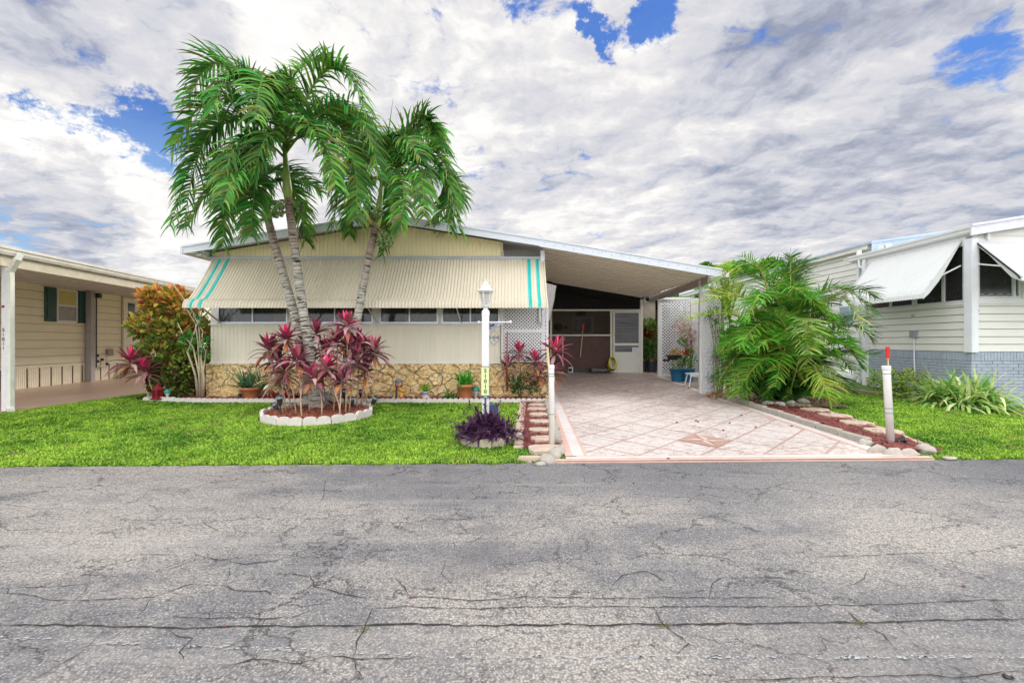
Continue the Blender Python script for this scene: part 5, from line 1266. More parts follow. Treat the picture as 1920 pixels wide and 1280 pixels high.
# croton
T = Thing('croton_shrub', 'big croton shrub with orange and yellow top leaves left of the house', 'shrub', rb(330,745))
rr = random.Random(8); mb = MB(); blobs_ = [((300,565),(.36,.35,.26),10.2),((338,585),(.32,.35,.30),10.3),((285,610),(.42,.4,.30),10.1),((330,630),(.55,.5,.42),10.3),((372,640),(.30,.4,.55),10.6),((300,665),(.48,.4,.36),10.0),((340,690),(.55,.4,.42),10.1),((375,700),(.28,.3,.40),10.3),((320,725),(.40,.32,.25),9.95),((283,555),(.22,.22,.2),10.1),((330,556),(.26,.25,.18),10.2)]
def crot(p, rr):
    h = (p.z-.3)/1.9+rr.uniform(-.22,.22); 
    if p.z > 2.25 and rr.random() < .2: return rr.choice(((.85,.30,.16),(.95,.50,.10)))
    if h > .80: return rr.choice(((.62,.26,.05),(.22,.34,.05),(.62,.50,.08),(.72,.46,.08),(.55,.17,.08),(.60,.50,.10),(.34,.33,.05),(.20,.26,.04),(.70,.32,.18)))
    if h > .42: return rr.choice(((.42,.38,.06),(.14,.28,.04),(.20,.34,.05),(.50,.46,.08),(.26,.32,.05),(.55,.34,.10),(.18,.20,.04),(.12,.22,.04),(.26,.12,.05),(.10,.14,.03)))
    return rr.choice(((.10,.20,.03),(.20,.32,.05),(.12,.09,.04),(.30,.36,.06),(.09,.12,.03),(.20,.10,.06)))
for (px, r, Y) in blobs_: leaf_cloud(mb, P(*px, Y), r, int(720*r[0]*r[2]/.16), .14, crot, rr)
T.part('foliage', mb, leafm); mb = MB()
branchy(mb, rb(332,744,0), [P(x, y, 10.2) for x, y in ((290,600),(310,570),(330,600),(345,650),(300,660),(365,640),(330,690),(290,700),(375,690))], .02, rr, (.20,.13,.09)); T.part('branch', mb, barkc)
# bare stemmed shrub
T = Thing('bare_stemmed_shrub', 'leggy shrub of pale bare stems with a few green leaves at the house corner', 'shrub', rb(377,748)); rr = random.Random(9); mb = MB()
stems = [((371,748),(366,700),(352,660),(372,600),(345,560),(326,535)),((374,748),(374,690),(371,640),(366,605),(350,580)),((377,748),(378,690),(375,640),(372,600),(376,570)),((381,748),(383,710),(377,670),(380,620),(362,590)),((373,748),(368,710),(358,680),(350,660)),((379,748),(381,700),(386,660),(379,640)),((375,748),(373,700),(362,650),(344,628),(333,605)),((377,600),(398,575)),((372,610),(385,560))]
for sseq in stems:
    pts = [rb(*q, 0) if q[1] > 745 else P(q[0], q[1], 9.65) for q in sseq]; mb.col = vc((.52,.44,.32), rr.uniform(.85,1.15)); k = len(pts); mb.tube(pts, [lerp(.022, .006, i/(k-1)) for i in range(k)], 6)
T.part('branch', mb, barkc, None, True); mb = MB()
for (px, r, n) in (((352,640),.16,80),((355,632),.10,40),((384,660),.10,40),((386,640),.08,25),((385,590),.06,8),((370,600),.10,18)): leaf_cloud(mb, P(*px, 9.62), (r,r*.7,r), n, .09, lambda p, rr: rr.choice(((.06,.24,.05),(.10,.32,.06),(.05,.18,.04))), rr, shell=.1)
T.part('foliage', mb, leafm)

# ---------------------------------------------------------------- pots
def pot(mb, c, r, h, rim=.012, taper=.75, k=22):
    mb.lathe(c, [(r*taper*.98, 0), (r*taper, .01), (r*.94, h*.80), (r*1.03, h*.80), (r*1.04, h), (r*.93, h), (r*.90, h*.86), (.001, h*.86)], k, cap=False)
def onbed(px, py): 
    p = G(px, py); y = min(p.y, 9.70 if py > 745 else 9.66); return Vector((XX(px, y), y, g(p.x,y)+.045))
b = onbed(470,749); T = Thing('potted_plant', 'aloe with long spiky grey green leaves in an orange clay pot', 'potted plant', b)
mb = MB(); pot(mb, b, .20, .24); T.part('pot', mb, terra, None, True); mb = MB(); mb.box((b.x-.13,b.y-.23,b.z+.02),(b.x-.09,b.y-.17,b.z+.13)); T.part('tag', mb, blackp)
rr = random.Random(3); mb = MB()
for cx, cz_, n, L in ((-.12,.26,36,.60),(.24,.24,26,.52),(-.02,.22,16,.44)):
    for i in range(n):
        az = i*2.4; el = rr.uniform(.0,1.4); c = rr.choice(((.06,.17,.09),(.10,.24,.13),(.14,.28,.12),(.05,.13,.07)))
        mb.blade(b+Vector((cx+rr.uniform(-.04,.04), rr.uniform(-.06,.04), cz_)), (math.cos(az)*math.cos(el), math.sin(az)*math.cos(el)*.8, math.sin(el)), L*rr.uniform(.6,1.1), .045, rr.uniform(-.1,.7), c, 5, fold=.5, prof=lambda t: (1-t)**.75, tipcol=vc(c, 1.3))
T.part('aloe', mb, leafm, None, True)
b = onbed(872,744); T = Thing('potted_plant', 'bright green sword fern in a large terracotta pot left of the lamp post', 'potted plant', b); rr = random.Random(4)
mb = MB(); pot(mb, b, .175, .31); T.part('pot', mb, M('terracotta'), None, True); mb = MB()
for i in range(70):
    az = i*2.4; el = rr.uniform(.55,1.5); c = rr.choice(((.04,.22,.02),(.07,.32,.03),(.12,.42,.05)))
    mb.blade(b+Vector((rr.uniform(-.11,.11), rr.uniform(-.1,.1), .30)), (math.cos(az)*math.cos(el), math.sin(az)*math.cos(el), math.sin(el)), rr.uniform(.18,.36), .05, rr.uniform(.0,.6), c, 6, fold=.3, prof=lambda t: (1-t)**.5*(.8+.2*math.sin(t*60)), tipcol=vc(c, 1.3))
for i in range(5): mb.blade(b+Vector((-.10+rr.uniform(-.03,.03),-.17,.32)), (rr.uniform(-.3,.3),-.4,-.6), .10, .014, .6, (.05,.2,.03), 3)
T.part('fern', mb, leafm, None, True)
def tuft(name, label, cat, b, n, L, w, cols, seed, elr=(.3,1.4), droop=(.3,1.2), sp=.05, group=None, part='foliage'):
    rr = random.Random(seed); T = Thing(name, label, cat, b, group); mb = MB(); b = Vector(b)
    for i in range(n):
        az = i*2.4+rr.uniform(-.3,.3); el = rr.uniform(*elr); c = rr.choice(cols)
        mb.blade(b+Vector((rr.uniform(-sp,sp), rr.uniform(-sp,sp), 0)), (math.cos(az)*math.cos(el), math.sin(az)*math.cos(el), math.sin(el)), L*rr.uniform(.6,1.1), w*rr.uniform(.7,1.2), rr.uniform(*droop), c, 5, fold=.25, prof=lambda t: (1-t)**.6*min(1,.4+t*4), tipcol=vc(c, 1.25))
    T.part(part, mb, leafm, None, True); return T, mb
tuft('small_fern', 'low dark green fern on the ground left of the terracotta pot', 'fern', onbed(846,746), 60, .28, .035, ((.05,.18,.03),(.08,.25,.04),(.10,.28,.04)), 5, (.1,1.2), (.4,1.2), .08)
tuft('bromeliad', 'low dark red bromeliads with broad leaves behind the ring bed', 'plant', onbed(520,747), 40, .30, .07, ((.22,.015,.03),(.14,.012,.02),(.35,.03,.05)), 6, (.2,1.2), (.1,.7), .20)
tuft('bromeliad', 'dark red bromeliads partly hidden behind the middle palm trunk', 'plant', onbed(565,747), 34, .28, .07, ((.16,.015,.025),(.10,.012,.02),(.25,.03,.04)), 16, (.2,1.2), (.1,.7), .18)
tuft('small_plant', 'small brownish bromeliad by the edging right of the ring bed', 'plant', onbed(693,748), 22, .14, .025, ((.22,.20,.06),(.16,.12,.05),(.12,.16,.05)), 7, (.2,1.2), (.1,.7), .04)
b = onbed(798,746); T = Thing('potted_plant', 'small lime green plant in a blue and white pot between figurine and fern', 'potted plant', b); mb = MB(); pot(mb, b+Vector((0,0,.05)), .075, .10); mb.mi = 1; mb.lathe(b, [(.06,0),(.085,.0),(.085,.05),(.06,.05)], 14)
T.part('pot', mb, [M('blue white glaze', (.16,.34,.62), .25, .2, 30, col2=(.75,.78,.80)), M('pink stone', (.6,.42,.38), .8)], None, True); mb = MB(); rr = random.Random(6)
for i in range(60):
    az = i*2.4; el = rr.uniform(.6,1.5); c = rr.choice(((.28,.50,.06),(.40,.62,.08),(.16,.36,.05))); mb.blade(b+Vector((rr.uniform(-.05,.05),rr.uniform(-.05,.05),.14)), (math.cos(az)*math.cos(el), math.sin(az)*math.cos(el), math.sin(el)), rr.uniform(.12,.26), .022, rr.uniform(.1,.9), c, 4)
T.part('foliage', mb, leafm)
# small green bush before the lattice
T = Thing('small_bush', 'small dark green leafy bush before the stone base under the lattice', 'bush', rb(985,746)); mb = MB(); rr = random.Random(31)
for px, r in (((965,715),.15),((985,712),.16),((1000,725),.12),((970,730),.12)): leaf_cloud(mb, P(*px, 9.72), (r,r*.7,r), 130, .055, lambda p, rr: rr.choice(((.03,.11,.03),(.06,.18,.04),(.03,.09,.03))), rr, shell=.1)
T.part('foliage', mb, leafm); mb = MB(); branchy(mb, rb(980,746,0), [P(x, y, 9.72) for x, y in ((965,715),(985,712),(1000,725))], .009, rr, (.35,.27,.18)); T.part('branch', mb, barkc)
# figurine
b = onbed(748,748); T = Thing('garden_figurine', 'painted figurine of a crouching child in a blue cap and orange clothes', 'garden figurine', b); mb = MB(); k = lambda z: b.z+z
def body_():
    B = b
    mb.col = (.62,.34,.07); mb.lathe(B, [(.085,.0),(.105,.02),(.10,.10),(.085,.17),(.075,.21),(.045,.245),(.03,.26)], 16, 1.0, .75)
    for sg in (-1,1):
        mb.col = (.70,.40,.10); mb.tube([B+Vector((sg*.07,0,.22)), B+Vector((sg*.11,-.05,.16)), B+Vector((sg*.05,-.09,.19))], [.028,.024,.02], 8)
        mb.col = (.62,.30,.20); mb.tube([B+Vector((sg*.05,-.09,.19)), B+Vector((sg*.02,-.085,.245))], [.018,.014], 8)
        mb.col = (.30,.36,.22) if sg < 0 else (.66,.38,.09); mb.tube([B+Vector((sg*.05,-.02,.07)), B+Vector((sg*.075,-.10,.11)), B+Vector((sg*.07,-.11,.02))], [.04,.036,.03], 8)
        mb.col = (.5,.05,.04) if sg > 0 else (.55,.35,.25); mb.ball(B+Vector((sg*.08,-.135,.025)), .036, 8, .7)
    mb.col = (.66,.36,.26); mb.ball(B+Vector((0,-.02,.315)), .066, 14, 1.12)
    mb.col = (.70,.36,.27); mb.ball(B+Vector((0,-.088,.31)), .011, 6)
    for sg in (-1,1): mb.col = (.03,.02,.02); mb.ball(B+Vector((sg*.024,-.079,.33)), .008, 6); mb.col = (.62,.33,.24); mb.ball(B+Vector((sg*.066,-.02,.315)), .016, 6)
    mb.col = (.45,.06,.06); mb.box((B.x-.018,B.y-.086,B.z+.284),(B.x+.018,B.y-.078,B.z+.290))
body_(); T.part('body', mb, paintc, None, True); mb = MB(); mb.col = (.16,.06,.03); mb.lathe(b+Vector((0,.005,.25)), [(.072,0),(.082,.05),(.078,.10),(.05,.13)], 14, 1, .9); T.part('hair', mb, paintc, None, True)
mb = MB(); mb.col = (.16,.20,.30); mb.lathe(b+Vector((0,-.015,.355)), [(.076,0),(.072,.03),(.05,.06),(.01,.072)], 14); mb.box((b.x-.05,b.y-.14,b.z+.352),(b.x+.05,b.y-.08,b.z+.360)); T.part('cap', mb, paintc, None, True)
mb = MB(); mb.col = (.03,.03,.05); mb.bar(b+Vector((-.02,-.10,.26)), b+Vector((-.025,-.13,.03)), .03, .02); T.part('scarf', mb, paintc)
# solar lights, lantern
def mushroom(label, px, py, s=1):
    b = onbed(px, py); T = Thing('garden_light', label, 'garden light', b, 'green topped garden lights'); mb = MB(); mb.lathe(b, [(.03*s,0),(.028*s,.10*s),(.05*s,.11*s),(.05*s,.13*s)], 12); T.part('body', mb, white, None, True)
    mb = MB(); mb.lathe(b+Vector((0,0,.13*s)), [(.07*s,0),(.072*s,.02*s),(.055*s,.055*s),(.02*s,.08*s)], 14); T.part('cap', mb, M('green cap', (.01,.22,.15), .3), None, True)
mushroom('small white garden light with a green cap beside the red lantern', 314, 752); mushroom('small white garden light with a dull green cap right of the terracotta pot', 892, 748, 1.25)
b = onbed(296,752); red = M('dark red enamel', (.20,.008,.015), .35, .2, 8)
T = Thing('lantern', 'dark red hexagonal metal lantern with a pointed roof on the bed edge', 'lantern', b); mb = MB(); mb.lathe(b, [(.13,0),(.13,.03),(.10,.035)], 6); mb.lathe(b+Vector((0,0,.19)), [(.12,0),(.12,.02),(.03,.09),(.02,.12),(.001,.13)], 6); T.part('roof', mb, red)
mb = MB()
for i in range(6): a = i*math.pi/3; mb.box((b.x+.095*math.cos(a)-.008, b.y+.095*math.sin(a)-.008, b.z+.03), (b.x+.095*math.cos(a)+.008, b.y+.095*math.sin(a)+.008, b.z+.19))
T.part('frame', mb, red); mb = MB(); mb.lathe(b+Vector((0,0,.03)), [(.082,0),(.082,.16)], 6); T.part('glass', mb, M('red lantern glass', (.16,.01,.02), .15))
def torch(label, bx, by, hx_, hy_, s=1.):
    b = rb(bx, by, .02); hd = P(hx_, hy_, b.y); d = (hd-b).normalized(); T = Thing('solar_torch', label, 'solar light', b, 'black solar torches in the ring bed')
    mb = MB(); mb.tube([b-d*.02, hd-d*.10], .009, 6); T.part('stake', mb, blackp)
    q = d.to_track_quat('Z','Y'); mb = MB(); n = 8; rings = []
    for r, z in ((.015,-.11),(.034,-.07),(.048,.0),(.050,.045),(.036,.062),(.01,.068)):
        rings.append([mb.V(hd+q@Vector((r*s*math.cos(2*math.pi*j/n), r*s*math.sin(2*math.pi*j/n), z*s))) for j in range(n)])
    for a, c in zip(rings, rings[1:]):
        for j in range(n): mb.face((a[j], a[(j+1)%n], c[(j+1)%n], c[j]))
    mb.face(rings[0][::-1]); mb.face(rings[-1]); h = T.part('torch_head', mb, blackp)
    mb = MB(); rg = [[mb.V(hd+q@Vector((r*s*math.cos(2*math.pi*j/n), r*s*math.sin(2*math.pi*j/n), z*s))) for j in range(n)] for r, z in ((.0505,.004),(.0525,.038))]
    for j in range(n): mb.face((rg[0][j], rg[0][(j+1)%n], rg[1][(j+1)%n], rg[1][j]))
    T.part('lens', mb, M('grey lens', (.22,.25,.28), .2), h)
torch('black solar torch leaning left at the left end of the ring bed', 529, 780, 516, 760, .9)
torch('black solar torch on a tall stake in front of the leftmost stems', 528, 787, 524, 748, 1.1)
torch('black solar torch upright at the front right of the ring bed', 662, 777, 659, 750, 1.1)
torch('black solar torch standing at the back right of the ring bed', 679, 763, 677, 736)
torch('black solar torch leaning far right at the right end of the ring bed', 688, 776, 703, 748, 1.05)
torch('small black solar torch low behind the bare stems on the left', 560, 768, 553, 760, .8)
torch('black solar torch behind the stems beside the bending trunk', 646, 766, 646, 735, 1.15)
# white and blue pot half hidden by the trunks
b = onbed(561+40,748); T = Thing('small_planter', 'small blue and white planter half hidden between the palm trunks', 'planter', onbed(608,748)); mb = MB(); pot(mb, onbed(608,748), .10, .17); T.part('pot', mb, M('blue white glaze'), None, True)

# ---------------------------------------------------------------- scalloped edging
ORD = ['first','second','third','fourth','fifth','sixth','seventh','eighth','ninth','tenth','eleventh','twelfth','thirteenth','fourteenth','fifteenth','sixteenth','seventeenth','eighteenth','nineteenth','twentieth']+['twenty '+w for w in ('first','second','third','fourth','fifth','sixth','seventh','eighth','ninth')]+['thirtieth']+['thirty '+w for w in ('first','second','third','fourth','fifth','sixth','seventh','eighth','ninth')]+['fortieth']

def scallop_block(n, w, h, t, rnd_=True):
    """n scallops side by side, origin at the middle of the foot, along X"""
    mb = MB(); x0 = -n*w/2; prof = []
    for i in range(n):
        for k in range(7): a = math.pi*(1-k/6); prof.append((x0+w*(i+.5)+w*.49*math.cos(a), h*.62+h*.38*math.sin(a)**.8))
    for yy in (-t/2, t/2): pass
    bot = [(x, 0) for x, z in prof]
    for (xa, za), (xb, zb) in zip(prof, prof[1:]):
        mb.hexa([(xa,-t/2,-.06),(xb,-t/2,-.06),(xb,t/2,-.06),(xa,t/2,-.06)], [(xa,-t/2,za),(xb,-t/2,zb),(xb,t/2,zb),(xa,t/2,za)])
    return mb
def copies(mb, name, label, cat, mats, places, group, jit=.0, labels=None, smooth=False):
    me = None; rr = random.Random(len(places))
    for i, (x, y, z, a) in enumerate(places):
        if me is None: o = mb.build(name, mats, None, (0,0,0), smooth); me = o
        else: o = me.copy(); COL.objects.link(o)
        o.location = (x, y, z); o.rotation_euler = (rr.uniform(-jit,jit), rr.uniform(-jit,jit), a); tag(o, labels[i] if labels else label, cat, group)
n = 13; pl = []
per = [(RC.x+RA*1.0*math.cos(t), RC.y+RB*1.0*math.sin(t)) for t in [2*math.pi*i/260 for i in range(261)]]
cum = [0]
for a, b in zip(per, per[1:]): cum.append(cum[-1]+math.hypot(b[0]-a[0], b[1]-a[1]))
def peri(s):
    s %= cum[-1]
    for i in range(len(cum)-1):
        if cum[i+1] >= s: f_ = (s-cum[i])/(cum[i+1]-cum[i]); return (lerp(per[i][0], per[i+1][0], f_), lerp(per[i][1], per[i+1][1], f_))
seg = cum[-1]/n
for i in range(n):
    a, b = peri(i*seg), peri((i+1)*seg); x, y = (a[0]+b[0])/2, (a[1]+b[1])/2; cx, cy = peri((i+.5)*seg); x, y = (x+cx)/2, (y+cy)/2
    pl.append((x, y, g(x,y)-.005, math.atan2(b[1]-a[1], b[0]-a[0])))
ch = 2*RA*math.sin(math.pi/n)*.96
def ring_labels(pl, cx, cy, what):
    out = []
    fr = sorted([i for i, p in enumerate(pl) if p[1] < cy], key=lambda i: pl[i][0]); bk = sorted([i for i, p in enumerate(pl) if p[1] >= cy], key=lambda i: pl[i][0])
    d = {i: what+', '+ORD[k]+' from the left along the front' for k, i in enumerate(fr)}; d.update({i: what+', '+ORD[k]+' from the left along the back' for k, i in enumerate(bk)})
    return [d[i] for i in range(len(pl))]
mb = scallop_block(2, seg*.985/2, .14, .05); copies(mb, 'edging_block', 'white double scalloped concrete block of the ring round the palm bed', 'edging block', scal, pl, 'white scalloped blocks round the palm bed', .02, labels=ring_labels(pl, RC.x, RC.y, 'white double scalloped block of the palm bed ring'))
w = .108; n6 = 6; L6 = w*n6; xs = -7.62+L6/2; pl = []
while xs < .58: pl.append((xs, BY, g(xs,BY)-.01, U(-.012,.012))); xs += L6+.003
mb = scallop_block(n6, w, .105, .05); copies(mb, 'edging_block', 'low white scalloped concrete edging block along the bed in front of the house', 'edging block', scal, pl, 'white scalloped edging along the house bed', .008, labels=['low white scalloped edging block, '+ORD[i]+' from the left along the house bed' for i in range(len(pl))])
pl = [(-7.68, BY+.20+i*.62, g(-7.68,BY)-.0, math.pi/2-.25*i) for i in range(1)]
mb = scallop_block(4, w, .10, .05); copies(mb, 'edging_block', 'short white scalloped block turning back at the left end of the house bed', 'edging block', scal, [(-7.60, BY+.23, g(-7.6,9.6), 1.75)], 'white scalloped edging along the house bed')
pl = []
for i in range(12):
    t = 2*math.pi*i/12; x, y = PC.x+PR*math.cos(t), PC.y+PR*math.sin(t); pl.append((x, y, g(x,y)-.01, t+math.pi/2))
mb = scallop_block(1, .168, .125, .05); copies(mb, 'edging_block', 'weathered tan scalloped block of the small ring round the lamp post', 'edging block', M('weathered edging', (.52,.46,.34), .9, .25, 9, bump=.4), pl, 'tan blocks round the lamp post plant', .04, labels=ring_labels(pl, PC.x, PC.y, 'weathered tan block of the purple plant ring'))
# purple plant
b = Vector((PC.x, PC.y, g(PC.x,PC.y)+.05)); T = Thing('purple_plant', 'mass of dark purple trailing leaves filling the small ring at the lamp post', 'plant', b); rr = random.Random(44); mb = MB(); st = MB()
for i in range(330):
    az = rr.uniform(0, 2*math.pi); rad = rr.uniform(.05,.46)*(1 if rr.random() < .88 else 1.35); h = rr.uniform(.02,.33)*(1-.75*(rad/.55)**2 if rad < .5 else .3)+(.14 if i % 40 == 0 else 0)
    e = b+Vector((math.cos(az)*rad*.95, math.sin(az)*rad*.85, max(.02, h))); s0_ = b+Vector((math.cos(az)*rad*.35, math.sin(az)*rad*.35, 0)); m_ = s0_.lerp(e, .5)+Vector((0,0,.07))
    st.col = (.12,.05,.11); st.tube([s0_, m_, e], [.006,.005,.004], 4, False)
    d0 = (e-m_).normalized()
    for k in range(9):
        t = k/8; p = m_.lerp(e, t); dd = d0+Vector((rr.uniform(-1,1), rr.uniform(-1,1), rr.uniform(-.2,.9)))*1.1
        c = rr.choice(((.045,.018,.055),(.07,.03,.085),(.11,.055,.12),(.06,.02,.05),(.13,.08,.15),(.10,.03,.06)))
        mb.blade(p, dd, rr.uniform(.06,.11), rr.uniform(.024,.036), rr.uniform(.2,1.), c, 4, fold=.35, prof=lambda t: (1-t)**.6, tipcol=vc(c, 1.3))
for (px, py) in ((880,757),(893,762),(931,757),(941,768),(937,752),(972,778),(985,788),(868,775),(845,790),(861,798)):
    e = P(px, py, 6.1+rr.uniform(-.2,.3)); st.col = (.14,.06,.12); st.tube([b+Vector(((e.x-b.x)*.5,0,.12)), b.lerp(e,.7)+Vector((0,0,.05)), e], [.005,.004,.003], 4, False)
    for k in range(7): c = rr.choice(((.10,.04,.10),(.16,.06,.12),(.08,.03,.07))); mb.blade(e-Vector((0,0,.01*k)), (rr.uniform(-1,1), rr.uniform(-1,1), .5), rr.uniform(.05,.08), .018, .8, c, 3, fold=.4)
T.part('foliage', mb, leafm); T.part('stem', st, leafm)

# ---------------------------------------------------------------- lamp post
LY = 6.32; lx = XX(910.5, LY); lz = lambda py: ZZ(py, LY)
T = Thing('lamp_post', 'white lamp post with a glass lantern top, crossarm and vertical number board', 'lamp post', (lx, LY, g(lx,LY)))
mb = MB(); mb.box((lx-.048, LY-.048, g(lx,LY)), (lx+.048, LY+.048, lz(590))); mb.box((lx-.006, LY-.052, lz(618.5)), (lx+.006, LY-.048, lz(616.5))); T.part('post', mb, white)
c = Vector((lx, LY, 0)); mb = MB(); mb.lathe(c, [(.052,lz(592)),(.056,lz(589)),(.052,lz(583)),(.030,lz(580)),(.030,lz(577.5)),(.055,lz(575)),(.060,lz(572.5)),(.056,lz(572))], 8); T.part('collar', mb, white)
mb = MB(); z0, z1 = lz(572), lz(546)
for i in range(6):
    a = i*math.pi/3+.26; mb.bar((lx+.055*math.cos(a), LY+.055*math.sin(a), z0), (lx+.098*math.cos(a), LY+.098*math.sin(a), z1), .010)
    a2 = a+math.pi/3; mb.bar((lx+.097*math.cos(a), LY+.097*math.sin(a), z1-.008), (lx+.097*math.cos(a2), LY+.097*math.sin(a2), z1-.008), .010, .018)
lamp = T.part('lantern_frame', mb, white)
mb = MB(); mb.lathe(c, [(.052,z0),(.093,z1)], 6, cap=False); T.part('lantern_glass', mb, M('clear lamp glass', (.6,.6,.58), .08, .1, 20, alpha=.35), lamp)
mb = MB(); mb.tube([(lx,LY,z0),(lx,LY,z0+.10)], .012, 8); mb.ball((lx,LY,z0+.13), .032, 10, 1.3); T.part('bulb', mb, M('frosted bulb', (.7,.68,.62), .3), lamp, True)
mb = MB(); mb.lathe(c, [(.112,z1-.004),(.116,z1+.004),(.09,z1+.022),(.066,z1+.045),(.045,lz(533)),(.05,lz(532)),(.03,lz(529.5)),(.010,lz(528)),(.010,lz(526.5)),(.014,lz(525.5)),(.002,lz(523.5))], 12); T.part('lantern_cap', mb, white)
mb = MB(); za = lz(604); mb.tube([(lx-.085, LY, za), (lx+.36, LY, za)], .009, 8); mb.ball((XX(898,LY), LY, za), .020, 8); mb.ball((XX(956.5,LY), LY, za+.002), .022, 8); T.part('crossarm', mb, white)
lem = M('pale lime board', (.66,.74,.36), .5, .05, 8); mb = MB(); ys_ = LY-.062; x0, x1 = XX(902.5,LY), XX(917.8,LY)
mb.box((x0, ys_, lz(740)), (x1, ys_+.012, lz(687))); nb = T.part('number_board', mb, lem)
mb = MB(); mb.box((x0-.006, ys_-.004, lz(745)), (x1+.008, ys_+.012, lz(740))); mb.box((x0-.002, ys_-.003, lz(687.2)), (x1+.002, ys_+.012, lz(686.2)))
for q in (x0, x1): mb.box((q-.002, ys_-.003, lz(740)), (q+.002, ys_+.012, lz(687)))
mb.box((lx-.012,LY-.056,lz(766)),(lx+.012,LY-.049,lz(745))); T.part('board_holder', mb, M('slate blue metal', (.07,.09,.13), .5), nb)
mb = MB(); mb.box((XX(908,LY), ys_-.007, lz(743.8)), (XX(914,LY), ys_-.004, lz(741.5))); T.part('holder_label', mb, M('grey label', (.35,.38,.42)), nb)
for i, ch in enumerate('51010'): text(ch, .074, (XX(910.6,LY), ys_-.002, lz(694.5+i*9.7)), M('black digit'), T, nb, name='digit')
# small hanging plate on the arm
mb = MB(); hy_ = LY+.6
T = Thing('hanging_plaque', 'slate blue house shaped plaque with dark birds hanging under the lamp post arm', 'plaque', P(926,612,LY+.03)); yy = LY+.03
mb.poly([P(916.5,606,yy),P(935,605,yy+.02),P(938,612,yy),P(917,619,yy)]); mb.poly([P(916.5,606,yy+.03),P(935,605,yy+.05),P(938,612,yy+.03),P(917,619,yy+.03)][::-1])
mb.hexa([P(917,618.5,yy-.004),P(938,611.5,yy-.004),P(938,611.5,yy+.034),P(917,618.5,yy+.034)], [P(917,617.2,yy-.004),P(938,610.4,yy-.004),P(938,610.4,yy+.034),P(917,617.2,yy+.034)])
T.part('board', mb, M('slate blue plaque', (.18,.22,.32), .5, .3, 30, col2=(.36,.40,.48))); mb = MB()
for px, py, r in ((924,609.5,.012),(926,607.8,.008),(920,610.5,.010)): mb.ball(P(px,py,yy-.012), r, 8, 1.3)
T.part('bird', mb, blackp); mb = MB(); mb.tube([P(919,603.6,LY+.01), P(919,606.5,yy)], .003, 4); mb.tube([P(934,603.6,LY+.01), P(934,606,yy)], .003, 4); T.part('hook', mb, blackp)
# diamond number sign on the wall
sy = HY-.012; cx, cz0 = hx(926.5), hz(633); T = Thing('number_sign', 'diamond shaped white sign with the number 51010 and green leaves on the wall', 'sign', (cx, sy, cz0))
mb = MB(); a = .15; mb.hexa([(cx-a,sy-.0,cz0),(cx,sy,cz0-a*1.08),(cx+a,sy,cz0),(cx,sy,cz0+a*1.08)][::-1], [(cx-a,sy-.018,cz0),(cx,sy-.018,cz0-a*1.08),(cx+a,sy-.018,cz0),(cx,sy-.018,cz0+a*1.08)][::-1]); T.part('rim', mb, M('pink rim', (.58,.38,.30), .5))
mb = MB(); a = .136; yy = sy-.0195; mb.hexa([(cx-a,sy-.018,cz0),(cx,sy-.018,cz0-a*1.08),(cx+a,sy-.018,cz0),(cx,sy-.018,cz0+a*1.08)][::-1], [(cx-a,yy,cz0),(cx,yy,cz0-a*1.08),(cx+a,yy,cz0),(cx,yy,cz0+a*1.08)][::-1]); fc = T.part('face', mb, white)
text('51010', .088, (cx, yy-.0015, cz0), M('black digit'), T, fc, name='number', bold=.03); mb = MB()
for dx, dz, ang in ((-.03,-.055,.5),(.0,-.06,1.2),(.02,-.07,-.4),(-.01,-.075,.2),(.0,.065,.3)): mb.blade((cx+dx, yy-.002, cz0+dz), (math.cos(ang),0,math.sin(ang)*.4), .04, .014, 0, (.10,.36,.08) if dz < 0 else (.6,.2,.2), 4, wv=Vector((0,0,1)))
T.part('painted_leaf', mb, paintc, fc)
# blue utility box
p = G(925,787); T = Thing('utility_box', 'dark blue utility box half hidden behind the purple plant', 'box', p); mb = MB(); mb.box((p.x-.085,p.y-.06,p.z),(p.x+.085,p.y+.06,p.z+.24)); T.part('body', mb, M('dark blue plastic', (.045,.07,.16), .4, .1)); mb = MB(); mb.box((p.x-.092,p.y-.068,p.z+.24),(p.x+.092,p.y+.066,p.z+.262)); T.part('lid', mb, M('dark blue plastic'))

# ---------------------------------------------------------------- white pipes with stakes
def pvc(label, b, top, r, bands, stake):
    T = Thing('white_pipe', label, 'pipe', b, 'white pipe markers at the driveway corners'); d = (top-b); mb = MB(); mb.tube([b-Vector((0,0,.02)), b+d*.9, b+d*.955], r, 16); T.part('pipe', mb, M('white pvc', (.78,.77,.74), .35, .06, 5), None, True)
    mb = MB(); mb.tube([b+d*.952, b+d*.958, b+d*.995, top], [r*1.12, r*1.16, r*1.16, r*1.08], 16); T.part('cap', mb, white, None, False)
    mb = MB()
    for q in bands: mb.tube([b+d*q, b+d*(q+.008)], r*1.05, 16)
    T.part('band', mb, M('blue grey tie', (.12,.20,.22), .5)); stake(T, b, top)
b1 = G(1035.5,838); t1 = P(1033.5,684,b1.y)
def st1(T, b, top):
    mb = MB(); a = P(1030,700,b.y+.05); e = P(1026.5,651,b.y+.05); mb.bar(P(1031,830,b.y+.05), a, .022, .015); mb.bar(a, e, .030, .015); mb.mi = 1; mb.tube([P(1030.5,690,b.y+.03), P(1030.5,686,b.y+.03)], .03, 8)
    T.part('stake', mb, [M('raw wood', (.62,.48,.24), .7, .2, 12), M('dark tie', (.1,.1,.1))])
pvc('white pipe marker with a bare wooden stake at the left driveway corner', b1, t1, .037, (.86,.89,.40), st1)
b2 = G(1670.5,833); t2 = P(1661.5,686,b2.y)
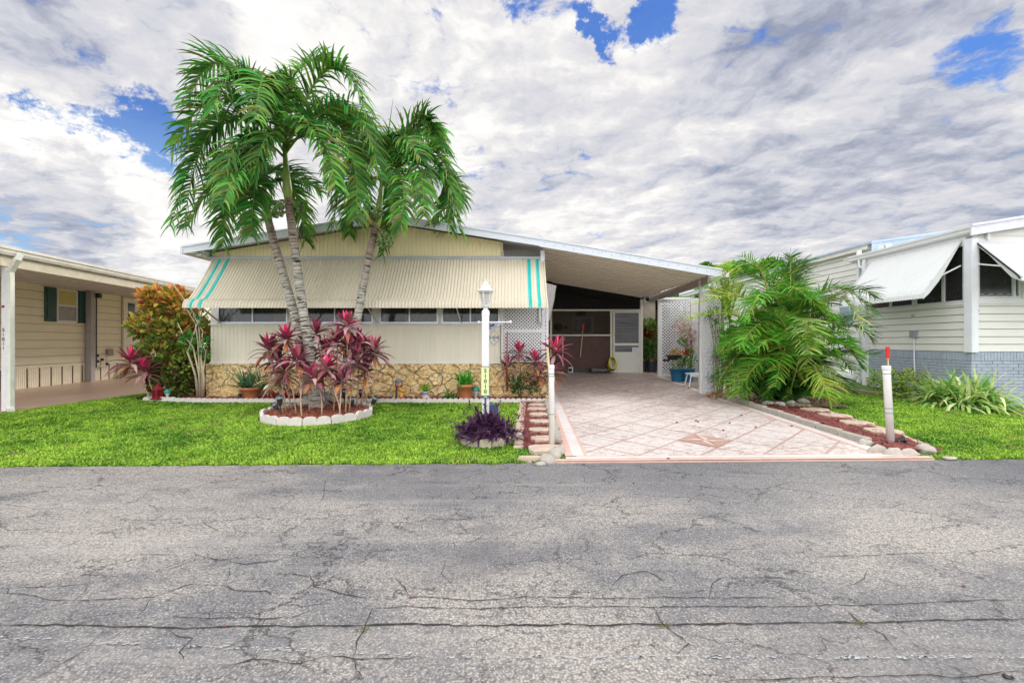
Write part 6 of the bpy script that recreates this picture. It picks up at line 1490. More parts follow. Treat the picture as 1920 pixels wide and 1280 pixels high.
def st2(T, b, top):
    mb = MB(); mb.bar(P(1668,760,b.y+.05), P(1664.5,662,b.y+.05), .014, .010); T.part('stake', mb, M('raw wood')); mb = MB(); mb.box(tuple(P(1662,671,b.y+.03)), tuple(P(1667,650,b.y+.045))); T.part('reflector', mb, M('red reflector', (.55,.01,.01), .3))
    mb = MB(); mb.bar(P(1661.5,672.5,b.y+.045), P(1661.3,649,b.y+.045), .006); mb.bar(P(1667.2,672.5,b.y+.045), P(1667.2,649,b.y+.045), .006); T.part('reflector_frame', mb, M('raw wood'))
pvc('white pipe marker with a red reflector stake at the right driveway corner', b2, t2, .045, (.90,.46,.40), st2)

# ---------------------------------------------------------------- path stones, edging stones, rocks
def slab(c, rx, ry, h, seed, nn=9, m=None):
    rr = random.Random(seed); pts = []
    for i in range(nn): a = 2*math.pi*i/nn; k = rr.uniform(.82,1.1); pts.append((c[0]+rx*k*math.copysign(abs(math.cos(a))**.7, math.cos(a)), c[1]+ry*k*math.copysign(abs(math.sin(a))**.7, math.sin(a))))
    mb = MB(); z = c[2]; mb.hexa([(x,y,z-.03) for x,y in pts], [(x,y,z+h*.75) for x,y in pts]); mb.hexa([(x,y,z+h*.75) for x,y in pts], [(lerp(c[0],x,.93),lerp(c[1],y,.93),z+h) for x,y in pts]); return mb
names = ['at the road end of the left path', 'second from the road on the left path', 'third from the road on the left path', 'fourth from the road on the left path', 'fourth from the house on the left path', 'third from the house on the left path', 'second from the house on the left path', 'nearest the house bed on the left path']
for i, (px, py) in enumerate([(1008,846),(1013,827),(1013,810),(1013,794),(1012,780),(1012,770),(1013,762),(1013,755)]):
    p = G(px, py); p.x = lerp(p.x, .47, .6); p.z = g(p.x,p.y)+.025; single('stepping_stone', 'tan stepping stone '+names[i], 'stepping stone', slab(p, .20 if i else .22, .15 if i else .20, .03, i), stepm, p, 'tan stepping stones of the left path')
for i, (px, py, lab) in enumerate([(1655,813,'beside the reflector pipe on the right path'),(1605,797,'second from the road on the right path'),(1563,783,'third from the road on the right path'),(1528,772,'fourth from the road on the right path'),(1498,763,'nearest the palms on the right path')]):
    p = G(px, py); p.z = g(p.x,p.y)+.03; single('stepping_stone', 'tan stepping stone '+lab, 'stepping stone', slab(p, .24, .20, .03, 20+i), stepm, p, 'tan stepping stones of the right path')
def row(pts, name, label, cat, L, w, h, m, group, gap=.012, seed=1, start='the road'):
    rr = random.Random(seed); pl = []
    for (a, b) in zip(pts, pts[1:]):
        a, b = Vector(a), Vector(b); d = b-a; n = max(1, round(d.length/(L+gap)))
        for i in range(n): p = a+d*((i+.5)/n); pl.append((p.x+rr.uniform(-.012,.012), p.y, g(p.x,p.y)-.005, math.atan2(d.y, d.x)+rr.uniform(-.06,.06)))
    mb = MB(); e = .012; l2, w2 = L/2, w/2
    mb.hexa([(-l2,-w2,-.05),(l2,-w2,-.05),(l2,w2,-.05),(-l2,w2,-.05)], [(-l2,-w2,h-e),(l2,-w2,h-e),(l2,w2,h-e),(-l2,w2,h-e)]); mb.hexa([(-l2,-w2,h-e),(l2,-w2,h-e),(l2,w2,h-e),(-l2,w2,h-e)], [(-l2+e,-w2+e,h),(l2-e,-w2+e,h),(l2-e,w2-e,h),(-l2+e,w2-e,h)])
    copies(mb, name, label, cat, m, pl, group, .03, labels=[label+', '+ORD[i]+' from '+start for i in range(len(pl))])
row([(.09,5.84),(.10,6.6),(.14,7.6),(.22,9.33)], 'paver_brick', 'pale tan brick between lawn and left path', 'brick', .20, .13, .035, stepm, 'tan bricks edging the left lawn', seed=3)
row([(.62,6.0),(.66,7.0),(.69,9.3)], 'curb_stone', 'grey curb stone left of the driveway', 'curb stone', .26, .09, .09, stonec, 'grey curb stones left of the driveway', seed=4)
row([(5.40,5.95),(5.62,6.9),(5.80,8.4)], 'paver_brick', 'pale tan brick between right path and side lawn', 'brick', .20, .10, .035, stepm, 'tan bricks edging the side lawn', seed=5)
row([(4.69,6.0),(4.68,10.35)], 'curb_stone', 'weathered grey curb stone right of the driveway', 'curb stone', .46, .10, .10, stonec, 'grey curb stones right of the driveway', seed=6)
def rock(mb, c, r, seed, sz=(1,1,.7)):
    n, m_ = 10, 7; idx = {}; c = Vector(c)
    for i in range(m_+1):
        for j in range(n):
            th, ph = math.pi*i/m_, 2*math.pi*j/n; v = Vector((math.sin(th)*math.cos(ph), math.sin(th)*math.sin(ph), math.cos(th))); k = r*(1+.35*mnoise.noise(v*1.4+Vector((seed*3.1,0,0))))
            idx[i,j] = mb.V((c.x+v.x*k*sz[0], c.y+v.y*k*sz[1], c.z+v.z*k*sz[2]))
    for i in range(m_):
        for j in range(n): mb.face((idx[i,j], idx[i+1,j], idx[i+1,(j+1)%n], idx[i,(j+1)%n]))
rkm = M('pale rock', (.50,.49,.45), .9, .25, 9, bump=.6, bscale=35)
def rocks(lst, name, cat, group, m):
    for i, (px, py, r, lab, sz) in enumerate(lst):
        p = G(px, py); mb = MB(); rock(mb, (p.x,p.y,p.z+r*.2), r, i+px*.01, sz); single(name, lab, cat, mb, m, p, group, True)
rocks([(1026,866,.085,'rounded grey concrete edging stone at the left driveway corner, front one',(1.3,1,.9)),(1040,857,.095,'rounded grey concrete edging stone at the left driveway corner, middle one',(1,1.1,1)),(1049,848,.08,'rounded grey concrete edging stone at the left driveway corner, back one',(1,1.1,1)),(1014,871,.05,'small grey edging stone in the grass at the corner',(1.3,.9,.6))], 'rounded_stone', 'stone', 'rounded stones at the left driveway corner', stonec)
rocks([(1622,834,.08,'grey half round edging stone nearest the curb row on the right',(1.2,.8,.9)),(1645,848,.09,'grey half round edging stone before the reflector pipe, left one',(1.4,.6,.8)),(1676,854,.095,'grey half round edging stone before the reflector pipe, middle one',(1.4,.6,.8)),(1703,855,.09,'grey half round edging stone before the reflector pipe, right one',(1.4,.6,.8)),(1735,845,.10,'pale square edging stone at the right end of the path',(1,1.1,.6)),(1781,860,.055,'small pale stone in the grass near the road on the right',(1.5,.8,.4))], 'rounded_stone', 'stone', 'rounded stones at the right driveway corner', M('pale edging stone', (.44,.40,.34), .9, .2, 9, bump=.5))
rocks([(1385,745,.12,'white rock beside the curb near the lattice pillar',(1.2,1,.9)),(1364,741,.08,'small white rock left of the larger one by the curb',(1.1,1,.8)),(1440,760,.11,'grey rock first in the row under the palms',(1.3,.9,.7)),(1462,762,.11,'grey rock second in the row under the palms',(1.3,.9,.7)),(1484,760,.10,'grey rock third in the row under the palms',(1.2,.9,.8)),(1505,757,.11,'grey rock fourth in the row under the palms',(1.2,.9,.8))], 'rock', 'rock', 'rocks at the palm bed', rkm)
rocks([(x, 747, .035, 'small white pebble on the house bed at the croton, '+ORD[k]+' from the left', (1.2,1,.8)) for k, x in enumerate( (320,328,335,341,348,354,361,388,395,402))], 'pebble', 'pebble', 'white pebbles at the left of the house bed', M('white pebble', (.66,.64,.60), .8, .15))
p = G(997,863); single('paving_block', 'single pale block set in the grass next to the road', 'paving block', slab((p.x,p.y,p.z), .16, .05, .05, 3, 8), stepm, p)
p = G(970,826); single('paving_block', 'single pale block lying in the grass right of the purple plant', 'paving block', slab((p.x,p.y,p.z), .10, .05, .045, 4, 8), stepm, p)
# small black spotlight near right pipe and bits of debris
p = G(1688,834); T = Thing('spotlight', 'small black garden spotlight at the foot of the reflector pipe', 'spotlight', p); mb = MB(); mb.tube([p, p+Vector((0,0,.05))], .012, 6); T.part('stake', mb, blackp); mb = MB(); mb.tube([p+Vector((-.04,.02,.05)), p+Vector((.04,-.03,.08))], [.03,.045], 10); T.part('lamp_head', mb, blackp)
rr = random.Random(12); pm_ = M('dark petal', (.14,.02,.02), .7)
for i, (px, py) in enumerate([(1309,793),(1269,794),(1356,809),(1390,780),(1417,803),(1253,863),(1484,801),(1368,795),(1305,791)]):
    p = G(px, py); mb = MB(); z = p.z+.02; a = .018 if i else .016; mb.hexa([(p.x-a,p.y-a,z),(p.x+a,p.y-a*.7,z),(p.x+a*.7,p.y+a,z),(p.x-a,p.y+a*.6,z)], [(p.x-a*.8,p.y-a*.6,z+.012),(p.x+a*.7,p.y-a*.4,z+.014),(p.x+a*.5,p.y+a*.7,z+.01),(p.x-a*.6,p.y+a*.4,z+.012)])
    single('fallen_petal', ('dark red fallen petal right of the star on the pale tile','dark red fallen petal at the upper left tip of the star','dark red fallen petal far right of the star, nearest the road','dark red fallen petal near the curb stones, farthest back','dark red fallen petal between star and right curb stones','dark red fallen petal on the pink border next to the road','dark red fallen petal close to the right curb stones','dark red fallen petal in the middle of the right half','dark red fallen petal just behind the star')[i], 'petal', mb, pm_, p, 'fallen petals on the driveway')
for i, (px, py, lab) in enumerate([(771,1120,'small brown dead leaf at the crack left of centre'),(1807,1099,'small brown dead leaf on the road at the right'),(1890,1269,'dark lump of debris at the lower right of the road'),(1188,906,'dark dropping on the road before the driveway'),(420,1174,'pale brown leaf caught in the long crack')]):
    p = G(px, py); mb = MB(); mb.col = (1,1,1); rock(mb, (p.x,p.y,.005), .008 if i != 2 else .015, i, (1.5,1,.6)); single('dead_leaf' if i < 2 or i == 4 else 'debris', lab, 'debris', mb, M('dead leaf brown', (.16,.08,.06), .8) if i in (0,1,4) else blackp, p)
wd = random.Random(5)
for (px, py, lab) in [(680,1180,'tiny weeds growing in the crack left of centre'),(1246,1172,'tuft of tiny weeds where two cracks cross, right of centre'),(1638-25,1169,'brownish tiny weeds in the long crack on the right')]:
    p = G(px, py); mb = MB()
    for i in range(40): mb.blade(p+Vector((wd.gauss(0,.02), wd.gauss(0,.012), 0)), (wd.uniform(-1,1), wd.uniform(-1,1), .8), wd.uniform(.008,.018), .004, .5, wd.choice(((.22,.22,.06),(.30,.20,.08),(.12,.16,.04))), 2)
    single('weed_tuft', lab, 'weeds', mb, leafm, p)

# ---------------------------------------------------------------- carport things
def SP(px, py): p = G(px, py); return p
mb = MB(); p = SP(1160,697)
T = Thing('hose_reel', 'yellow and black coiled hose leaning by the screen door', 'hose', P(1147,697,14.6)); b = P(1147,697,14.6); mb.col = (.75,.68,.03)
for i in range(5): 
    c = b+Vector((U(-.03,.03), -.03*i, .22+.02*i)); mb.col = (.72,.64,.03) if i % 2 == 0 else (.02,.02,.02); mb.tube([c+Vector((.11*math.cos(a*.45), -.01*i, .19*math.sin(a*.45))) for a in range(15)], .02, 6)
T.part('hose', mb, paintc, None, True); mb = MB(); mb.col = (.03,.03,.03); mb.tube([b+Vector((-.65,-.05,.05)), b+Vector((-.4,-.1,.03)), b+Vector((-.1,-.15,.05)), b+Vector((.05,-.15,.10))], .025, 6); mb.col = (.5,.35,.12); mb.tube([b+Vector((-.6,-.1,.12)), b+Vector((-.3,-.15,.04))], .012, 6); T.part('nozzle', mb, paintc, None, True)
b = P(1124,697,14.55); T = Thing('plastic_tray', 'low dark grey box on the floor before the maroon panel', 'box', b); mb = MB(); mb.box((b.x-.28,b.y-.1,b.z),(b.x+.25,b.y+.12,b.z+.11)); mb.mi = 1; mb.box((b.x-.27,b.y-.105,b.z+.05),(b.x+.24,b.y-.1005,b.z+.1)); T.part('body', mb, [blackp, M('grey plastic', (.10,.11,.13), .4)])
b = P(1069,698,14.6); T = Thing('pet_flap_box', 'small white square box with a dark opening on the carport floor', 'box', b); mb = MB(); a = .09
mb.box((b.x-a,b.y-.05,b.z),(b.x-a+.035,b.y+.1,b.z+.17)); mb.box((b.x+a-.035,b.y-.05,b.z),(b.x+a,b.y+.1,b.z+.17)); mb.box((b.x-a+.035,b.y-.05,b.z+.13),(b.x+a-.035,b.y+.1,b.z+.17)); mb.box((b.x-a+.035,b.y-.05,b.z),(b.x+a-.035,b.y+.1,b.z+.03)); T.part('frame', mb, white); mb = MB(); mb.box((b.x-a+.036,b.y+.02,b.z+.03),(b.x+a-.036,b.y+.06,b.z+.13)); T.part('opening', mb, darkin)
b = P(1052,697,14.55); T = Thing('wood_crate', 'low brown wooden box at the left end of the carport wall', 'box', b); mb = MB(); mb.box((b.x-.33,b.y-.1,b.z),(b.x+.22,b.y+.15,b.z+.17)); mb.box((b.x-.34,b.y-.11,b.z+.13),(b.x+.23,b.y+.16,b.z+.175)); T.part('body', mb, M('brown wood', (.12,.06,.04), .7))
a, e = P(1088,669,14.62), P(1094,607,14.62); T = Thing('red_tipped_pole', 'wooden pole with a red tip leaning on the screen crossbar', 'pole', a); mb = MB(); mb.tube([a, a.lerp(e,.75)], .014, 6); T.part('shaft', mb, M('pole wood', (.62,.45,.25), .6)); mb = MB(); mb.tube([a.lerp(e,.75), e], [.022,.026], 8); T.part('red_grip', mb, M('bright red', (.60,.03,.03), .4))
# bins with greenery by the door
def bin_(label, px0, px1, py0, Y, h):
    b = P((px0+px1)/2, py0, Y); b.z = .40; w = (px1-px0)/F*Y/2; T = Thing('plant_bin', label, 'bin', b, 'dark bins beside the screen door'); mb = MB(); mb.lathe(b, [(w*.8,0),(w*.95,h*.9),(w*1.05,h*.9),(w*1.05,h),(w*.9,h),(w*.85,h*.85),(.001,h*.85)], 4*4, cap=False); T.part('body', mb, M('charcoal plastic', (.035,.042,.055), .4, .15)); return b
b = bin_('large charcoal bin beside the screen door with plants above', 1212, 1233, 698, 15.0, .36); bin_('narrow black bin between the screen door and the large bin', 1205, 1213, 698, 15.3, .34)
T = Thing('potted_shrub', 'green and red leafed shrub growing up behind the charcoal bin', 'shrub', P(1219,690,15.1)); mb = MB(); rr = random.Random(77)
for px, r, cs in (((1213,610),.25,((.20,.40,.05),(.30,.46,.08))),((1226,615),.25,((.22,.38,.05),(.35,.40,.08))),((1218,640),.30,((.05,.20,.03),(.10,.28,.04))),((1215,625),.12,((.45,.02,.04),(.3,.02,.03))),((1210,660),.25,((.04,.16,.03),(.12,.30,.05))),((1230,660),.25,((.05,.22,.03),(.14,.3,.05))),((1226,628),.14,((.5,.3,.12),(.4,.2,.1)))):
    leaf_cloud(mb, P(*px, 15.25), (r,r,r*1.1), 190, .11, lambda p, rr, cs=cs: rr.choice(cs), rr, shell=.1)
T.part('foliage', mb, leafm); mb = MB(); branchy(mb, P(1222,690,15.2), [P(x, y, 15.2) for x, y in ((1222,610),(1227,620),(1217,630),(1230,640))], .03, rr, (.50,.32,.20)); mb.col = (.50,.20,.15); mb.ball(P(1222,677,15.1), .1, 8, .5); T.part('stem', mb, barkc)
b = P(1279,718,12.7); b.z = g(b.x,b.y)+.01; T = Thing('planter', 'blue fluted oblong planter full of leafy plants before the lattice', 'planter', b); blue_ = M('teal blue plastic', (.012,.14,.28), .35, .12, 6)
mb = MB(); w, dpt, h = .31, .20, .36
for sgn in (-1, 1): mb.lathe(b+Vector((sgn*.14,0,0)), [(.14,0),(.20,h*.93),(.215,h*.93),(.215,h),(.19,h),(.18,h*.85),(.001,h*.85)], 16, cap=False)
T.part('body', mb, blue_, None, True); mb = MB(); rr = random.Random(55)
for dx, dz, r, cs in ((-.15,.48,.16,((.10,.28,.05),(.30,.42,.18),(.55,.6,.4))),(.1,.48,.18,((.05,.18,.04),(.12,.3,.05))),(.22,.60,.18,((.10,.26,.05),(.2,.3,.08))),(-.02,.58,.13,((.06,.16,.04),)),(.20,.80,.10,((.10,.26,.05),)),(.02,1.1,.12,((.10,.22,.05),(.2,.3,.1)))): leaf_cloud(mb, b+Vector((dx,0,dz)), (r,r,r), 130, .06, lambda p, rr, cs=cs: rr.choice(cs), rr, shell=.1)
T.part('foliage', mb, leafm); mb = MB()
for dx, dz, r, cs in ((.12,.80,.07,((.65,.03,.03),(.5,.02,.02))),(-.28,.80,.10,((.55,.32,.06),(.45,.25,.05))),(-.18,.82,.09,((.60,.36,.08),(.5,.2,.05))),(-.05,.80,.09,((.5,.2,.08),))): leaf_cloud(mb, b+Vector((dx,-.05,dz)), (r,r,r*.7), 60, .05, lambda p, rr, cs=cs: rr.choice(cs), rr, shell=.1)
T.part('flower', mb, leafm)
hb = b+Vector((-.22,.05,.62)); T = Thing('hanging_basket', 'black basket hooked on the lattice holding orange flowers', 'basket', hb); mb = MB(); mb.lathe(hb, [(.10,-.02),(.16,.10),(.17,.10),(.17,.12)], 12, 1.3, .8); mb.box((hb.x-.30,hb.y-.03,hb.z-.06),(hb.x-.12,hb.y+.03,hb.z+.0)); T.part('body', mb, blackp)
T = Thing('bougainvillea', 'tall thin shrub with pale pink flowers in front of the lattice', 'shrub', b+Vector((.35,.4,0))); mb = MB()
for px, py, n in ((1287,625,90),(1291,640,90),(1293,660,80),(1281,615,60),(1298,630,70),(1276,605,40),(1270,620,40),(1301,615,40)): leaf_cloud(mb, P(px,py,13.1), (.17,.15,.22), n*2, .055, lambda p, rr: rr.choice(((.75,.42,.42),(.70,.50,.48),(.8,.6,.58),(.15,.26,.07))), rr, shell=.05)
T.part('flower', mb, leafm); mb = MB(); branchy(mb, P(1292,705,13.1), [P(x, y, 13.1) for x, y in ((1281,610),(1291,600),(1298,625),(1295,590))], .012, rr, (.18,.12,.07)); mb.tube([P(1294,600,13.1),P(1295,555,13.1)], .008, 5); T.part('branch', mb, barkc)
b = P(1305,720,11.6); b.z = g(b.x,b.y)+.01; T = Thing('step_stool', 'low white two tone step stool with splayed legs by the lattice pillar', 'stool', b); mb = MB(); mb.box((b.x-.22,b.y-.16,b.z+.33),(b.x+.13,b.y+.16,b.z+.365)); T.part('top', mb, white)
for dx, dy, sx_ in ((-.17,-.13,-.07),(-.17,.13,-.07),(-.02,-.13,.0),(.10,-.13,.05),(.10,.13,.05)):
    if dx == -.02: continue
    mb = MB(); mb.tube([b+Vector((dx+sx_,dy*1.15,.0)), b+Vector((dx,dy,.33))], .016, 8); mb.mi = 1; mb.tube([b+Vector((dx+sx_,dy*1.15,-.002)), b+Vector((dx+sx_*.95,dy*1.15,.03))], .021, 8); T.part('leg', mb, [white, blackp])
mb = MB(); mb.box((b.x-.20,b.y-.15,b.z+.285),(b.x+.11,b.y-.13,b.z+.33)); T.part('rail', mb, white)
# ---------------------------------------------------------------- areca palm clump and its neighbours
ARE = ((.05,.20,.015),(.24,.50,.05)); ARD = ((.025,.09,.015),(.12,.28,.045)); ARY = ((.22,.36,.04),(.50,.62,.10))
T = Thing('areca_palm', 'large bushy areca palm clump with arching feather leaves right of the driveway', 'palm tree', G(1480,752)); rr = random.Random(91); YA = 9.3
mb = MB(); cb = G(1480,752)
canes = [(1470,752,1440,620),(1480,753,1478,560),(1492,752,1510,600),(1464,751,1420,640),(1500,750,1540,640),(1486,750,1495,640),(1452,750,1400,650)]
for (bx, by, tx, ty) in canes: a = G(bx, by); e = P(tx, ty, a.y+rr.uniform(-.1,.3)); mb.col = rr.choice(((.30,.36,.12),(.40,.40,.18),(.22,.20,.10))); mb.tube([a, a.lerp(e,.5)+Vector((rr.uniform(-.05,.05),0,0)), e], [.045,.035,.02], 8)
T.part('cane', mb, barkc, None, True)
FR = [((1440,620),(1420,500),(1330,540),-.3,-.6,ARE),((1430,630),(1400,560),(1305,570),-.2,-.4,ARY),((1440,640),(1375,590),(1290,600),-.2,-.4,ARY),((1450,600),(1460,540),(1390,480),-.1,0,ARE),
 ((1478,600),(1480,530),(1450,490),.1,.2,ARD),((1482,590),(1490,520),(1505,490),.1,.2,ARD),((1480,600),(1482,540),(1482,478),.0,.0,ARD),((1500,610),(1560,540),(1640,590),-.2,-.5,ARD),((1505,615),(1570,560),(1620,620),-.3,-.7,((.20,.28,.10),(.42,.48,.22))),
 ((1500,630),(1560,600),(1625,600),.0,.1,ARD),((1505,640),(1570,640),(1615,690),-.1,-.3,ARD),((1505,660),(1570,660),(1640,665),.1,.2,ARD),((1510,690),(1535,700),(1560,772),-.6,-.8,ARY),
 ((1470,640),(1440,600),(1385,650),-.5,-.8,ARE),((1462,700),(1440,670),(1395,715),-.6,-.8,ARE),((1470,700),(1455,640),(1415,660),-.8,-1.0,ARE),((1485,700),(1490,640),(1525,650),-.8,-1.0,ARE),((1478,690),(1475,620),(1450,590),-.7,-.9,ARE),((1490,680),(1510,620),(1560,640),-.6,-.8,ARE),((1480,620),(1505,600),(1515,680),-.7,-1.0,((.25,.40,.10),(.44,.58,.18))),
 ((1450,620),(1400,620),(1350,660),-.3,-.4,ARE),((1440,640),(1390,660),(1345,720),-.1,-.2,ARD),((1465,620),(1455,560),(1420,570),-.6,-.8,ARE),((1490,620),(1510,560),(1545,590),-.5,-.7,ARE),((1480,560),(1490,540),(1560,600),-.6,-.8,ARE),
 ((1440,600),(1430,550),(1400,600),-.6,-.8,((.10,.34,.03),(.24,.55,.07))),((1495,600),(1520,560),(1560,570),.3,.5,ARD),((1505,650),(1550,690),(1600,740),.0,-.1,ARD),((1460,650),(1430,620),(1370,620),.3,.5,ARD),((1430,640),(1400,700),(1385,740),-.2,-.3,ARE),((1465,600),(1440,530),(1370,520),.3,.3,ARD),((1510,640),(1590,610),(1635,640),.1,.0,ARD),((1500,600),(1590,545),(1640,560),.2,.2,ARD)]
for (s_, m_, e_, dm, de, cs) in FR:
    mb = frond(P(*s_, YA), P(*m_, YA+dm), P(*e_, YA+de), n=50, ll=.52, lw=.026, droop=.5, cols=cs, rr=rr, t0=.12, rach=(.50,.46,.12), spread=.9, taper=.6); T.part('frond', mb, leafm)
mb = MB(); mb.col = (.10,.20,.14); mb.tube([P(1478,560,YA), P(1478,500,YA), P(1483,463,YA)], [.014,.009,.002], 6); T.part('spear_leaf', mb, leafm)
mb = MB(); leaf_cloud(mb, P(1462,680,YA+.30), (.72,.35,.70), 2200, .26, lambda p, rr: rr.choice(((.04,.13,.015),(.08,.24,.025),(.14,.34,.04),(.02,.07,.01))), rr, shell=.2); T.part('inner_foliage', mb, leafm)  # dark greens put the shade inside the clump into the leaf colour
rr2 = random.Random(314)
for i in range(34):
    sx0, sy0 = rr2.uniform(1440,1515), rr2.uniform(610,720); ang = rr2.uniform(-2.9, -.2) if i % 5 else rr2.uniform(.3, 2.8); Lr = rr2.uniform(75,135); dp = rr2.uniform(-.9,.3)
    ex, ey = sx0+Lr*math.cos(ang)*1.1, min(760, sy0+Lr*math.sin(ang)*.8+rr2.uniform(10,50)); mx_, my_ = sx0+(ex-sx0)*.5, (sy0+ey)/2-rr2.uniform(22,50)
    T.part('frond', frond(P(sx0,sy0,YA+dp*.2), P(mx_,my_,YA+dp*.7), P(ex,ey,YA+dp*1.1), n=34, ll=.40, lw=.034, droop=.45, cols=rr2.choice((ARE,ARE,ARD,((.08,.30,.02),(.20,.52,.05)))), rr=rr2, t0=.10, rach=(.30,.36,.08), spread=.9, taper=.6), leafm)
# fan leaf
T = Thing('fan_palm', 'bright green fan palm leaves showing through the middle of the areca', 'palm tree', G(1476,754)); 
def fan(c, R_, az, el, cols, n=26, span=2.3):
    mb = MB(); c = Vector(c); f_ = Vector((math.cos(az)*math.cos(el), math.sin(az)*math.cos(el), math.sin(el))); s_ = f_.cross(Vector((0,0,1))).normalized(); 
    for i in range(n): a = (i/(n-1)-.5)*span; d = f_*math.cos(a)+s_*math.sin(a); mb.blade(c, d, R_*rr.uniform(.9,1.05), .055, .25, tuple(lerp(p, q, rr.random()) for p, q in zip(*cols)), 4, wv=s_*math.cos(a)-f_*math.sin(a), prof=lambda t: .35+.65*math.sin(math.pi*min(1,t*.8+.1)) if t < .95 else .1)
    return mb
for (px, py, dy, az, el) in ((1483,640,-.55,1.57,1.35),(1500,668,-.9,-1.6,.2)):
    q = P(px, py, YA+dy); mb = MB(); mb.col = (.3,.42,.1); mb.tube([G(1476,754), q], .012, 6); T.part('leaf_stalk', mb, leafm); T.part('fan_leaf', fan(q, .52, az, el, ((.10,.42,.02),(.18,.58,.05))), leafm)
# dark strappy plant by the pillar
def papy(b, hpx, hpy, Y, n, L, cols, seed):
    pass
T = Thing('umbrella_grass', 'dark green strappy shrub with brown stems against the lattice pillar', 'shrub', G(1350,745)); mb = MB(); st = MB()
for i in range(26):
    px, py = rr.uniform(1328,1390), rr.uniform(580,715); Yb = rr.uniform(10.1,10.5); h = P(px, py, Yb); bb = G(rr.uniform(1340,1372), 746); st.col = rr.choice(((.22,.12,.07),(.16,.20,.06),(.30,.18,.12))); st.tube([bb, bb.lerp(h,.6)+Vector((0,0,.05)), h], [.010,.008,.005], 5, False)
    for k in range(34):
        az = k*2.4; el = rr.uniform(-.4,.9); c = rr.choice(((.03,.11,.03),(.06,.20,.04),(.12,.28,.05),(.04,.14,.04))); mb.blade(h, (math.cos(az)*math.cos(el), math.sin(az)*math.cos(el), math.sin(el)), rr.uniform(.14,.28), .013, rr.uniform(.4,1.3), c, 4)
T.part('foliage', mb, leafm); T.part('stem', st, barkc)
T = Thing('leafy_shrub', 'light green fine leaved shrub between the pillar and the areca palm', 'shrub', G(1400,748)); mb = MB()
for px, py, r in ((1375,640,.28),(1395,625,.28),(1385,670,.25),(1410,660,.26),(1420,690,.22)): leaf_cloud(mb, P(px,py,9.95), (r,r,r), 420, .10, lambda p, rr: rr.choice(((.10,.38,.03),(.20,.55,.06),(.40,.55,.08),(.06,.24,.03))), rr, shell=.1)
T.part('foliage', mb, leafm); mb = MB(); branchy(mb, G(1400,748), [P(x, y, 9.95) for x, y in ((1375,650),(1395,640),(1415,680))], .015, rr, (.25,.2,.1)); T.part('branch', mb, barkc)
# dead leaves heap
p = G(1352,747); T = Thing('dry_leaf_heap', 'small heap of dry brown leaves at the foot of the lattice pillar', 'leaf heap', p); mb = MB(); leaf_cloud(mb, p+Vector((0,.1,.03)), (.28,.25,.08), 160, .09, lambda p, rr: rr.choice(((.40,.22,.12),(.30,.15,.08),(.5,.33,.2))), rr, shell=.1, up=-.3); T.part('dry_leaf', mb, leafm)
# garden urn / statue
p = G(1398,750); p.y += .15; p.z = g(p.x, p.y)+.02; T = Thing('garden_ornament', 'whitish pink swan shaped garden urn half hidden under palm leaves', 'garden ornament', p); mb = MB(); mb.lathe(p, [(.10,0),(.11,.04),(.05,.07),(.045,.12),(.10,.18),(.15,.27),(.155,.34),(.12,.37)], 18); T.part('urn', mb, M('pinkish stone', (.66,.56,.52), .7, .12, 6), None, True)
mb = MB(); mb.tube([p+Vector((-.10,-.02,.30)), p+Vector((-.17,-.05,.40)), p+Vector((-.15,-.05,.50)), p+Vector((-.20,-.07,.53)), p+Vector((-.28,-.08,.52))], [.06,.045,.035,.04,.012], 8); T.part('neck', mb, M('pinkish stone'), None, True)
# white tub
p = P(1578,712,10.9); p.z = g(p.x,p.y)+.22; T = Thing('white_tub', 'rounded white fluted tub standing beyond the areca leaves', 'tub', p); mb = MB(); mb.lathe(p, [(.12,-.02),(.22,.02),(.30,.12),(.32,.22),(.30,.29),(.20,.32)], 22, 1.1, .8); T.part('shell', mb, white, None, True)
mb = MB(); mb.tube([p-Vector((0,0,.25)), p], .03, 8); T.part('stand', mb, stonec)
p = P(1518,700,11.6); p.z = g(p.x,p.y); T = Thing('white_bench', 'white slatted garden bench beyond the areca palm', 'bench', p); 
mb = MB(); mb.box((p.x-.5,p.y-.18,p.z+.38),(p.x+.5,p.y+.2,p.z+.43)); T.part('seat', mb, white); mb = MB()
for i in range(4): mb.box((p.x-.5,p.y+.2,p.z+.50+.10*i),(p.x+.5,p.y+.23,p.z+.57+.10*i))
T.part('backrest', mb, white)
for dx in (-.45,.45):
    mb = MB(); mb.box((p.x+dx-.03,p.y-.16,p.z-.02),(p.x+dx+.03,p.y-.10,p.z+.38)); mb.box((p.x+dx-.03,p.y+.14,p.z-.02),(p.x+dx+.03,p.y+.2,p.z+.38)); T.part('leg', mb, white)
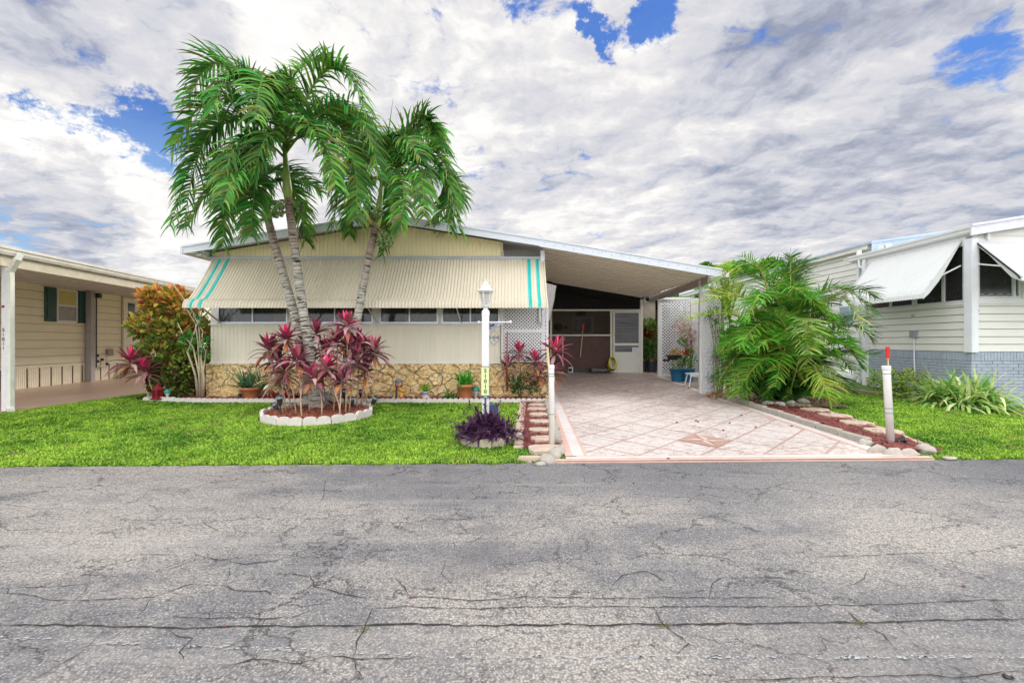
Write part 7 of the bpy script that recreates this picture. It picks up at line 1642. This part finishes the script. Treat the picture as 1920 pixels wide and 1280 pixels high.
# side bed by the neighbour's brick wall
e0, e1, e2 = G(1640,737), G(1790,755), G(1920,775); e3 = Vector((12,7.9,0))
row([(e0.x-.5,e0.y+.9),(e0.x,e0.y),(e1.x,e1.y),(e2.x,e2.y),(11.0,8.35)], 'paver_brick', 'thin brown brick edging the neighbour bed', 'brick', .20, .07, .045, M('brown brick', (.34,.25,.17), .85, .2, 12), 'brown bricks edging the neighbour bed', seed=8, start='the back')
GY = ((.18,.34,.05),(.34,.46,.08),(.45,.50,.10),(.10,.20,.04))
for i, (px, py, r, n, lab) in enumerate([(1660,715,.30,320,'low yellow green bush under the far end of the brick skirt'),(1730-20,718,.30,330,'low green bush left of the white conduit under the siding'),(1690,735,.18,150,'small lime weeds on the bed edge right of the far bush'),(1752,742,.24,220,'low yellow green weeds between conduit and variegated clump')]):
    q = P(px, py, 10.2 if i < 3 else 9.6); q.z = max(q.z, g(q.x,q.y)+.05); T = Thing('low_bush', lab, 'bush', (q.x,q.y,g(q.x,q.y)), 'low bushes under the brick skirt'); mb = MB(); leaf_cloud(mb, q, (r*1.2,r*.8,r), n*2, .065, lambda p, rr: rr.choice(GY), rr, shell=.1); T.part('foliage', mb, leafm)
q = G(1838,768); q.y += .35; q.z = g(q.x,q.y)
T, _ = tuft('flax_clump', 'wide clump of arching green and cream striped strap leaves at the brick corner', 'plant', q, 560, .86, .085, ((.14,.32,.06),(.34,.50,.14),(.58,.64,.32),(.20,.42,.08),(.46,.54,.18)), 17, (.25,1.45), (.8,2.4), .40)
mb = MB(); p = G(1722,745); mb = MB(); mb.tube([p, p+Vector((0,0,.10))], .012, 6); mb.lathe(p+Vector((0,0,.10)), [(.03,0),(.05,.05),(.04,.06)], 8); single('garden_spike_light', 'small black spike light at the foot of the conduit', 'garden light', mb, blackp, p)
# background trees
def tree(label, base, crowns, cols, leaf, n, seed, name='tree', cat='tree', group=None):
    rr = random.Random(seed); T = Thing(name, label, cat, base, group); mb = MB(); base = Vector(base)
    top = Vector(crowns[0][0]); mb.col = (.22,.17,.12); mb.tube([base, base.lerp(top,.5), top], [.22,.16,.06], 8)
    for c, r in crowns: c = Vector(c); mb.tube([base.lerp(top,.45), c], [.09,.03], 6)
    T.part('trunk', mb, barkc); mb = MB()
    for c, r in crowns:
        for _ in range(7):
            v = Vector((rr.gauss(0,1), rr.gauss(0,1), rr.gauss(0,.7))).normalized(); cc = Vector(c)+Vector((v.x*r[0]*.7, v.y*r[1]*.7, v.z*r[2]*.6)); leaf_cloud(mb, cc, (r[0]*.45,r[1]*.45,r[2]*.32), n, leaf, lambda p, rr: rr.choice(cols), rr, shell=.05)
    T.part('crown', mb, leafm)
bt = (XX(1400,26), 26, .3)
tree('feathery green tree rising behind the neighbour roof right of the carport', bt, [(P(1400,510,26),(1.5,1.2,.7)),(P(1345,512,27),(1.3,1,.5)),(P(1445,505,26),(1.2,1,.6)),(P(1390,545,25),(1.6,1.2,.8)),(P(1322,503,27),(.5,.5,.25)),(P(1340,560,25),(1.2,1,.9))], ((.06,.22,.04),(.12,.32,.05),(.20,.42,.08),(.04,.14,.03)), .22, 230, 41)
tree('mass of green bushes glimpsed behind the lattice fence', (XX(1262,17), 17.5, .3), [(P(1258,630,17.5),(.8,.6,.9)),(P(1262,600,18),(.8,.6,.6))], ((.12,.30,.06),(.25,.42,.10),(.35,.45,.15)), .16, 180, 43, 'background_bush', 'bush')
tree('loose light green bush pressed against the back of the lattice fence panel', (XX(1270,14.6), 14.6, .3), [(P(1262,600,14.6),(.35,.2,.4)),(P(1270,570,14.8),(.4,.2,.3)),(P(1285,650,14.4),(.4,.2,.5))], ((.10,.26,.05),(.22,.38,.08),(.30,.42,.12)), .11, 90, 47, 'lattice_bush', 'bush')
tree('small palm like tuft above the carport end behind the pillar', (XX(1350,11.5), 11.8, .2), [(P(1352,560,11.6),(.25,.2,.3))], ((.20,.40,.05),(.32,.5,.07)), .18, 60, 44, 'small_tree', 'tree')
T = Thing('young_palm', 'yellow green palm sprout rising over the end of the carport roof', 'palm tree', G(1365,745)); 
for (ex, ey, mx, my) in ((1340,510,1358,545),(1330,540,1350,560),(1385,500,1372,545),(1365,490,1366,540),(1395,535,1380,560),(1350,497,1362,540)):
    T.part('frond', frond(P(1368,600,10.2), P(mx,my,10.2), P(ex,ey,10.1), n=30, ll=.28, lw=.022, droop=.3, cols=ARY, rr=rr, t0=.25, spread=.9), leafm)
mb = MB(); mb.col = (.25,.3,.1); mb.tube([G(1365,745), P(1368,600,10.2)], .02, 6); T.part('stem', mb, barkc)
# distant hedge and roofs that close the gaps between the lots
for i, (x, y, w, h) in enumerate([(-9.5,24,4,2.6),(7.5,33,6,3.0)]):
    T = Thing('hedge', 'dark green hedge at the back between the beige and the cream house' if i == 0 else 'dark green hedge far behind the carport and lattice', 'hedge', (x,y,.3)); mb = MB(); rr = random.Random(i)
    for k in range(10): leaf_cloud(mb, (x-w/2+w*(k+.5)/10, y, .3+h/2), (w/9,.6,h/2), 260, .22, lambda p, rr: rr.choice(((.04,.13,.03),(.08,.20,.04),(.12,.26,.05))), rr, shell=.2)
    T.part('foliage', mb, leafm)
